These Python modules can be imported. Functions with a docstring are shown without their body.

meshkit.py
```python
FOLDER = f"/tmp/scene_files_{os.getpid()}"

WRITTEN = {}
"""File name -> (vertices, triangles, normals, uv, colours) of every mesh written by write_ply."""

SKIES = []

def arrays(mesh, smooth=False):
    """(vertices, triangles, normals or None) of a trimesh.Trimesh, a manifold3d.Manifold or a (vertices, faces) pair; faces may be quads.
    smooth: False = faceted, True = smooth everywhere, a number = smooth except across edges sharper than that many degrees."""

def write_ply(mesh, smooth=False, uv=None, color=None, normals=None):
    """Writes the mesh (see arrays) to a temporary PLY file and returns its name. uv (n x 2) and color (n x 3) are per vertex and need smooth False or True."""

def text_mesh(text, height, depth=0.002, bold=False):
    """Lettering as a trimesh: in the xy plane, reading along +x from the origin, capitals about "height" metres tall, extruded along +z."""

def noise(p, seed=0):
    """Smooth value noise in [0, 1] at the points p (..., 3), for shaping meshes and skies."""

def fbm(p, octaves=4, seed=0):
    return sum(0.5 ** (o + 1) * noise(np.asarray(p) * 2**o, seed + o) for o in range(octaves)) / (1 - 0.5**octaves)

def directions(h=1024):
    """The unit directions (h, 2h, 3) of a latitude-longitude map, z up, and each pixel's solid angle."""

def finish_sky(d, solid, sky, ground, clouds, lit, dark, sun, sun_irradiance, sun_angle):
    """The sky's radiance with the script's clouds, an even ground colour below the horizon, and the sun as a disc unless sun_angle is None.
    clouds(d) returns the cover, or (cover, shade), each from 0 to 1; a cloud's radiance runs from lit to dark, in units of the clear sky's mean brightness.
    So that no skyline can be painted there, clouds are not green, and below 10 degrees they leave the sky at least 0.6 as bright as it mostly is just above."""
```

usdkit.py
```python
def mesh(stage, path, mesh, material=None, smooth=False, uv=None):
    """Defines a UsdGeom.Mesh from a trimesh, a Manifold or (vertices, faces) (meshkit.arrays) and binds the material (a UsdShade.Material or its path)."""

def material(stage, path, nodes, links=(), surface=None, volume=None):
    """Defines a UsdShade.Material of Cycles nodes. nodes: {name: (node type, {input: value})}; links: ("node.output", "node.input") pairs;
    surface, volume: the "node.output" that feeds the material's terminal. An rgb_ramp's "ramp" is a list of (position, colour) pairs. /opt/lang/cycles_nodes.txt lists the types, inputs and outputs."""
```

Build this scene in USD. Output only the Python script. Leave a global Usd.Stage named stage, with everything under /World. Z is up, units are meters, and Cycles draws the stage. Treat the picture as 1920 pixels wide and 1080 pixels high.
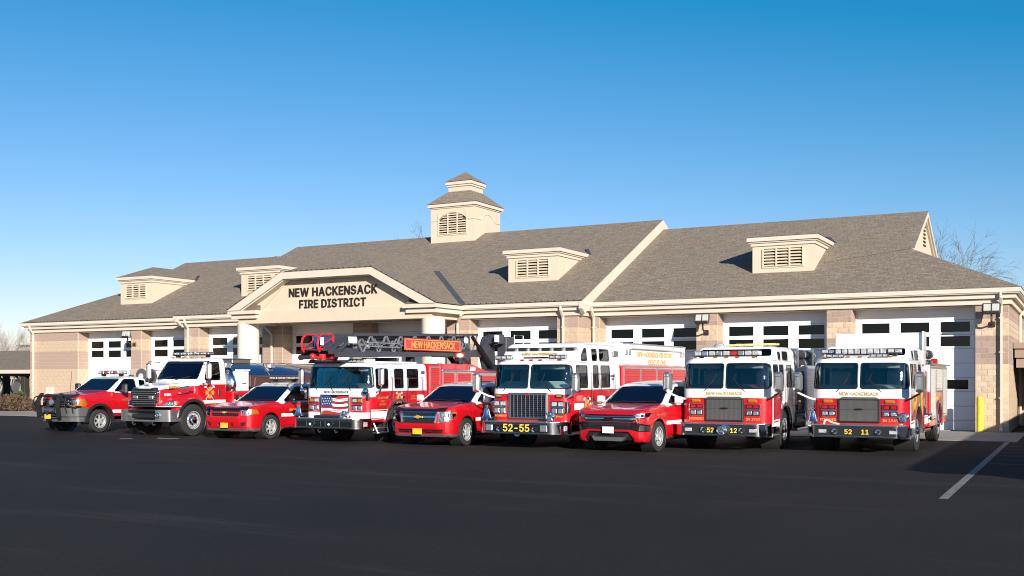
import math, random
import numpy as np, trimesh, usdkit, meshkit
from pxr import Usd, UsdGeom, UsdLux, UsdShade, Gf, Sdf
from manifold3d import Manifold, CrossSection, Mesh as MMesh
import shapely.geometry as sg
from shapely.ops import unary_union

random.seed(7); np.random.seed(7)
stage = Usd.Stage.CreateInMemory()
UsdGeom.SetStageUpAxis(stage, UsdGeom.Tokens.z); UsdGeom.SetStageMetersPerUnit(stage, 1.0)
UsdGeom.Xform.Define(stage, '/World'); UsdGeom.Scope.Define(stage, '/World/Looks')

# ---------------------------------------------------------------- camera, sky, sun, exposure
YAW, F_PX, CAM_H, HORIZON = 28.4, 1979.0, 1.95, 707.0
SUN_AZ, SUN_EL = math.radians(46.0), math.radians(17.5)      # azimuth measured from -Y towards +X
cam = UsdGeom.Camera.Define(stage, '/World/camera')
cam.CreateHorizontalApertureAttr(36.0); cam.CreateVerticalApertureAttr(36.0 * 9 / 16)
cam.CreateFocalLengthAttr(36.0 * F_PX / 1920)
cam.CreateVerticalApertureOffsetAttr(36.0 * (HORIZON - 540) / 1920)
cam.CreateClippingRangeAttr(Gf.Vec2f(0.1, 3000)); cam.CreateExposureAttr(0.58)
cam.AddTranslateOp().Set(Gf.Vec3d(0, 0, CAM_H)); cam.AddRotateXYZOp().Set(Gf.Vec3f(90, 0, YAW))
sd = np.array([math.sin(SUN_AZ) * math.cos(SUN_EL), -math.cos(SUN_AZ) * math.cos(SUN_EL), math.sin(SUN_EL)])
sky = UsdLux.DomeLight.Define(stage, '/World/sky')
sky_m = usdkit.material(stage, '/World/Looks/sky_light', {
    'sky': ('sky_texture', {'sky_type': 'single_scattering', 'sun_disc': False, 'sun_elevation': SUN_EL, 'sun_rotation': math.atan2(sd[0], sd[1]),
                            'altitude': 200.0, 'air_density': 1.0, 'aerosol_density': 0.12, 'ozone_density': 2.4}), 
    'sb': ('mix_color', {'blend_type': 'subtract', 'fac': 1.0, 'b': (1.5, 0.3, 0.0), 'use_clamp': False}), 'lim': ('mix_color', {'blend_type': 'lighten', 'fac': 1.0, 'b': (0.15, 0.3, 0.5), 'use_clamp': False}),
    'tn': ('mix_color', {'blend_type': 'multiply', 'fac': 1.0, 'b': (0.93, 0.745, 0.885), 'use_clamp': False}),
    'bg': ('background_shader', {'strength': 0.098})}, [('sky.color', 'sb.a'), ('sb.result', 'lim.a'), ('lim.result', 'tn.a'), ('tn.result', 'bg.color')], surface='bg.background')
UsdShade.MaterialBindingAPI.Apply(sky.GetPrim()).Bind(sky_m)
sun = UsdLux.DistantLight.Define(stage, '/World/sun')
sun.CreateIntensityAttr(1.25); sun.CreateAngleAttr(0.53); sun.CreateColorAttr(Gf.Vec3f(1.0, 0.93, 0.83)); sun.GetPrim().CreateAttribute('inputs:normalize', Sdf.ValueTypeNames.Bool).Set(True)
_z = sd; _x = np.cross([0, 0, 1.0], _z); _x /= np.linalg.norm(_x); _y = np.cross(_z, _x)
sun.AddTransformOp().Set(Gf.Matrix4d(*_x, 0, *_y, 0, *_z, 0, 0, 0, 30, 1))
sky.GetPrim().SetCustomDataByKey('kind', 'structure')

# ---------------------------------------------------------------- materials
M = {}
def mat(name, nodes, links=(), surface='p.BSDF'):
    M[name] = usdkit.material(stage, '/World/Looks/' + name, nodes, links, surface=surface); return M[name]
def flat(name, col, rough=0.5, metal=0.0, vary=0.0, scale=3.0, bump=0.0, bscale=60.0, coat=0.0, spec=0.5, detail=4.0):
    nodes = {'p': ('principled_bsdf', {'base_color': col, 'roughness': rough, 'metallic': metal, 'coat_weight': coat, 'coat_roughness': 0.04, 'specular_ior_level': spec})}
    links = []
    if vary or bump:
        nodes['g'] = ('geometry', {})
    if vary:
        nodes['n'] = ('noise_texture', {'scale': scale, 'detail': detail, 'roughness': 0.6})
        lo, hi = [c * (1 - vary) for c in col], [min(1, c * (1 + vary)) for c in col]
        nodes['r'] = ('rgb_ramp', {'ramp': [(0.3, lo), (0.7, hi)]})
        links += [('g.position', 'n.vector'), ('n.fac', 'r.fac'), ('r.color', 'p.base_color')]
    if bump:
        nodes['bn'] = ('noise_texture', {'scale': bscale, 'detail': 3.0}); nodes['b'] = ('bump', {'strength': 1.0, 'distance': bump})
        links += [('g.position', 'bn.vector'), ('bn.fac', 'b.height'), ('b.normal', 'p.normal')]
    return mat(name, nodes, links)

def block_mat(name, col, bump, vary):
    mat(name, {'g': ('geometry', {}), 'o': ('object_info', {}), 'n': ('noise_texture', {'scale': 14.0, 'detail': 6.0, 'roughness': 0.7}),
               'r': ('rgb_ramp', {'ramp': [(0.25, [c * (1 - vary) for c in col]), (0.75, [c * (1 + vary) for c in col])]}),
               'hs': ('hsv', {'saturation': 1.0, 'hue': 0.5}), 'mr': ('map_range', {'from_min': 0.0, 'from_max': 1.0, 'to_min': 0.88, 'to_max': 1.12}),
               'bn': ('noise_texture', {'scale': 22.0, 'detail': 5.0, 'roughness': 0.65}), 'b': ('bump', {'distance': bump, 'strength': 1.0}),
               'p': ('principled_bsdf', {'roughness': 0.88, 'specular_ior_level': 0.25})},
        [('g.position', 'n.vector'), ('n.fac', 'r.fac'), ('o.random', 'mr.value'), ('mr.result', 'hs.value'), ('r.color', 'hs.color'), ('hs.color', 'p.base_color'),
         ('g.position', 'bn.vector'), ('bn.fac', 'b.height'), ('b.normal', 'p.normal')])
block_mat('tan_block', (0.575, 0.43, 0.305), 0.012, 0.14)
block_mat('mauve_block', (0.345, 0.25, 0.20), 0.004, 0.10)
flat('mortar', (0.60, 0.50, 0.39), 0.9, vary=0.12, scale=5)
flat('stucco', (0.575, 0.48, 0.362), 0.85, vary=0.04, scale=1.5, bump=0.003, bscale=70)
flat('trim', (0.60, 0.52, 0.42), 0.6, vary=0.05, scale=1.2)
flat('gutter_metal', (0.62, 0.545, 0.445), 0.4, vary=0.05, scale=1.0)
flat('dark_soffit', (0.45, 0.38, 0.29), 0.8)
flat('louvre_dark', (0.11, 0.09, 0.065), 0.8)
flat('interior_wall', (0.10, 0.095, 0.09), 0.9)
flat('door_white', (0.80, 0.81, 0.82), 0.38, vary=0.03, scale=1.5)
flat('black_trim', (0.02, 0.02, 0.022), 0.45)
flat('letter_dark', (0.022, 0.017, 0.014), 0.5)
flat('flashing', (0.055, 0.06, 0.075), 0.5, vary=0.25, scale=6)
flat('concrete', (0.27, 0.25, 0.225), 0.85, vary=0.14, scale=1.2, bump=0.004, bscale=40)
flat('bollard_yellow', (0.78, 0.60, 0.03), 0.45, vary=0.08, scale=5)
flat('bronze_metal', (0.05, 0.042, 0.035), 0.4, metal=0.3)
flat('lamp_lens', (0.50, 0.48, 0.43), 0.3)
# roof shingles: laid in rows along the slope (uv in metres)
mat('shingles', {'uv': ('uvmap', {'attribute': 'st'}),
    'br': ('brick_texture', {'scale': 1.0, 'brick_width': 0.24, 'row_height': 0.14, 'mortar_size': 0.012, 'mortar_smooth': 0.2, 'bias': 0.0, 'offset': 0.37, 'offset_frequency': 2, 'squash': 0.7, 'squash_frequency': 3,
                             'color1': (0.222, 0.182, 0.140), 'color2': (0.285, 0.236, 0.184), 'mortar': (0.17, 0.138, 0.106)}),
    'mp': ('mapping', {'scale': (2.2, 7.0, 1.0)}), 'n': ('noise_texture', {'scale': 1.0, 'detail': 3.0, 'roughness': 0.7}),
    'r': ('rgb_ramp', {'ramp': [(0.3, (0.80, 0.80, 0.81)), (0.7, (1.17, 1.16, 1.14))]}),
    'mx': ('mix_color', {'blend_type': 'multiply', 'fac': 1.0, 'use_clamp': False}),
    'bn': ('noise_texture', {'scale': 90.0, 'detail': 2.0}), 'b': ('bump', {'distance': 0.006, 'strength': 0.8}), 'b2': ('bump', {'distance': 0.012, 'strength': 1.0, 'invert': True}),
    'p': ('principled_bsdf', {'roughness': 0.92, 'specular_ior_level': 0.2})},
    [('uv.UV', 'br.vector'), ('uv.UV', 'mp.vector'), ('mp.vector', 'n.vector'), ('n.fac', 'r.fac'), ('br.color', 'mx.a'), ('r.color', 'mx.b'), ('mx.result', 'p.base_color'),
     ('uv.UV', 'bn.vector'), ('bn.fac', 'b.height'), ('br.fac', 'b2.height'), ('b.normal', 'b2.normal'), ('b2.normal', 'p.normal')])
# asphalt: seal-coated, with worn and dusty patches
mat('asphalt', {'g': ('geometry', {}), 'n1': ('noise_texture', {'scale': 0.12, 'detail': 6.0, 'roughness': 0.6, 'distortion': 0.6}),
    'mp': ('mapping', {'scale': (0.10, 0.9, 1.0), 'rotation': (0, 0, 0.35)}), 'n2': ('noise_texture', {'scale': 1.0, 'detail': 5.0, 'roughness': 0.65}),
    'n3': ('noise_texture', {'scale': 16.0, 'detail': 8.0, 'roughness': 0.85}),
    'r1': ('rgb_ramp', {'ramp': [(0.35, (0.0245, 0.0215, 0.0215)), (0.7, (0.037, 0.0328, 0.032))]}),
    'r2': ('rgb_ramp', {'ramp': [(0.56, (0.0, 0.0, 0.0)), (0.78, (0.020, 0.0185, 0.0172))]}), 'r3': ('rgb_ramp', {'ramp': [(0.3, (0.6, 0.6, 0.6)), (0.72, (1.5, 1.5, 1.5))]}),
    'ad': ('mix_color', {'blend_type': 'add', 'fac': 1.0, 'use_clamp': False}), 'mu': ('mix_color', {'blend_type': 'multiply', 'fac': 1.0, 'use_clamp': False}),
    'rr': ('map_range', {'from_min': 0.3, 'from_max': 0.7, 'to_min': 0.72, 'to_max': 0.9}),
    'b': ('bump', {'distance': 0.004, 'strength': 0.8}), 'p': ('principled_bsdf', {'specular_ior_level': 0.07})},
    [('g.position', 'n1.vector'), ('g.position', 'mp.vector'), ('mp.vector', 'n2.vector'), ('g.position', 'n3.vector'), ('n1.fac', 'r1.fac'), ('n2.fac', 'r2.fac'), ('n3.fac', 'r3.fac'),
     ('r1.color', 'ad.a'), ('r2.color', 'ad.b'), ('ad.result', 'mu.a'), ('r3.color', 'mu.b'), ('mu.result', 'p.base_color'), ('n1.fac', 'rr.value'), ('rr.result', 'p.roughness'), ('n3.fac', 'b.height'), ('b.normal', 'p.normal')])
mat('worn_paint', {'g': ('geometry', {}), 'n': ('noise_texture', {'scale': 9.0, 'detail': 6.0, 'roughness': 0.75}),
    'r': ('rgb_ramp', {'ramp': [(0.36, (0.05, 0.048, 0.045)), (0.56, (0.27, 0.255, 0.225))]}), 'p': ('principled_bsdf', {'roughness': 0.8})},
    [('g.position', 'n.vector'), ('n.fac', 'r.fac'), ('r.color', 'p.base_color')])
def pane_mat(name, tint, ior=1.5, rough=0.0):
    mat(name, {'f': ('fresnel', {'IOR': ior}), 't': ('transparent_bsdf', {'color': tint}), 'g': ('glossy_bsdf', {'color': (1, 1, 1), 'roughness': rough}), 'm': ('mix_closure', {})},
        [('f.fac', 'm.fac'), ('t.BSDF', 'm.closure1'), ('g.BSDF', 'm.closure2')], surface='m.closure')
pane_mat('door_glass', (0.42, 0.42, 0.42), 1.4)
pane_mat('windshield_glass', (0.88, 0.94, 0.93), 1.55)
pane_mat('car_windshield', (0.88, 0.93, 0.94), 1.95)
pane_mat('cab_glass', (0.76, 0.81, 0.80), 1.6)
pane_mat('dark_glass', (0.40, 0.42, 0.42), 1.5)
pane_mat('clear_lens', (0.93, 0.95, 0.96), 1.45)
def paint(name, col, rough=0.28):
    mat(name, {'g': ('geometry', {}), 'n': ('noise_texture', {'scale': 1.3, 'detail': 5.0, 'roughness': 0.6}), 'r': ('rgb_ramp', {'ramp': [(0.3, [c * 0.93 for c in col]), (0.7, [min(1, c * 1.05) for c in col])]}),
               'bn': ('noise_texture', {'scale': 2.2, 'detail': 1.0}), 'b': ('bump', {'distance': 0.004, 'strength': 0.5}),
               'rr': ('map_range', {'from_min': 0.3, 'from_max': 0.7, 'to_min': rough * 0.8, 'to_max': rough * 1.4}),
               'p': ('principled_bsdf', {'coat_weight': 0.9, 'coat_roughness': 0.05})},
        [('g.position', 'n.vector'), ('n.fac', 'r.fac'), ('r.color', 'p.base_color'), ('n.fac', 'rr.value'), ('rr.result', 'p.roughness'), ('g.position', 'bn.vector'), ('bn.fac', 'b.height'), ('b.normal', 'p.coat_normal')])
paint('red_paint', (0.50, 0.005, 0.012)); paint('white_paint', (0.80, 0.80, 0.79)); paint('panel_white', (0.70, 0.70, 0.68), 0.35)
flat('reflective_white', (0.86, 0.86, 0.84), 0.45); flat('rollup_red', (0.50, 0.035, 0.035), 0.35)
flat('gold_leaf', (0.66, 0.42, 0.10), 0.35, metal=0.35); flat('gold_yellow', (0.80, 0.55, 0.06), 0.4)
flat('plate_orange', (0.85, 0.48, 0.03), 0.45); flat('plate_white', (0.80, 0.80, 0.80), 0.4); flat('plate_ink', (0.03, 0.04, 0.12), 0.5)
flat('chrome', (0.86, 0.87, 0.88), 0.06, metal=1.0); flat('aluminium', (0.74, 0.75, 0.76), 0.30, metal=1.0, bump=0.0008, bscale=30); flat('stainless', (0.68, 0.69, 0.70), 0.14, metal=1.0)
flat('rim_silver', (0.60, 0.61, 0.62), 0.32, metal=0.45)
flat('column_stucco', (0.68, 0.61, 0.50), 0.8, vary=0.04, scale=1.5)
flat('polished', (0.84, 0.85, 0.86), 0.16, metal=0.92)
flat('tread_plate', (0.62, 0.63, 0.64), 0.28, metal=1.0, bump=0.006, bscale=40)
flat('rubber', (0.022, 0.022, 0.022), 0.75, vary=0.3, scale=12); flat('black_plastic', (0.018, 0.018, 0.019), 0.42); flat('gloss_black', (0.012, 0.012, 0.013), 0.12, coat=0.5)
flat('grey_plastic', (0.09, 0.092, 0.095), 0.5, vary=0.1, scale=8); flat('interior_dark', (0.09, 0.09, 0.092), 0.8); flat('interior_grey', (0.24, 0.24, 0.235), 0.8); flat('dash_teal', (0.46, 0.53, 0.50), 0.7); flat('dash_maroon', (0.16, 0.05, 0.055), 0.7); flat('dash_grey', (0.30, 0.34, 0.34), 0.7)
flat('ladder_grey', (0.045, 0.048, 0.060), 0.42, vary=0.08, scale=4); flat('nozzle_red', (0.55, 0.02, 0.02), 0.3, coat=0.5); flat('amber_lens', (0.42, 0.15, 0.01), 0.2, coat=0.6); flat('red_lens', (0.42, 0.008, 0.012), 0.15, coat=0.8)
flat('lamp_reflector', (0.55, 0.57, 0.59), 0.22, metal=0.8, bump=0.012, bscale=45); flat('bar_lens', (0.40, 0.41, 0.42), 0.12, vary=0.5, scale=14, coat=0.6)
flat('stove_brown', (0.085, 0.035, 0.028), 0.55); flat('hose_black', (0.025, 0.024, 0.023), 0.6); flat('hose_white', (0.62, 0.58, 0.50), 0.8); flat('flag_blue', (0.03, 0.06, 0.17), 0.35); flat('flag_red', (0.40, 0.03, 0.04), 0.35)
flat('mesh_grey', (0.11, 0.108, 0.102), 0.55, metal=0.4); flat('mural_gold', (0.55, 0.28, 0.05), 0.4, vary=0.5, scale=3); flat('undercarriage', (0.018, 0.017, 0.016), 0.8); flat('tarnish_steel', (0.33, 0.32, 0.31), 0.35, metal=0.9)

# ---------------------------------------------------------------- scene helpers
_used = {}
LOC = {}
def unique(parent, name):
    k = (parent, name); n = _used.get(k, 0); _used[k] = n + 1
    return f'{parent}/{name}' if n == 0 else f'{parent}/{name}_{n:03d}'
def say(path, label=None, category=None, group=None, kind=None):
    p = stage.GetPrimAtPath(path)
    for k, v in (('label', label), ('category', category), ('group', group), ('kind', kind)):
        if v: p.SetCustomDataByKey(k, v)
    return path
def thing(name, label, category, loc=(0, 0, 0), yaw=0.0, group=None):
    path = unique('/World', name); x = UsdGeom.Xform.Define(stage, path); x.AddTranslateOp().Set(Gf.Vec3d(*map(float, loc)))
    if yaw: x.AddRotateZOp().Set(float(yaw))
    return say(path, label, category, group)
def vf(m):
    if hasattr(m, 'to_mesh'):
        k = m.to_mesh(); return np.array(k.vert_properties[:, :3], float), np.array(k.tri_verts, int)
    if isinstance(m, trimesh.Trimesh): return np.array(m.vertices), np.array(m.faces)
    v, f = np.asarray(m[0], float), np.asarray(m[1], int)
    if f.shape[1] == 4: f = np.vstack([f[:, [0, 1, 2]], f[:, [0, 2, 3]]])
    return v, f
def cat(*ms):
    vs, fs, n = [], [], 0
    for m in ms:
        if isinstance(m, list): m = cat(*m)
        v, f = vf(m)
        if not len(f): continue
        vs.append(v); fs.append(f + n); n += len(v)
    return (np.vstack(vs), np.vstack(fs)) if vs else (np.zeros((0, 3)), np.zeros((0, 3), int))
def part(parent, name, m, material, smooth=28, label=None, uv=None, kind=None, off=None):
    """one Mesh prim of a thing (or of a part of it); a list of shapes becomes one prim each, as do the loose pieces of a kind in APART"""
    if isinstance(m, Manifold) and name in APART: m = [vf(q) for q in m.decompose()]
    if isinstance(m, list):
        made = [part(parent, name, q, material, smooth, label, uv, kind, off) for q in m]
        made = [q for q in made if q]; return made[0] if made else None
    v, f = vf(m)
    if not len(f): return None
    if off is not None: v = v - np.asarray(off, float)
    path = unique(parent, name)
    usdkit.mesh(stage, path, (v, f), M[material], smooth=smooth, uv=uv)
    if label or kind: say(path, label, kind=kind)
    return path
APART = {'stripe', 'running_board', 'bumper_slot_backing', 'tow_hook', 'roof_rail', 'air_curtain', 'turn_signal', 'side_stripe', 'front_stripe', 'bar_foot', 'jamb'}
def solo(name, m, material, label=None, category=None, group=None, kind=None, smooth=28, uv=None):
    return say(part('/World', name, m, material, smooth, uv=uv), label, category, group, kind)
def solid(m):
    v, f = vf(m); return Manifold(MMesh(v.astype(np.float32), f.astype(np.uint32)))
# ---- shapes
def box(x0, x1, y0, y1, z0, z1):
    return Manifold.cube((x1 - x0, y1 - y0, z1 - z0)).translate((x0, y0, z0))
def rbox(x0, x1, y0, y1, z0, z1, r=0.02):
    r = min(r, .49 * (x1 - x0), .49 * (y1 - y0), .49 * (z1 - z0)); k = r * .42
    pts = []
    for sx in (x0, x1):
        for sy in (y0, y1):
            for sz in (z0, z1):
                ix, iy, iz = (1 if sx == x0 else -1), (1 if sy == y0 else -1), (1 if sz == z0 else -1)
                for a, b, c in ((r, r, 0), (r, 0, r), (0, r, r), (k, k, k)):
                    pts.append((sx + ix * a, sy + iy * b, sz + iz * c))
    return Manifold.hull_points(np.array(pts))
def cs(poly):
    return CrossSection([np.asarray(poly, float)]) if not isinstance(poly, CrossSection) else poly
def ccw(p):
    p = np.asarray(p, float); a = np.sum(p[:, 0] * np.roll(p[:, 1], -1) - np.roll(p[:, 0], -1) * p[:, 1])
    return p if a > 0 else p[::-1]
def exZ(poly, z0, z1):
    return (poly if isinstance(poly, CrossSection) else CrossSection([ccw(poly)])).extrude(z1 - z0).translate((0, 0, z0))
def exX(poly, x0, x1):      # poly in (y, z)
    return exZ(poly, x0, x1).transform(np.array([[0, 0, 1, 0], [1, 0, 0, 0], [0, 1, 0, 0]], float))
def exY(poly, y0, y1):      # poly in (x, z)
    e = exZ(poly, -y1, -y0); return e.transform(np.array([[1, 0, 0, 0], [0, 0, -1, 0], [0, 1, 0, 0]], float))
def rrect(x0, x1, z0, z1, r, n=5):
    r = min(r, .499 * (x1 - x0), .499 * (z1 - z0)); out = []
    for cx, cz, a in ((x1 - r, z1 - r, 0), (x0 + r, z1 - r, 90), (x0 + r, z0 + r, 180), (x1 - r, z0 + r, 270)):
        for k in range(n + 1):
            t = math.radians(a + 90 * k / n); out.append((cx + r * math.cos(t), cz + r * math.sin(t)))
    return out
def rpoly(pts, r, n=4):
    """polygon with every corner rounded by r (one number, or one per corner)"""
    pts = [np.array(p, float) for p in ccw(pts)]; out = []; N = len(pts); rs = [r] * N if np.ndim(r) == 0 else r
    for i, p in enumerate(pts):
        a, b = pts[i - 1] - p, pts[(i + 1) % N] - p; la, lb = np.linalg.norm(a), np.linalg.norm(b)
        d = min(rs[i], .45 * la, .45 * lb)
        if d < 1e-4: out.append(p); continue
        A, B = p + a / la * d, p + b / lb * d
        for k in range(n + 1):
            t = k / n; out.append((1 - t) ** 2 * A + 2 * t * (1 - t) * p + t * t * B)
    return np.array(out)
def frame_to(p0, p1):
    p0, p1 = np.asarray(p0, float), np.asarray(p1, float); d = p1 - p0; L = np.linalg.norm(d); z = d / L
    a = np.array([0, 0, 1.]) if abs(z[2]) < .9 else np.array([1., 0, 0]); x = np.cross(a, z); x /= np.linalg.norm(x); y = np.cross(z, x)
    return np.stack([x, y, z, p0], 1), L
def rod(p0, p1, r, r2=None, n=10):
    m, L = frame_to(p0, p1); return Manifold.cylinder(L, r, r if r2 is None else r2, n).transform(m)
def beam(p0, p1, w, h):
    m, L = frame_to(p0, p1); return Manifold.cube((w, h, L)).translate((-w / 2, -h / 2, 0)).transform(m)
def tube(pts, r, n=6, closed=False):
    pts = np.asarray(pts, float); N = len(pts); rs = np.full(N, r) if np.ndim(r) == 0 else np.asarray(r, float)
    tan = np.zeros_like(pts); tan[1:-1] = pts[2:] - pts[:-2]; tan[0] = pts[1] - pts[0]; tan[-1] = pts[-1] - pts[-2]
    if closed: tan[0] = tan[-1] = pts[1] - pts[-2]
    tan /= np.linalg.norm(tan, axis=1, keepdims=True)
    u = np.cross(tan[0], [0, 0, 1.0]); u = u if np.linalg.norm(u) > 1e-3 else np.cross(tan[0], [1.0, 0, 0]); u /= np.linalg.norm(u)
    V = []
    for i in range(N):
        u = u - tan[i] * (u @ tan[i]); u /= np.linalg.norm(u); w = np.cross(tan[i], u)
        for k in range(n):
            t = 2 * math.pi * k / n; V.append(pts[i] + rs[i] * (u * math.cos(t) + w * math.sin(t)))
    Fc = [(i * n + k, i * n + (k + 1) % n, (i + 1) * n + (k + 1) % n, (i + 1) * n + k) for i in range(N - 1) for k in range(n)]
    Fc = [t for a, b, c, d in Fc for t in ((a, b, c), (a, c, d))]
    V += [pts[0], pts[-1]]
    for k in range(n):
        Fc.append((N * n, (k + 1) % n, k)); Fc.append((N * n + 1, (N - 1) * n + k, (N - 1) * n + (k + 1) % n))
    return np.array(V), np.array(Fc)
def lathe(prof, n=28):
    """prof: (r, z) pairs; turned about z"""
    prof = np.asarray(prof, float); V = []; N = len(prof)
    for r, z in prof:
        for k in range(n):
            t = 2 * math.pi * k / n; V.append((r * math.cos(t), r * math.sin(t), z))
    Fc = []
    for i in range(N - 1):
        for k in range(n):
            a, b, c, d = i * n + k, i * n + (k + 1) % n, (i + 1) * n + (k + 1) % n, (i + 1) * n + k
            Fc += [(a, b, c), (a, c, d)]
    return np.array(V), np.array(Fc)
def moved(m, R=None, t=(0, 0, 0)):
    v, f = vf(m)
    if R is not None:
        v = v @ np.asarray(R, float).T
        if np.linalg.det(R) < 0: f = f[:, ::-1]
    return v + np.asarray(t, float), f
def mirx(m):
    v, f = vf(m); return v * [-1, 1, 1], f[:, ::-1]
TOX = np.array([[0, 0, 1], [1, 0, 0], [0, 1, 0]], float)      # z axis -> +x
TOFRONT = np.array([[1, 0, 0], [0, 0, -1], [0, 1, 0]], float)    # z axis -> -y, text up stays up
def text(s, h, pos, facing='front', depth=0.006, bold=True, width=None, center=True, spacing=None):
    """lettering on a surface that faces -y ('front') or +x ('side'); pos = centre of the line's baseline"""
    v, f = vf(meshkit.text_mesh(s, h, depth, bold)); v = v.copy(); w = v[:, 0].max() - v[:, 0].min()
    v[:, 0] -= v[:, 0].min()
    if width: v[:, 0] *= width / w; w = width
    if center: v[:, 0] -= w / 2
    R = TOFRONT if facing == 'front' else np.array([[0, 0, 1], [1, 0, 0], [0, 1, 0]], float)
    return v @ R.T + np.asarray(pos, float), f
def arc(c, r, a0, a1, n):
    return [(c[0] + r * math.cos(math.radians(a0 + (a1 - a0) * k / n)), c[1] + r * math.sin(math.radians(a0 + (a1 - a0) * k / n))) for k in range(n + 1)]
# ================================================================ ground
def sheet(pts, z): 
    p = np.array([(x, y, z) for x, y in pts]); return p, np.array([(0, i, i + 1) for i in range(1, len(pts) - 1)])
solo('ground', sheet([(-900, -900), (900, -900), (900, 900), (-900, 900)], 0.0), 'asphalt', kind='structure', smooth=False)
flat('winter_grass', (0.17, 0.14, 0.075), 0.95, vary=0.35, scale=0.8, bump=0.02, bscale=20)
solo('lawn', sheet([(-400, 35.5), (-56.2, 35.5), (-55.2, 44), (-55.2, 57.5), (60, 57.5), (60, 400), (-400, 400)], 0.012), 'winter_grass', kind='structure', smooth=False)
solo('apron', cat(*[exZ([(x0 + .012, 34.9), (x1 - .012, 34.9), (x1 - .012, 40.62), (x0 + .012, 40.62)], -0.05, 0.02) for x0, x1 in zip(np.linspace(-54.6, -1.7, 18)[:-1], np.linspace(-54.6, -1.7, 18)[1:])]), 'concrete', kind='structure', smooth=False)
solo('kerb', exZ(rpoly([(-60, 35.6), (-54.8, 38.2), (-54.8, 56), (-55.2, 56), (-55.2, 38.6), (-60.2, 36.0)], .05), 0, 0.13), 'concrete', kind='structure', smooth=False)

# ================================================================ fire station
FS = (-28.0, 40.6, 0.0)
fs = thing('fire_station', 'long tan block fire station with brown shingle roof, cupola and nine white doors', 'fire station', FS)
def fpart(name, m, material, parent=None, **k): return part(parent or fs, name, m, material, off=FS, **k)
XL, XR, CL, CR, YW, YC, YB = -53.74, -2.27, -40.5, -18.31, 40.6, 39.6, 56.7
P = 0.48                                       # roof pitch
MX = -29.35                                    # middle of the entrance bay
doors = [(-49.70, YW), (-44.72, YW), (-39.50, YC), (-34.03, YC), (-28.89, YC), (-23.50, YC), (-17.80, YW), (-12.70, YW), (-7.56, YW)]
DW, DH, REC, TH = 4.22, 4.46, 0.74, 0.80
foot = [(XL, YW), (CL, YW), (CL, YC), (CR, YC), (CR, YW), (XR, YW), (XR, YB), (XL, YB)]
outer = exZ(foot, 0.0, 5.0)
inner = exZ(np.array(sg.Polygon(foot).buffer(-TH, join_style=2).exterior.coords)[:-1], -1, 6)
walls = outer - inner
for x, y in doors: walls = walls - box(x, x + DW, y - 1, y + 1.5, -1, DH)
wall = fpart('wall', walls, 'mortar', smooth=False)
fpart('interior_floor', exZ(np.array(sg.Polygon(foot).buffer(-.5, join_style=2).exterior.coords)[:-1], -0.1, 0.03), 'concrete', smooth=False)
fpart('interior_lining', exZ(np.array(sg.Polygon(foot).buffer(-TH - .02, join_style=2).exterior.coords)[:-1], 4.75, 4.8) + box(XL + 1, XR - 1, 52, 52.2, 0, 4.7), 'interior_wall', smooth=False)
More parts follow.
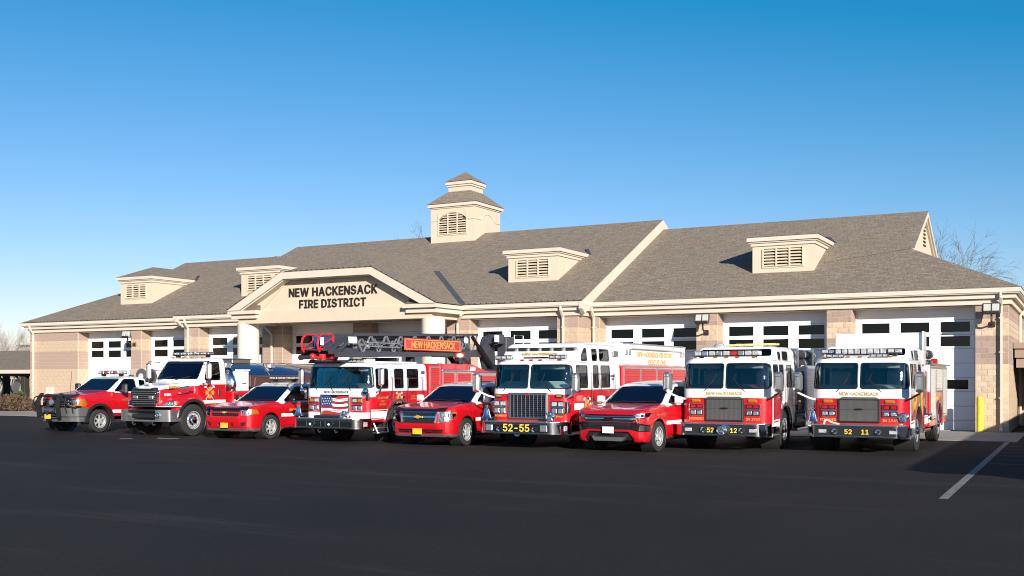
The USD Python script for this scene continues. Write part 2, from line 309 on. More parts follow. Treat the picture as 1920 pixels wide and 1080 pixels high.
# ---- masonry: courses of 0.2 m, split-faced tan and smooth mauve bands
def tone(z): return 'mauve_block' if (z > 3.98 or 2.38 < z < 3.38) else 'tan_block'
def block_mesh(a0, a1, z0, z1, rough):
    j = 0.006; a0, a1, z0, z1 = a0 + j, a1 - j, z0 + j, z1 - j
    xs, zs = np.linspace(a0, a1, 4), np.linspace(z0, z1, 3); V = []
    for k, z in enumerate(zs):
        for i, x in enumerate(xs):
            mid = (0 < i < 3) + (k == 1) * .6
            V.append((x, -0.010 - (rough * (0.3 + random.random()) * mid), z))
    Fc = [(k * 4 + i, k * 4 + i + 1, (k + 1) * 4 + i + 1, (k + 1) * 4 + i) for k in range(2) for i in range(3)]
    n = len(V); V += [(a0, .004, z0), (a1, .004, z0), (a1, .004, z1), (a0, .004, z1)]
    Fc += [(n, n + 1, 3, 0), (n + 1, n + 2, 11, 3), (n + 2, n + 3, 8, 11), (n + 3, n, 0, 8)]
    return vf((np.array(V), np.array(Fc)))
single = 0
rest = {'tan_block': [], 'mauve_block': []}
def masonry(a0, a1, zlo, zhi, plane, axis='front', pieces=False):
    global single
    z = zlo; row = 0
    while z < zhi - 1e-6:
        z1 = min(z + 0.2, zhi); t = tone((z + z1) / 2); e = a0; first = 0.2 if row % 2 else 0.4
        e1 = e + first
        while e < a1 - 1e-6:
            if e1 > a1 - 0.08: e1 = a1
            v, f = block_mesh(e, e1, z, z1, 0.006 if t == 'tan_block' else 0.0)
            if axis == 'front': v = v + [0, plane, 0]
            elif axis == 'right': v = np.stack([plane - v[:, 1], v[:, 0], v[:, 2]], 1)      # faces +x; a runs along y
            else: v, f = np.stack([plane + v[:, 1], v[:, 0], v[:, 2]], 1), f[:, ::-1]
            if pieces and single < 300: single += 1; fpart('block', (v, f), t, parent=wall, smooth=False)
            else: rest[t].append((v, f))
            e, e1 = e1, e1 + 0.4
        z = z1; row += 1
dx = sorted(doors)
masonry(-3.34, XR, 0, 4.46, YW, pieces=True); masonry(-8.48, -7.56, 0, 4.46, YW, pieces=True); masonry(-13.58, -12.70, 0, 4.46, YW, pieces=True)
masonry(YW, YB, 0, 4.46, XR, 'right')
masonry(CR, -17.80, 0, 4.46, YW); masonry(-19.28, CR, 0, 4.46, YC); masonry(YC, YW, 0, 4.46, CR, 'right')
masonry(-24.67, -23.50, 0, 4.46, YC); masonry(-29.81, -28.89, 0, 4.46, YC); masonry(-35.28, -34.03, 0, 4.46, YC); masonry(CL, -39.50, 0, 4.46, YC)
masonry(XL, -49.70, 0, 4.46, YW); masonry(-45.48, -44.72, 0, 4.46, YW); masonry(YW, YB, 0, 4.46, XL, 'left')
for x, y in doors:                                  # lintel course and the reveal on the left of each door
    masonry(x, x + DW, DH, 4.66, y); masonry(y + .02, y + REC - .02, 0, 4.46, x, 'right')
for k, ms in rest.items(): fpart('block_course', cat(*ms), k, parent=wall, smooth=False, kind='stuff')
# ---- cornice rings
def ring(a, b, z0, z1, poly=foot):
    o, i = sg.Polygon(poly).buffer(a, join_style=2), sg.Polygon(poly).buffer(b, join_style=2)
    return exZ(np.array(o.exterior.coords)[:-1], z0, z1) - exZ(np.array(i.exterior.coords)[:-1], z0 - 1, z1 + 1)
fpart('frieze', ring(.10, -.1, 4.50, 4.70), 'trim', smooth=False)
fpart('fascia_board', ring(.24, -.1, 4.70, 4.86), 'trim', smooth=False)
gz = ring(.40, .2, 4.90, 5.055) + ring(.36, .2, 4.86, 4.90)
fpart('gutter', gz - ring(.385, .27, 4.92, 5.1), 'gutter_metal', smooth=False)
# ---- roofs (uv in metres: along the eave, up the slope)
SL = math.sqrt(1 + P * P)
def roof_poly(pts, axis, up):
    """polygon in one roof plane; axis: 0 = eave runs along x, 1 = along y"""
    v = np.array(pts, float); n = np.cross(v[1] - v[0], v[2] - v[0])
    if n[2] < 0: v = v[::-1]
    return v, np.array([(0, i, i + 1) for i in range(1, len(v) - 1)]), np.stack([v[:, axis], (v[:, 2]) * SL / P], 1)
def roof(name, polys, parent=None, label=None, thick=0.0):
    vs, fs_, us, n = [], [], [], 0
    for v, f, u in polys: vs.append(v); fs_.append(f + n); us.append(u); n += len(v)
    return part(parent or fs, name, (np.vstack(vs), np.vstack(fs_)), 'shingles', smooth=False, uv=np.vstack(us), off=FS, label=label)
YE, YEC, YR = YW - .42, YC - .42, 48.65
Z0 = 5.06
ZR, ZC = Z0 + P * (YR - YE), Z0 + P * (YR - YEC)
YBK = 2 * YR - YE
XE, XG = XR + .42, -6.02
t = XE - XG
def wing(XE, XG, XJ, s):
    t = abs(XE - XG); zg = Z0 + P * t; r = 0.16 * s
    f = roof_poly([(XJ, YE, Z0), (XE, YE, Z0), (XG, YE + t, zg), (XG + r, YE + t, zg), (XG + r, YR, ZR), (XJ, YR, ZR)], 0, 1)
    b = roof_poly([(XJ, YBK, Z0), (XE, YBK, Z0), (XG, YBK - t, zg), (XG + r, YBK - t, zg), (XG + r, YR, ZR), (XJ, YR, ZR)], 0, 1)
    h = roof_poly([(XE, YE, Z0), (XE, YBK, Z0), (XG - .3 * s, YBK - t - .3, zg + .3 * P), (XG - .3 * s, YE + t + .3, zg + .3 * P)], 1, 1)
    return [f, b, h], (YE + t, YBK - t, zg)
rp, (g0, g1, gzz) = wing(XE, XG, CR + .2, 1)
roof('wing_roof', rp, label='right wing roof')
lp, (h0, h1, hz) = wing(XL - .42, -49.55, CL - .2, -1)
roof('wing_roof', lp, label='left wing roof')
def gable(X, s, y0, y1, zg):
    w = exX([(y0, zg), (y1, zg), (YR, ZR - .06)], X - .12, X - .02) if s > 0 else exX([(y0, zg), (y1, zg), (YR, ZR - .06)], X + .02, X + .12)
    g = fpart('gable_wall', w, 'stucco', smooth=False)
    m = []
    for a, b in (((y0 - .12, zg - .03), (YR, ZR - .005)), ((y1 + .12, zg - .03), (YR, ZR - .005))):
        for d0, d1, o in ((0.03, .26, .16), (.26, .36, .08)):
            q = [(a[0], a[1] - d0), (b[0], b[1] - d0), (b[0], b[1] - d1), (a[0], a[1] - d1)]
            m.append(exX(q, X - .02 if s > 0 else X - o, X + o if s > 0 else X + .02))
    fpart('rake_board', cat(*m), 'trim', smooth=False)
    if s > 0:
        for k in range(6):
            z = zg + .55 + k * .16; hw = .34 - .03 * k
            fpart('vent_slat', exX([(YR - hw, z), (YR + hw, z), (YR + hw, z + .05), (YR - hw, z + .05)], X - .02, X + .03), 'black_trim', parent=g, smooth=False)
gable(XG, 1, g0, g1, gzz); gable(-49.55, -1, h0, h1, hz)
CXL, CXR = CL - .2, CR + .36
roof('center_roof', [roof_poly([(CXL, YEC, Z0), (CXR, YEC, Z0), (CXR, YR, ZC), (CXL, YR, ZC)], 0, 1), roof_poly([(CXL, 2 * YR - YEC, Z0), (CXR, 2 * YR - YEC, Z0), (CXR, YR, ZC), (CXL, YR, ZC)], 0, 1)], label='taller roof over the middle bays')
for X, s in ((CXR, 1), (CXL, -1)):
    q = [(YEC, Z0 - .02), (YR, ZC - .02), (2 * YR - YEC, Z0 - .02), (2 * YR - YEC, Z0 - .62), (YR, ZC - .62), (YEC + .25, Z0 - .50), (YEC, Z0 - .30)]
    fpart('rake_board', exX(q, X - .14 if s > 0 else X - .02, X + .02 if s > 0 else X + .14), 'trim', smooth=False)
# ridge caps
def cap(p0, p1, parent=None): return fpart('ridge_cap', exX([(-.14, -.05), (0, .035), (.14, -.05)], 0, 1) if False else beam(p0, p1, .2, .05), 'flashing', smooth=False)
# ---- louvres
def louvre(x0, x1, z0, z1, y, parent, rows, cols=3, arch=0.0):
    fw = .06; fr = box(x0 - .05, x1 + .05, y - .03, y, z0 - .05, z0)
    xs = np.linspace(x0, x1, cols + 1); ms = [fr]
    for x in xs: ms.append(box(x - fw / 2, x + fw / 2, y - .045, y + .02, z0, z1 + .001))
    top = lambda x: z1 - arch * ((2 * (x - x0) / (x1 - x0) - 1) ** 2)
    fpart('louvre_frame', cat(*ms), 'stucco', parent=parent, smooth=False)
    ph = (z1 - z0) / rows
    for c in range(cols):
        a, b = xs[c] + fw / 2, xs[c + 1] - fw / 2
        for r in range(rows):
            z = z0 + r * ph + .02
            if z + ph * .8 > min(top(a), top(b)) and arch: 
                a2 = a + (.22 if c == 0 else 0); b2 = b - (.22 if c == cols - 1 else 0)
            else: a2, b2 = a, b
            fpart('louvre_slat', exX([(y - .045, z), (y - .035, z), (y + .05, z + ph * .62), (y + .04, z + ph * .62)], a2, b2), 'stucco', parent=parent, smooth=False)
# ---- dormers
def dormer(xc, yf, ye, label):
    w = 1.235; zb = Z0 + P * (yf - ye); zt = 7.30; yend = ye + (zt + .2 - Z0) / P
    prof = [(yf, zb - .06), (yf, zt), (yend + .3, zt), ]
    body = exX([(yf, zb - .08), (yf, zt), (yend, zt), (yend, Z0 + P * (yend - ye) - .08)], xc - w, xc + w)
    body = body - box(xc - .80, xc + .80, yf - .1, yf + .09, 6.40, 7.14)
    d = fpart('dormer', body, 'stucco', smooth=False, label=label)
    part(d, 'louvre_backing', exX([(yf + .085, 6.4), (yf + .095, 6.4), (yf + .095, 7.14), (yf + .085, 7.14)], xc - .8, xc + .8), 'louvre_dark', off=FS, smooth=False)
    louvre(xc - .80, xc + .80, 6.40, 7.14, yf, d, 6)
    for o, z0, z1 in ((.06, 7.26, 7.38), (.12, 7.38, 7.44), (.19, 7.44, 7.60)):
        ye2 = ye + (z1 - Z0) / P + .06
        part(d, 'cornice', exZ([(xc - w - o, yf - o), (xc + w + o, yf - o), (xc + w + o, ye2), (xc - w - o, ye2)], z0, z1), 'trim', off=FS, smooth=False)
    o = .21; z = 7.605; X0, X1, Y0 = xc - w - o, xc + w + o, yf - o; h = (X1 - X0) / 2; m = .46; zp = z + m * h; yr = ye + (zp - Z0) / P; yv = ye + (z - Z0) / P
    roof('dormer_roof', [roof_poly([(X0, Y0, z), (X1, Y0, z), (xc, Y0 + h, zp)], 0, 1), roof_poly([(X1, Y0, z), (X1, yv + .05, z + .0), (xc, yr + .05, zp), (xc, Y0 + h, zp)], 1, 1), roof_poly([(X0, Y0, z), (X0, yv + .05, z), (xc, yr + .05, zp), (xc, Y0 + h, zp)], 1, 1)], parent=d)
    # dark metal valley strip beside the eave
    a, b = np.array([X1 + .02, yv - .1, 0.]), np.array([X1 - .45, yv + .62, 0.])
    for p in (a, b): p[2] = Z0 + P * (p[1] - ye) + .03
    part(d, 'valley_flashing', beam(a, b, .16, .03), 'flashing', off=FS, smooth=False)
dormer(-10.60, 42.50, YE, 'dormer on the right wing roof'); dormer(-21.40, 41.52, YEC, 'dormer between the cupola and the right wing')
dormer(-37.08, 41.40, YEC, 'dormer half hidden behind the entrance gable'); dormer(-46.98, 42.30, YE, 'dormer on the left wing roof')
# ---- cupola
cy, chalf = 48.93, 1.36
cx0 = -29.29
yf = cy - chalf; zb = 8.95
bodyc = box(cx0 - chalf, cx0 + chalf, yf, cy + chalf, zb - .2, 10.95)
archp = [(-.87, 9.5), (.87, 9.5), (.87, 10.32)] + [(x, 10.32 + .32 * (1 - (x / .87) ** 2)) for x in np.linspace(.87, -.87, 13)[1:-1]] + [(-.87, 10.32)]
bodyc = bodyc - exY([(x + cx0, z) for x, z in archp], yf - .1, yf + .1)
cup = fpart('cupola', bodyc, 'stucco', smooth=False)
part(cup, 'louvre_backing', exY([(x + cx0, z) for x, z in archp], yf + .09, yf + .1), 'louvre_dark', off=FS, smooth=False)
louvre(cx0 - .87, cx0 + .87, 9.5, 10.62, yf, cup, 9, arch=.3)
def band(pts, face):      # raised arch moulding line on a face of the cupola
    return tube(pts, .022, 5)
arcz = lambda u: 10.22 + (.48 * math.cos(u * math.pi / 2 / .92) if abs(u) < .92 else 0)
us = np.linspace(-1, 1, 25) * chalf
part(cup, 'arch_moulding', cat(tube([(cx0 + u, yf - .005, 10.25 + .44 * max(0, 1 - (u / .97) ** 2)) for u in us], .028, 5), tube([(cx0 + chalf + .005, cy + u, 10.25 + .36 * max(0, 1 - ((u) / .75) ** 2) if abs(u) < .75 else 10.25) for u in us], .028, 5)), 'stucco', off=FS)
for o, z0, z1 in ((.05, 10.90, 10.97), (.13, 10.97, 11.13)):
    part(cup, 'cornice', box(cx0 - chalf - o, cx0 + chalf + o, yf - o, cy + chalf + o, z0, z1), 'trim', off=FS, smooth=False)
def hipped(cx, cy, h, z, h2, z2, parent, name):
    c0 = [(cx - h, cy - h, z), (cx + h, cy - h, z), (cx + h, cy + h, z), (cx - h, cy + h, z)]; c1 = [(cx - h2, cy - h2, z2), (cx + h2, cy - h2, z2), (cx + h2, cy + h2, z2), (cx - h2, cy + h2, z2)]
    roof(name, [roof_poly([c0[i], c0[(i + 1) % 4], c1[(i + 1) % 4], c1[i]] if h2 > 0 else [c0[i], c0[(i + 1) % 4], c1[0]], i % 2, 1) for i in range(4)], parent=parent)
hipped(cx0, cy, 1.53, 11.135, .70, 11.88, cup, 'cupola_roof')
part(cup, 'lantern', box(cx0 - .68, cx0 + .68, cy - .68, cy + .68, 11.8, 12.16), 'stucco', off=FS, smooth=False)
for o, z0, z1 in ((.06, 12.14, 12.24), (.12, 12.24, 12.40)): part(cup, 'cornice', box(cx0 - .68 - o, cx0 + .68 + o, cy - .68 - o, cy + .68 + o, z0, z1), 'trim', off=FS, smooth=False)
hipped(cx0, cy, .84, 12.405, 0, 13.02, cup, 'lantern_roof')
# ---- entrance portico
PX, PY = 5.75, 36.95                                # half width at the eave, front of the eave
zp = Z0 + P * (PX) * 1.03; mp = (zp - Z0) / PX; yr0 = 39.9; yend = YEC + (zp - Z0) / P
zf = 6.67; xf = PX - (zf - Z0) / mp
por = fpart('portico', box(MX - 5.35, MX + 5.35, 37.30, 37.75, 4.43, 4.98) + box(MX - 5.35, MX - 4.95, 37.75, YC, 4.43, 4.98) + box(MX + 4.95, MX + 5.35, 37.75, YC, 4.43, 4.98) + box(MX - 4.95, MX + 4.95, 37.75, YC, 4.55, 4.6), 'stucco', smooth=False)
sign = exY([(MX - 4.9, 4.98), (MX + 4.9, 4.98), (MX + 4.7, 5.15), (MX + xf - .1, zf - .2), (MX - xf + .1, zf - .2), (MX - 4.7, 5.15)], 37.48, 37.7)
part(por, 'pediment_wall', sign, 'stucco', off=FS, smooth=False)
part(por, 'pediment_moulding', cat(beam((MX - 4.1, 37.46, 5.03), (MX - xf + .05, 37.46, 6.42), .06, .06), beam((MX - xf + .05, 37.46, 6.42), (MX + xf - .05, 37.46, 6.42), .06, .06), beam((MX + xf - .05, 37.46, 6.42), (MX + 4.1, 37.46, 5.03), .06, .06)), 'stucco', off=FS, smooth=False)
rk = [(-PX, Z0 - .03), (-xf, zf), (xf, zf), (PX, Z0 - .03), (PX - .75, Z0 - .03), (xf - .1, zf - .30), (-xf + .1, zf - .30), (-PX + .75, Z0 - .03)]
part(por, 'rake_board', exY([(MX + x, z) for x, z in rk], PY, PY + .12) + exY([(MX + x * .985, z - .02) for x, z in rk], PY + .12, 37.5), 'trim', off=FS, smooth=False)
for s in (-1, 1):                                   # boxed cornice returns with their little roofs and gutters along the sides
    x0, x1 = sorted((MX + s * 4.05, MX + s * PX))
    part(por, 'cornice_return', cat(exZ([(x0, PY + .05), (x1, PY + .05), (x1, YEC + .2), (x1 - .5 if s > 0 else x0 + .5, YEC + .2), (x1 - .5 if s > 0 else x0 + .5, 37.5), (x0, 37.5)] if s > 0 else [(x0, PY + .05), (x1, PY + .05), (x1, 37.5), (x0 + .5, 37.5), (x0 + .5, YEC + .2), (x0, YEC + .2)], 4.86, 5.02),
        exZ([(x0 + .1, PY + .2), (x1 - .1, PY + .2), (x1 - .1, YEC + .3), (x1 - .5, YEC + .3), (x1 - .5, 37.5), (x0 + .1, 37.5)] if s > 0 else [(x0 + .1, PY + .2), (x1 - .1, PY + .2), (x1 - .1, 37.5), (x0 + .5, 37.5), (x0 + .5, YEC + .3), (x0 + .1, YEC + .3)], 4.66, 4.86)), 'trim', off=FS, smooth=False)
    part(por, 'return_roof', exX([(PY + .1, 5.02), (37.5, 5.02), (37.5, 5.30)], MX + s * 4.15 if s > 0 else MX - 5.1, MX + 5.1 if s > 0 else MX - 4.15), 'shingles', off=FS, smooth=False, uv=None)
    col = moved(lathe([(0, 0), (.62, 0), (.62, .25), (.53, .3), (.50, .5), (.50, 4.44), (0, 4.44)], 36), t=(MX + s * 5.15, 37.75, 0))
    fpart('column', col, 'column_stucco', smooth=35)
zv = lambda x: 0
roof('portico_roof', [roof_poly([(MX - xf, PY, zf), (MX + xf, PY, zf), (MX, yr0, zp)], 0, 1)] + [roof_poly([(MX + s * PX, PY, Z0), (MX + s * xf, PY, zf), (MX, yr0, zp), (MX, yend, zp), (MX + s * PX, YEC, Z0)], 1, 1) for s in (-1, 1)])
v0, v1 = np.array([MX + PX - .05, YEC + .02, Z0 + .06]), np.array([MX + PX - 3.95, YEC + .02 + 3.95 * mp / P, Z0 + 3.95 * mp + .06])
fpart('valley_flashing', beam(v0, v1, .28, .035), 'flashing', smooth=False)
# raised lettering, one piece per letter
def sign_line(s, h, z, width, slot):
    import itertools
    full = meshkit.text_mesh(s, h, .05, True); v = np.array(full.vertices); w = v[:, 0].max() - v[:, 0].min(); k = width / w
    for comp in full.split(only_watertight=False): pass
    adv = 0; spans = []
    lens = []
    for ch in s:
        if ch == ' ': lens.append(h * .42); continue
        cv = np.array(meshkit.text_mesh(ch, h, .03, True).vertices); lens.append(cv[:, 0].max() - cv[:, 0].min() + h * .16)
    tot = sum(lens) - h * .16; k = width / tot; x = MX - width / 2
    for ch, L in zip(s, lens):
        if ch != ' ':
            cv, cf = vf(meshkit.text_mesh(ch, h, .03, True)); cv = cv.copy(); cv[:, 0] = (cv[:, 0] - cv[:, 0].min()) * k
            cv = cv @ TOFRONT.T; e_ = .008; part(por, 'letter', cat(*[(cv + [x + a_, 37.475 - .002 * q_, z + b_], cf) for q_, (a_, b_) in enumerate(((-e_, 0), (e_, 0), (0, e_ * .6), (0, -e_ * .6)))]), 'letter_dark', off=FS, smooth=False)
        x += L * k
sign_line('NEW HACKENSACK', .365, 5.60, 4.90, 0); sign_line('FIRE DISTRICT', .355, 5.065, 3.70, 1)
# ---- overhead doors
secs = [0.02, .38, .90, 1.42, 1.94, 2.46, 2.98, 3.50, 4.02, 4.46]
def overhead(x, y, low):
    yd = y + REC; xc = x + DW / 2
    jm = box(x, x + DW, yd + .06, yd + .10, DH - .06, DH + .0) + box(x, x + .07, yd - .02, yd + .04, 0.02, DH) + box(x + DW - .07, x + DW, yd - .02, yd + .04, .02, DH) + box(x + .07, x + DW - .07, yd - .02, yd + .04, DH - .07, DH)
    d = fpart('overhead_door', jm, 'door_white', smooth=False)
    for i in range(9):
        z0, z1 = secs[i] + .004, secs[i + 1] - .004
        m = rbox(x + .075, x + DW - .075, yd, yd + .05, z0, z1, .012); wins = []
        if i in (6, 7): wins = [(xc + k * 1.38 - .51, xc + k * 1.38 + .51, z0 + .07, z1 - .045) for k in (-1, 0, 1)]
        if i == 3 and low: wins = [(xc + 1.38 - .55, xc + 1.38 + .45, z0 + .08, z1 - .07)]
        for a, b, c, e in wins: m = m - box(a, b, yd - .1, yd + .2, c, e)
        part(d, 'door_panel', m, 'door_white', off=FS, smooth=False)
        for a, b, c, e in wins:
            part(d, 'window_frame', box(a - .035, b + .035, yd - .014, yd + .03, c - .03, e + .03) - box(a + .015, b - .015, yd - .1, yd + .2, c + .015, e - .015), 'door_white', off=FS, smooth=False)
            part(d, 'window_pane', box(a + .01, b - .01, yd + .012, yd + .018, c + .01, e - .01), 'door_glass', off=FS, smooth=False)
    part(d, 'bottom_seal', box(x + .075, x + DW - .075, yd + .01, yd + .045, 0.0, .03), 'black_trim', off=FS, smooth=False)
for i, (x, y) in enumerate(doors): overhead(x, y, i == 8)
# ---- downspouts
def downspout(x, y, zt=4.9, path=None):
    pts = path or [(x, y - .34, zt), (x, y - .34, 4.72), (x, y - .10, 4.42), (x, y - .10, .35), (x, y - .16, .14), (x, y - .30, .08)]
    ms = [rbox(-.055, .055, -.04, .04, 0, np.linalg.norm(np.subtract(b, a)) + .03, .01).transform(frame_to(a, b)[0]) for a, b in zip(pts[:-1], pts[1:])]
    if not path: ms += [box(x - .075, x + .075, y - .15, y - .0, z, z + .04) for z in (1.2, 2.8, 4.0)]
    return fpart('downspout', cat(*ms), 'gutter_metal', smooth=False)
downspout(-2.50, YW); downspout(-53.35, YW); downspout(-18.00, YW); downspout(-18.95, YC); downspout(CL + .35, YC)
downspout(0, 0, path=[(-23.72, 39.2, 4.86), (-23.72, 39.2, 4.62), (-24.05, 39.48, 4.30), (-24.05, 39.48, .1)])
downspout(0, 0, path=[(-35.0, 39.2, 4.5), (-34.75, 39.4, 4.2), (-34.6, 39.48, 4.0), (-34.6, 39.48, .1)])
downspout(0, 0, path=[(XR + .34, 46.5, 4.9), (XR + .34, 46.5, 4.7), (XR + .1, 46.5, 4.4), (XR + .1, 46.5, .1)])
fpart('utility_box', rbox(-52.25, -51.70, YW - .13, YW + .0, .92, 1.38, .02), 'gutter_metal', smooth=False)
# ================================================================ things on and around the station
def flood(x, z, label, arm=(0.45, .55)):
    t = thing('flood_light', label, 'flood light', (x, YW - .02, z), group='wall flood lights')
    part(t, 'wall_mount', rbox(-.09, .09, -.07, .01, -.1, .1, .02), 'bronze_metal')
    part(t, 'arm', tube([(0, -.05, 0), (0, -.35, .03), (0, -.5, .12), (0, -.52, .42)], .035, 8), 'bronze_metal')
    h = rbox(-.30, .30, -.06, .06, -.21, .20, .05)
    R = trimesh.transformations.rotation_matrix(math.radians(-14), [1, 0, 0])[:3, :3]
    hd = part(t, 'lamp_head', moved(h, R, (0, -.60, .52)), 'bronze_metal')
    for s in (-1, 1): part(hd, 'lens', moved(rbox(s * .135 - .115, s * .135 + .115, -.075, -.05, -.10, .155, .02), R, (0, -.60, .52)), 'lamp_lens')
flood(-2.78, 3.80, 'twin head flood light on the pier at the right end of the station'); flood(-13.14, 3.72, 'twin head flood light on the pier above the white and red rescue truck'); flood(-45.15, 3.72, 'twin head flood light at the left wing above the pickup')
b = thing('bollard', 'yellow painted steel bollard at the right jamb of the rightmost door', 'bollard', (-3.16, 40.25, 0))
part(b, 'post', lathe([(0, 0), (.115, 0), (.115, 1.18), (.11, 1.23), (.08, 1.27), (0, 1.285)], 24), 'bollard_yellow', smooth=40); part(b, 'base_ring', lathe([(.115, 0.0), (.14, 0), (.14, .03), (.115, .03)], 24), 'concrete')
# parking marks
solo('parking_line', sheet([(-2.03, 18.1), (-1.89, 18.1), (-1.91, 34.88), (-2.05, 34.88)], .004), 'worn_paint', kind='structure', smooth=False)
flat('faint_paint', (0.075, 0.072, 0.066), 0.8, vary=0.3, scale=8)
solo('hatch_marking', cat(*[sheet([(-1.85, 26.0 + 1.35 * k), (1.9, 26.0 + 1.35 * k - .35), (1.9, 26.0 + 1.35 * k - .26), (-1.85, 26.0 + 1.35 * k + .09)], .004) for k in range(7)]), 'faint_paint', kind='structure', smooth=False)
flat('fresh_paint', (0.55, 0.54, 0.52), 0.7, vary=0.3, scale=12)
solo('parking_mark', cat(sheet([(-26.0, 24.22), (-25.1, 24.22), (-25.1, 24.36), (-26.0, 24.36)], .004), sheet([(-27.0, 23.6), (-26.45, 23.6), (-26.45, 23.7), (-27.0, 23.7)], .004)), 'fresh_paint', kind='structure', smooth=False)

# strings of small bulbs clipped along the gutters and the entrance gable
def bulbs(a, b, step=.28):
    a, b = np.array(a, float), np.array(b, float); n = int(np.linalg.norm(b - a) / step); out = []
    for k in range(n + 1):
        p = a + (b - a) * k / n; out.append(Manifold.sphere(.028, 6).translate(tuple(p + [0, 0, .025])))
    out.append(tube([a, b], .008, 4)); return out
ye = YE - .0; L_ = thing('string_lights', 'string of small bulbs clipped along the front gutters and entrance gable', 'string lights', (MX, 39, 5)); part(L_, 'bulb', cat(bulbs((XL, ye, 5.08), (CL - .3, ye, 5.08)), bulbs((CL - .3, YEC, 5.08), (MX - PX, YEC, 5.08)), bulbs((MX + PX, YEC, 5.08), (CR + .3, YEC, 5.08)), bulbs((MX - PX, PY, Z0 + .02), (MX - xf, PY, zf + .03)), bulbs((MX - xf, PY, zf + .03), (MX + xf, PY, zf + .03)), bulbs((MX + xf, PY, zf + .03), (MX + PX, PY, Z0 + .02))), 'bronze_metal', off=(MX, 39, 5), kind='stuff', smooth=False)
# ================================================================ vehicle kit
# local frame: front at y = 0, +y to the rear, +x = driver's side, z up
FR = np.array([[1, 0, 0], [0, 0, -1], [0, 1, 0]], float)
class Body:
    """a smoothed closed solid whose skin can be taken at any depth"""
    def __init__(self, m, edge=.09, it=3, lamb=.5):
        t = m.refine_to_length(edge); v, f = vf(t); tm = trimesh.Trimesh(v, f, process=False)
        if it: trimesh.smoothing.filter_laplacian(tm, lamb=lamb, iterations=it)
        self.v, self.f = np.array(tm.vertices), f
        fn = np.cross(self.v[f[:, 1]] - self.v[f[:, 0]], self.v[f[:, 2]] - self.v[f[:, 0]]); n = np.zeros_like(self.v)
        l = np.linalg.norm(fn, axis=1, keepdims=True); fu = fn / np.maximum(l, 1e-12)
        for k in range(3):
            a = self.v[f[:, (k + 1) % 3]] - self.v[f[:, k]]; b = self.v[f[:, (k + 2) % 3]] - self.v[f[:, k]]
            ang = np.arccos(np.clip(np.sum(a * b, 1) / np.maximum(np.linalg.norm(a, axis=1) * np.linalg.norm(b, axis=1), 1e-12), -1, 1))
            np.add.at(n, f[:, k], fu * ang[:, None])
        self.n = n / np.maximum(np.linalg.norm(n, axis=1, keepdims=True), 1e-9); self.c = {}
    def off(self, d):
        d = round(d, 4)
        if d not in self.c: self.c[d] = Manifold(MMesh((self.v - self.n * d).astype(np.float32), self.f.astype(np.uint32)))
        return self.c[d]
    def front(self, x, z):
        k = np.argsort((self.v[:, 0] - x) ** 2 + (self.v[:, 2] - z) ** 2 + np.where(self.n[:, 1] < -.15, 0, 9))[:3]; return float(self.v[k, 1].mean())
    def skin(self, a, b, region):
        """what lies between the depths a and b (metres under the surface) inside region"""
        return (self.off(a) ^ region) - self.off(b)
def both(fn): return fn(1) + fn(-1)
def sym(poly): return [(-x, z) for x, z in poly]
def pair_y(poly, y0, y1): return exY(poly, y0, y1) + exY(sym(poly), y0, y1)
FAR = 9.0
def side(poly): return exX(poly, .3, FAR) + exX(poly, -FAR, -.3)
def sideL(poly, s): return exX(poly, .3, FAR) if s > 0 else exX(poly, -FAR, -.3)
def grow(poly, d):
    q = sg.Polygon(poly).buffer(d, join_style=1, quad_segs=3); return np.array(q.exterior.coords)[:-1]

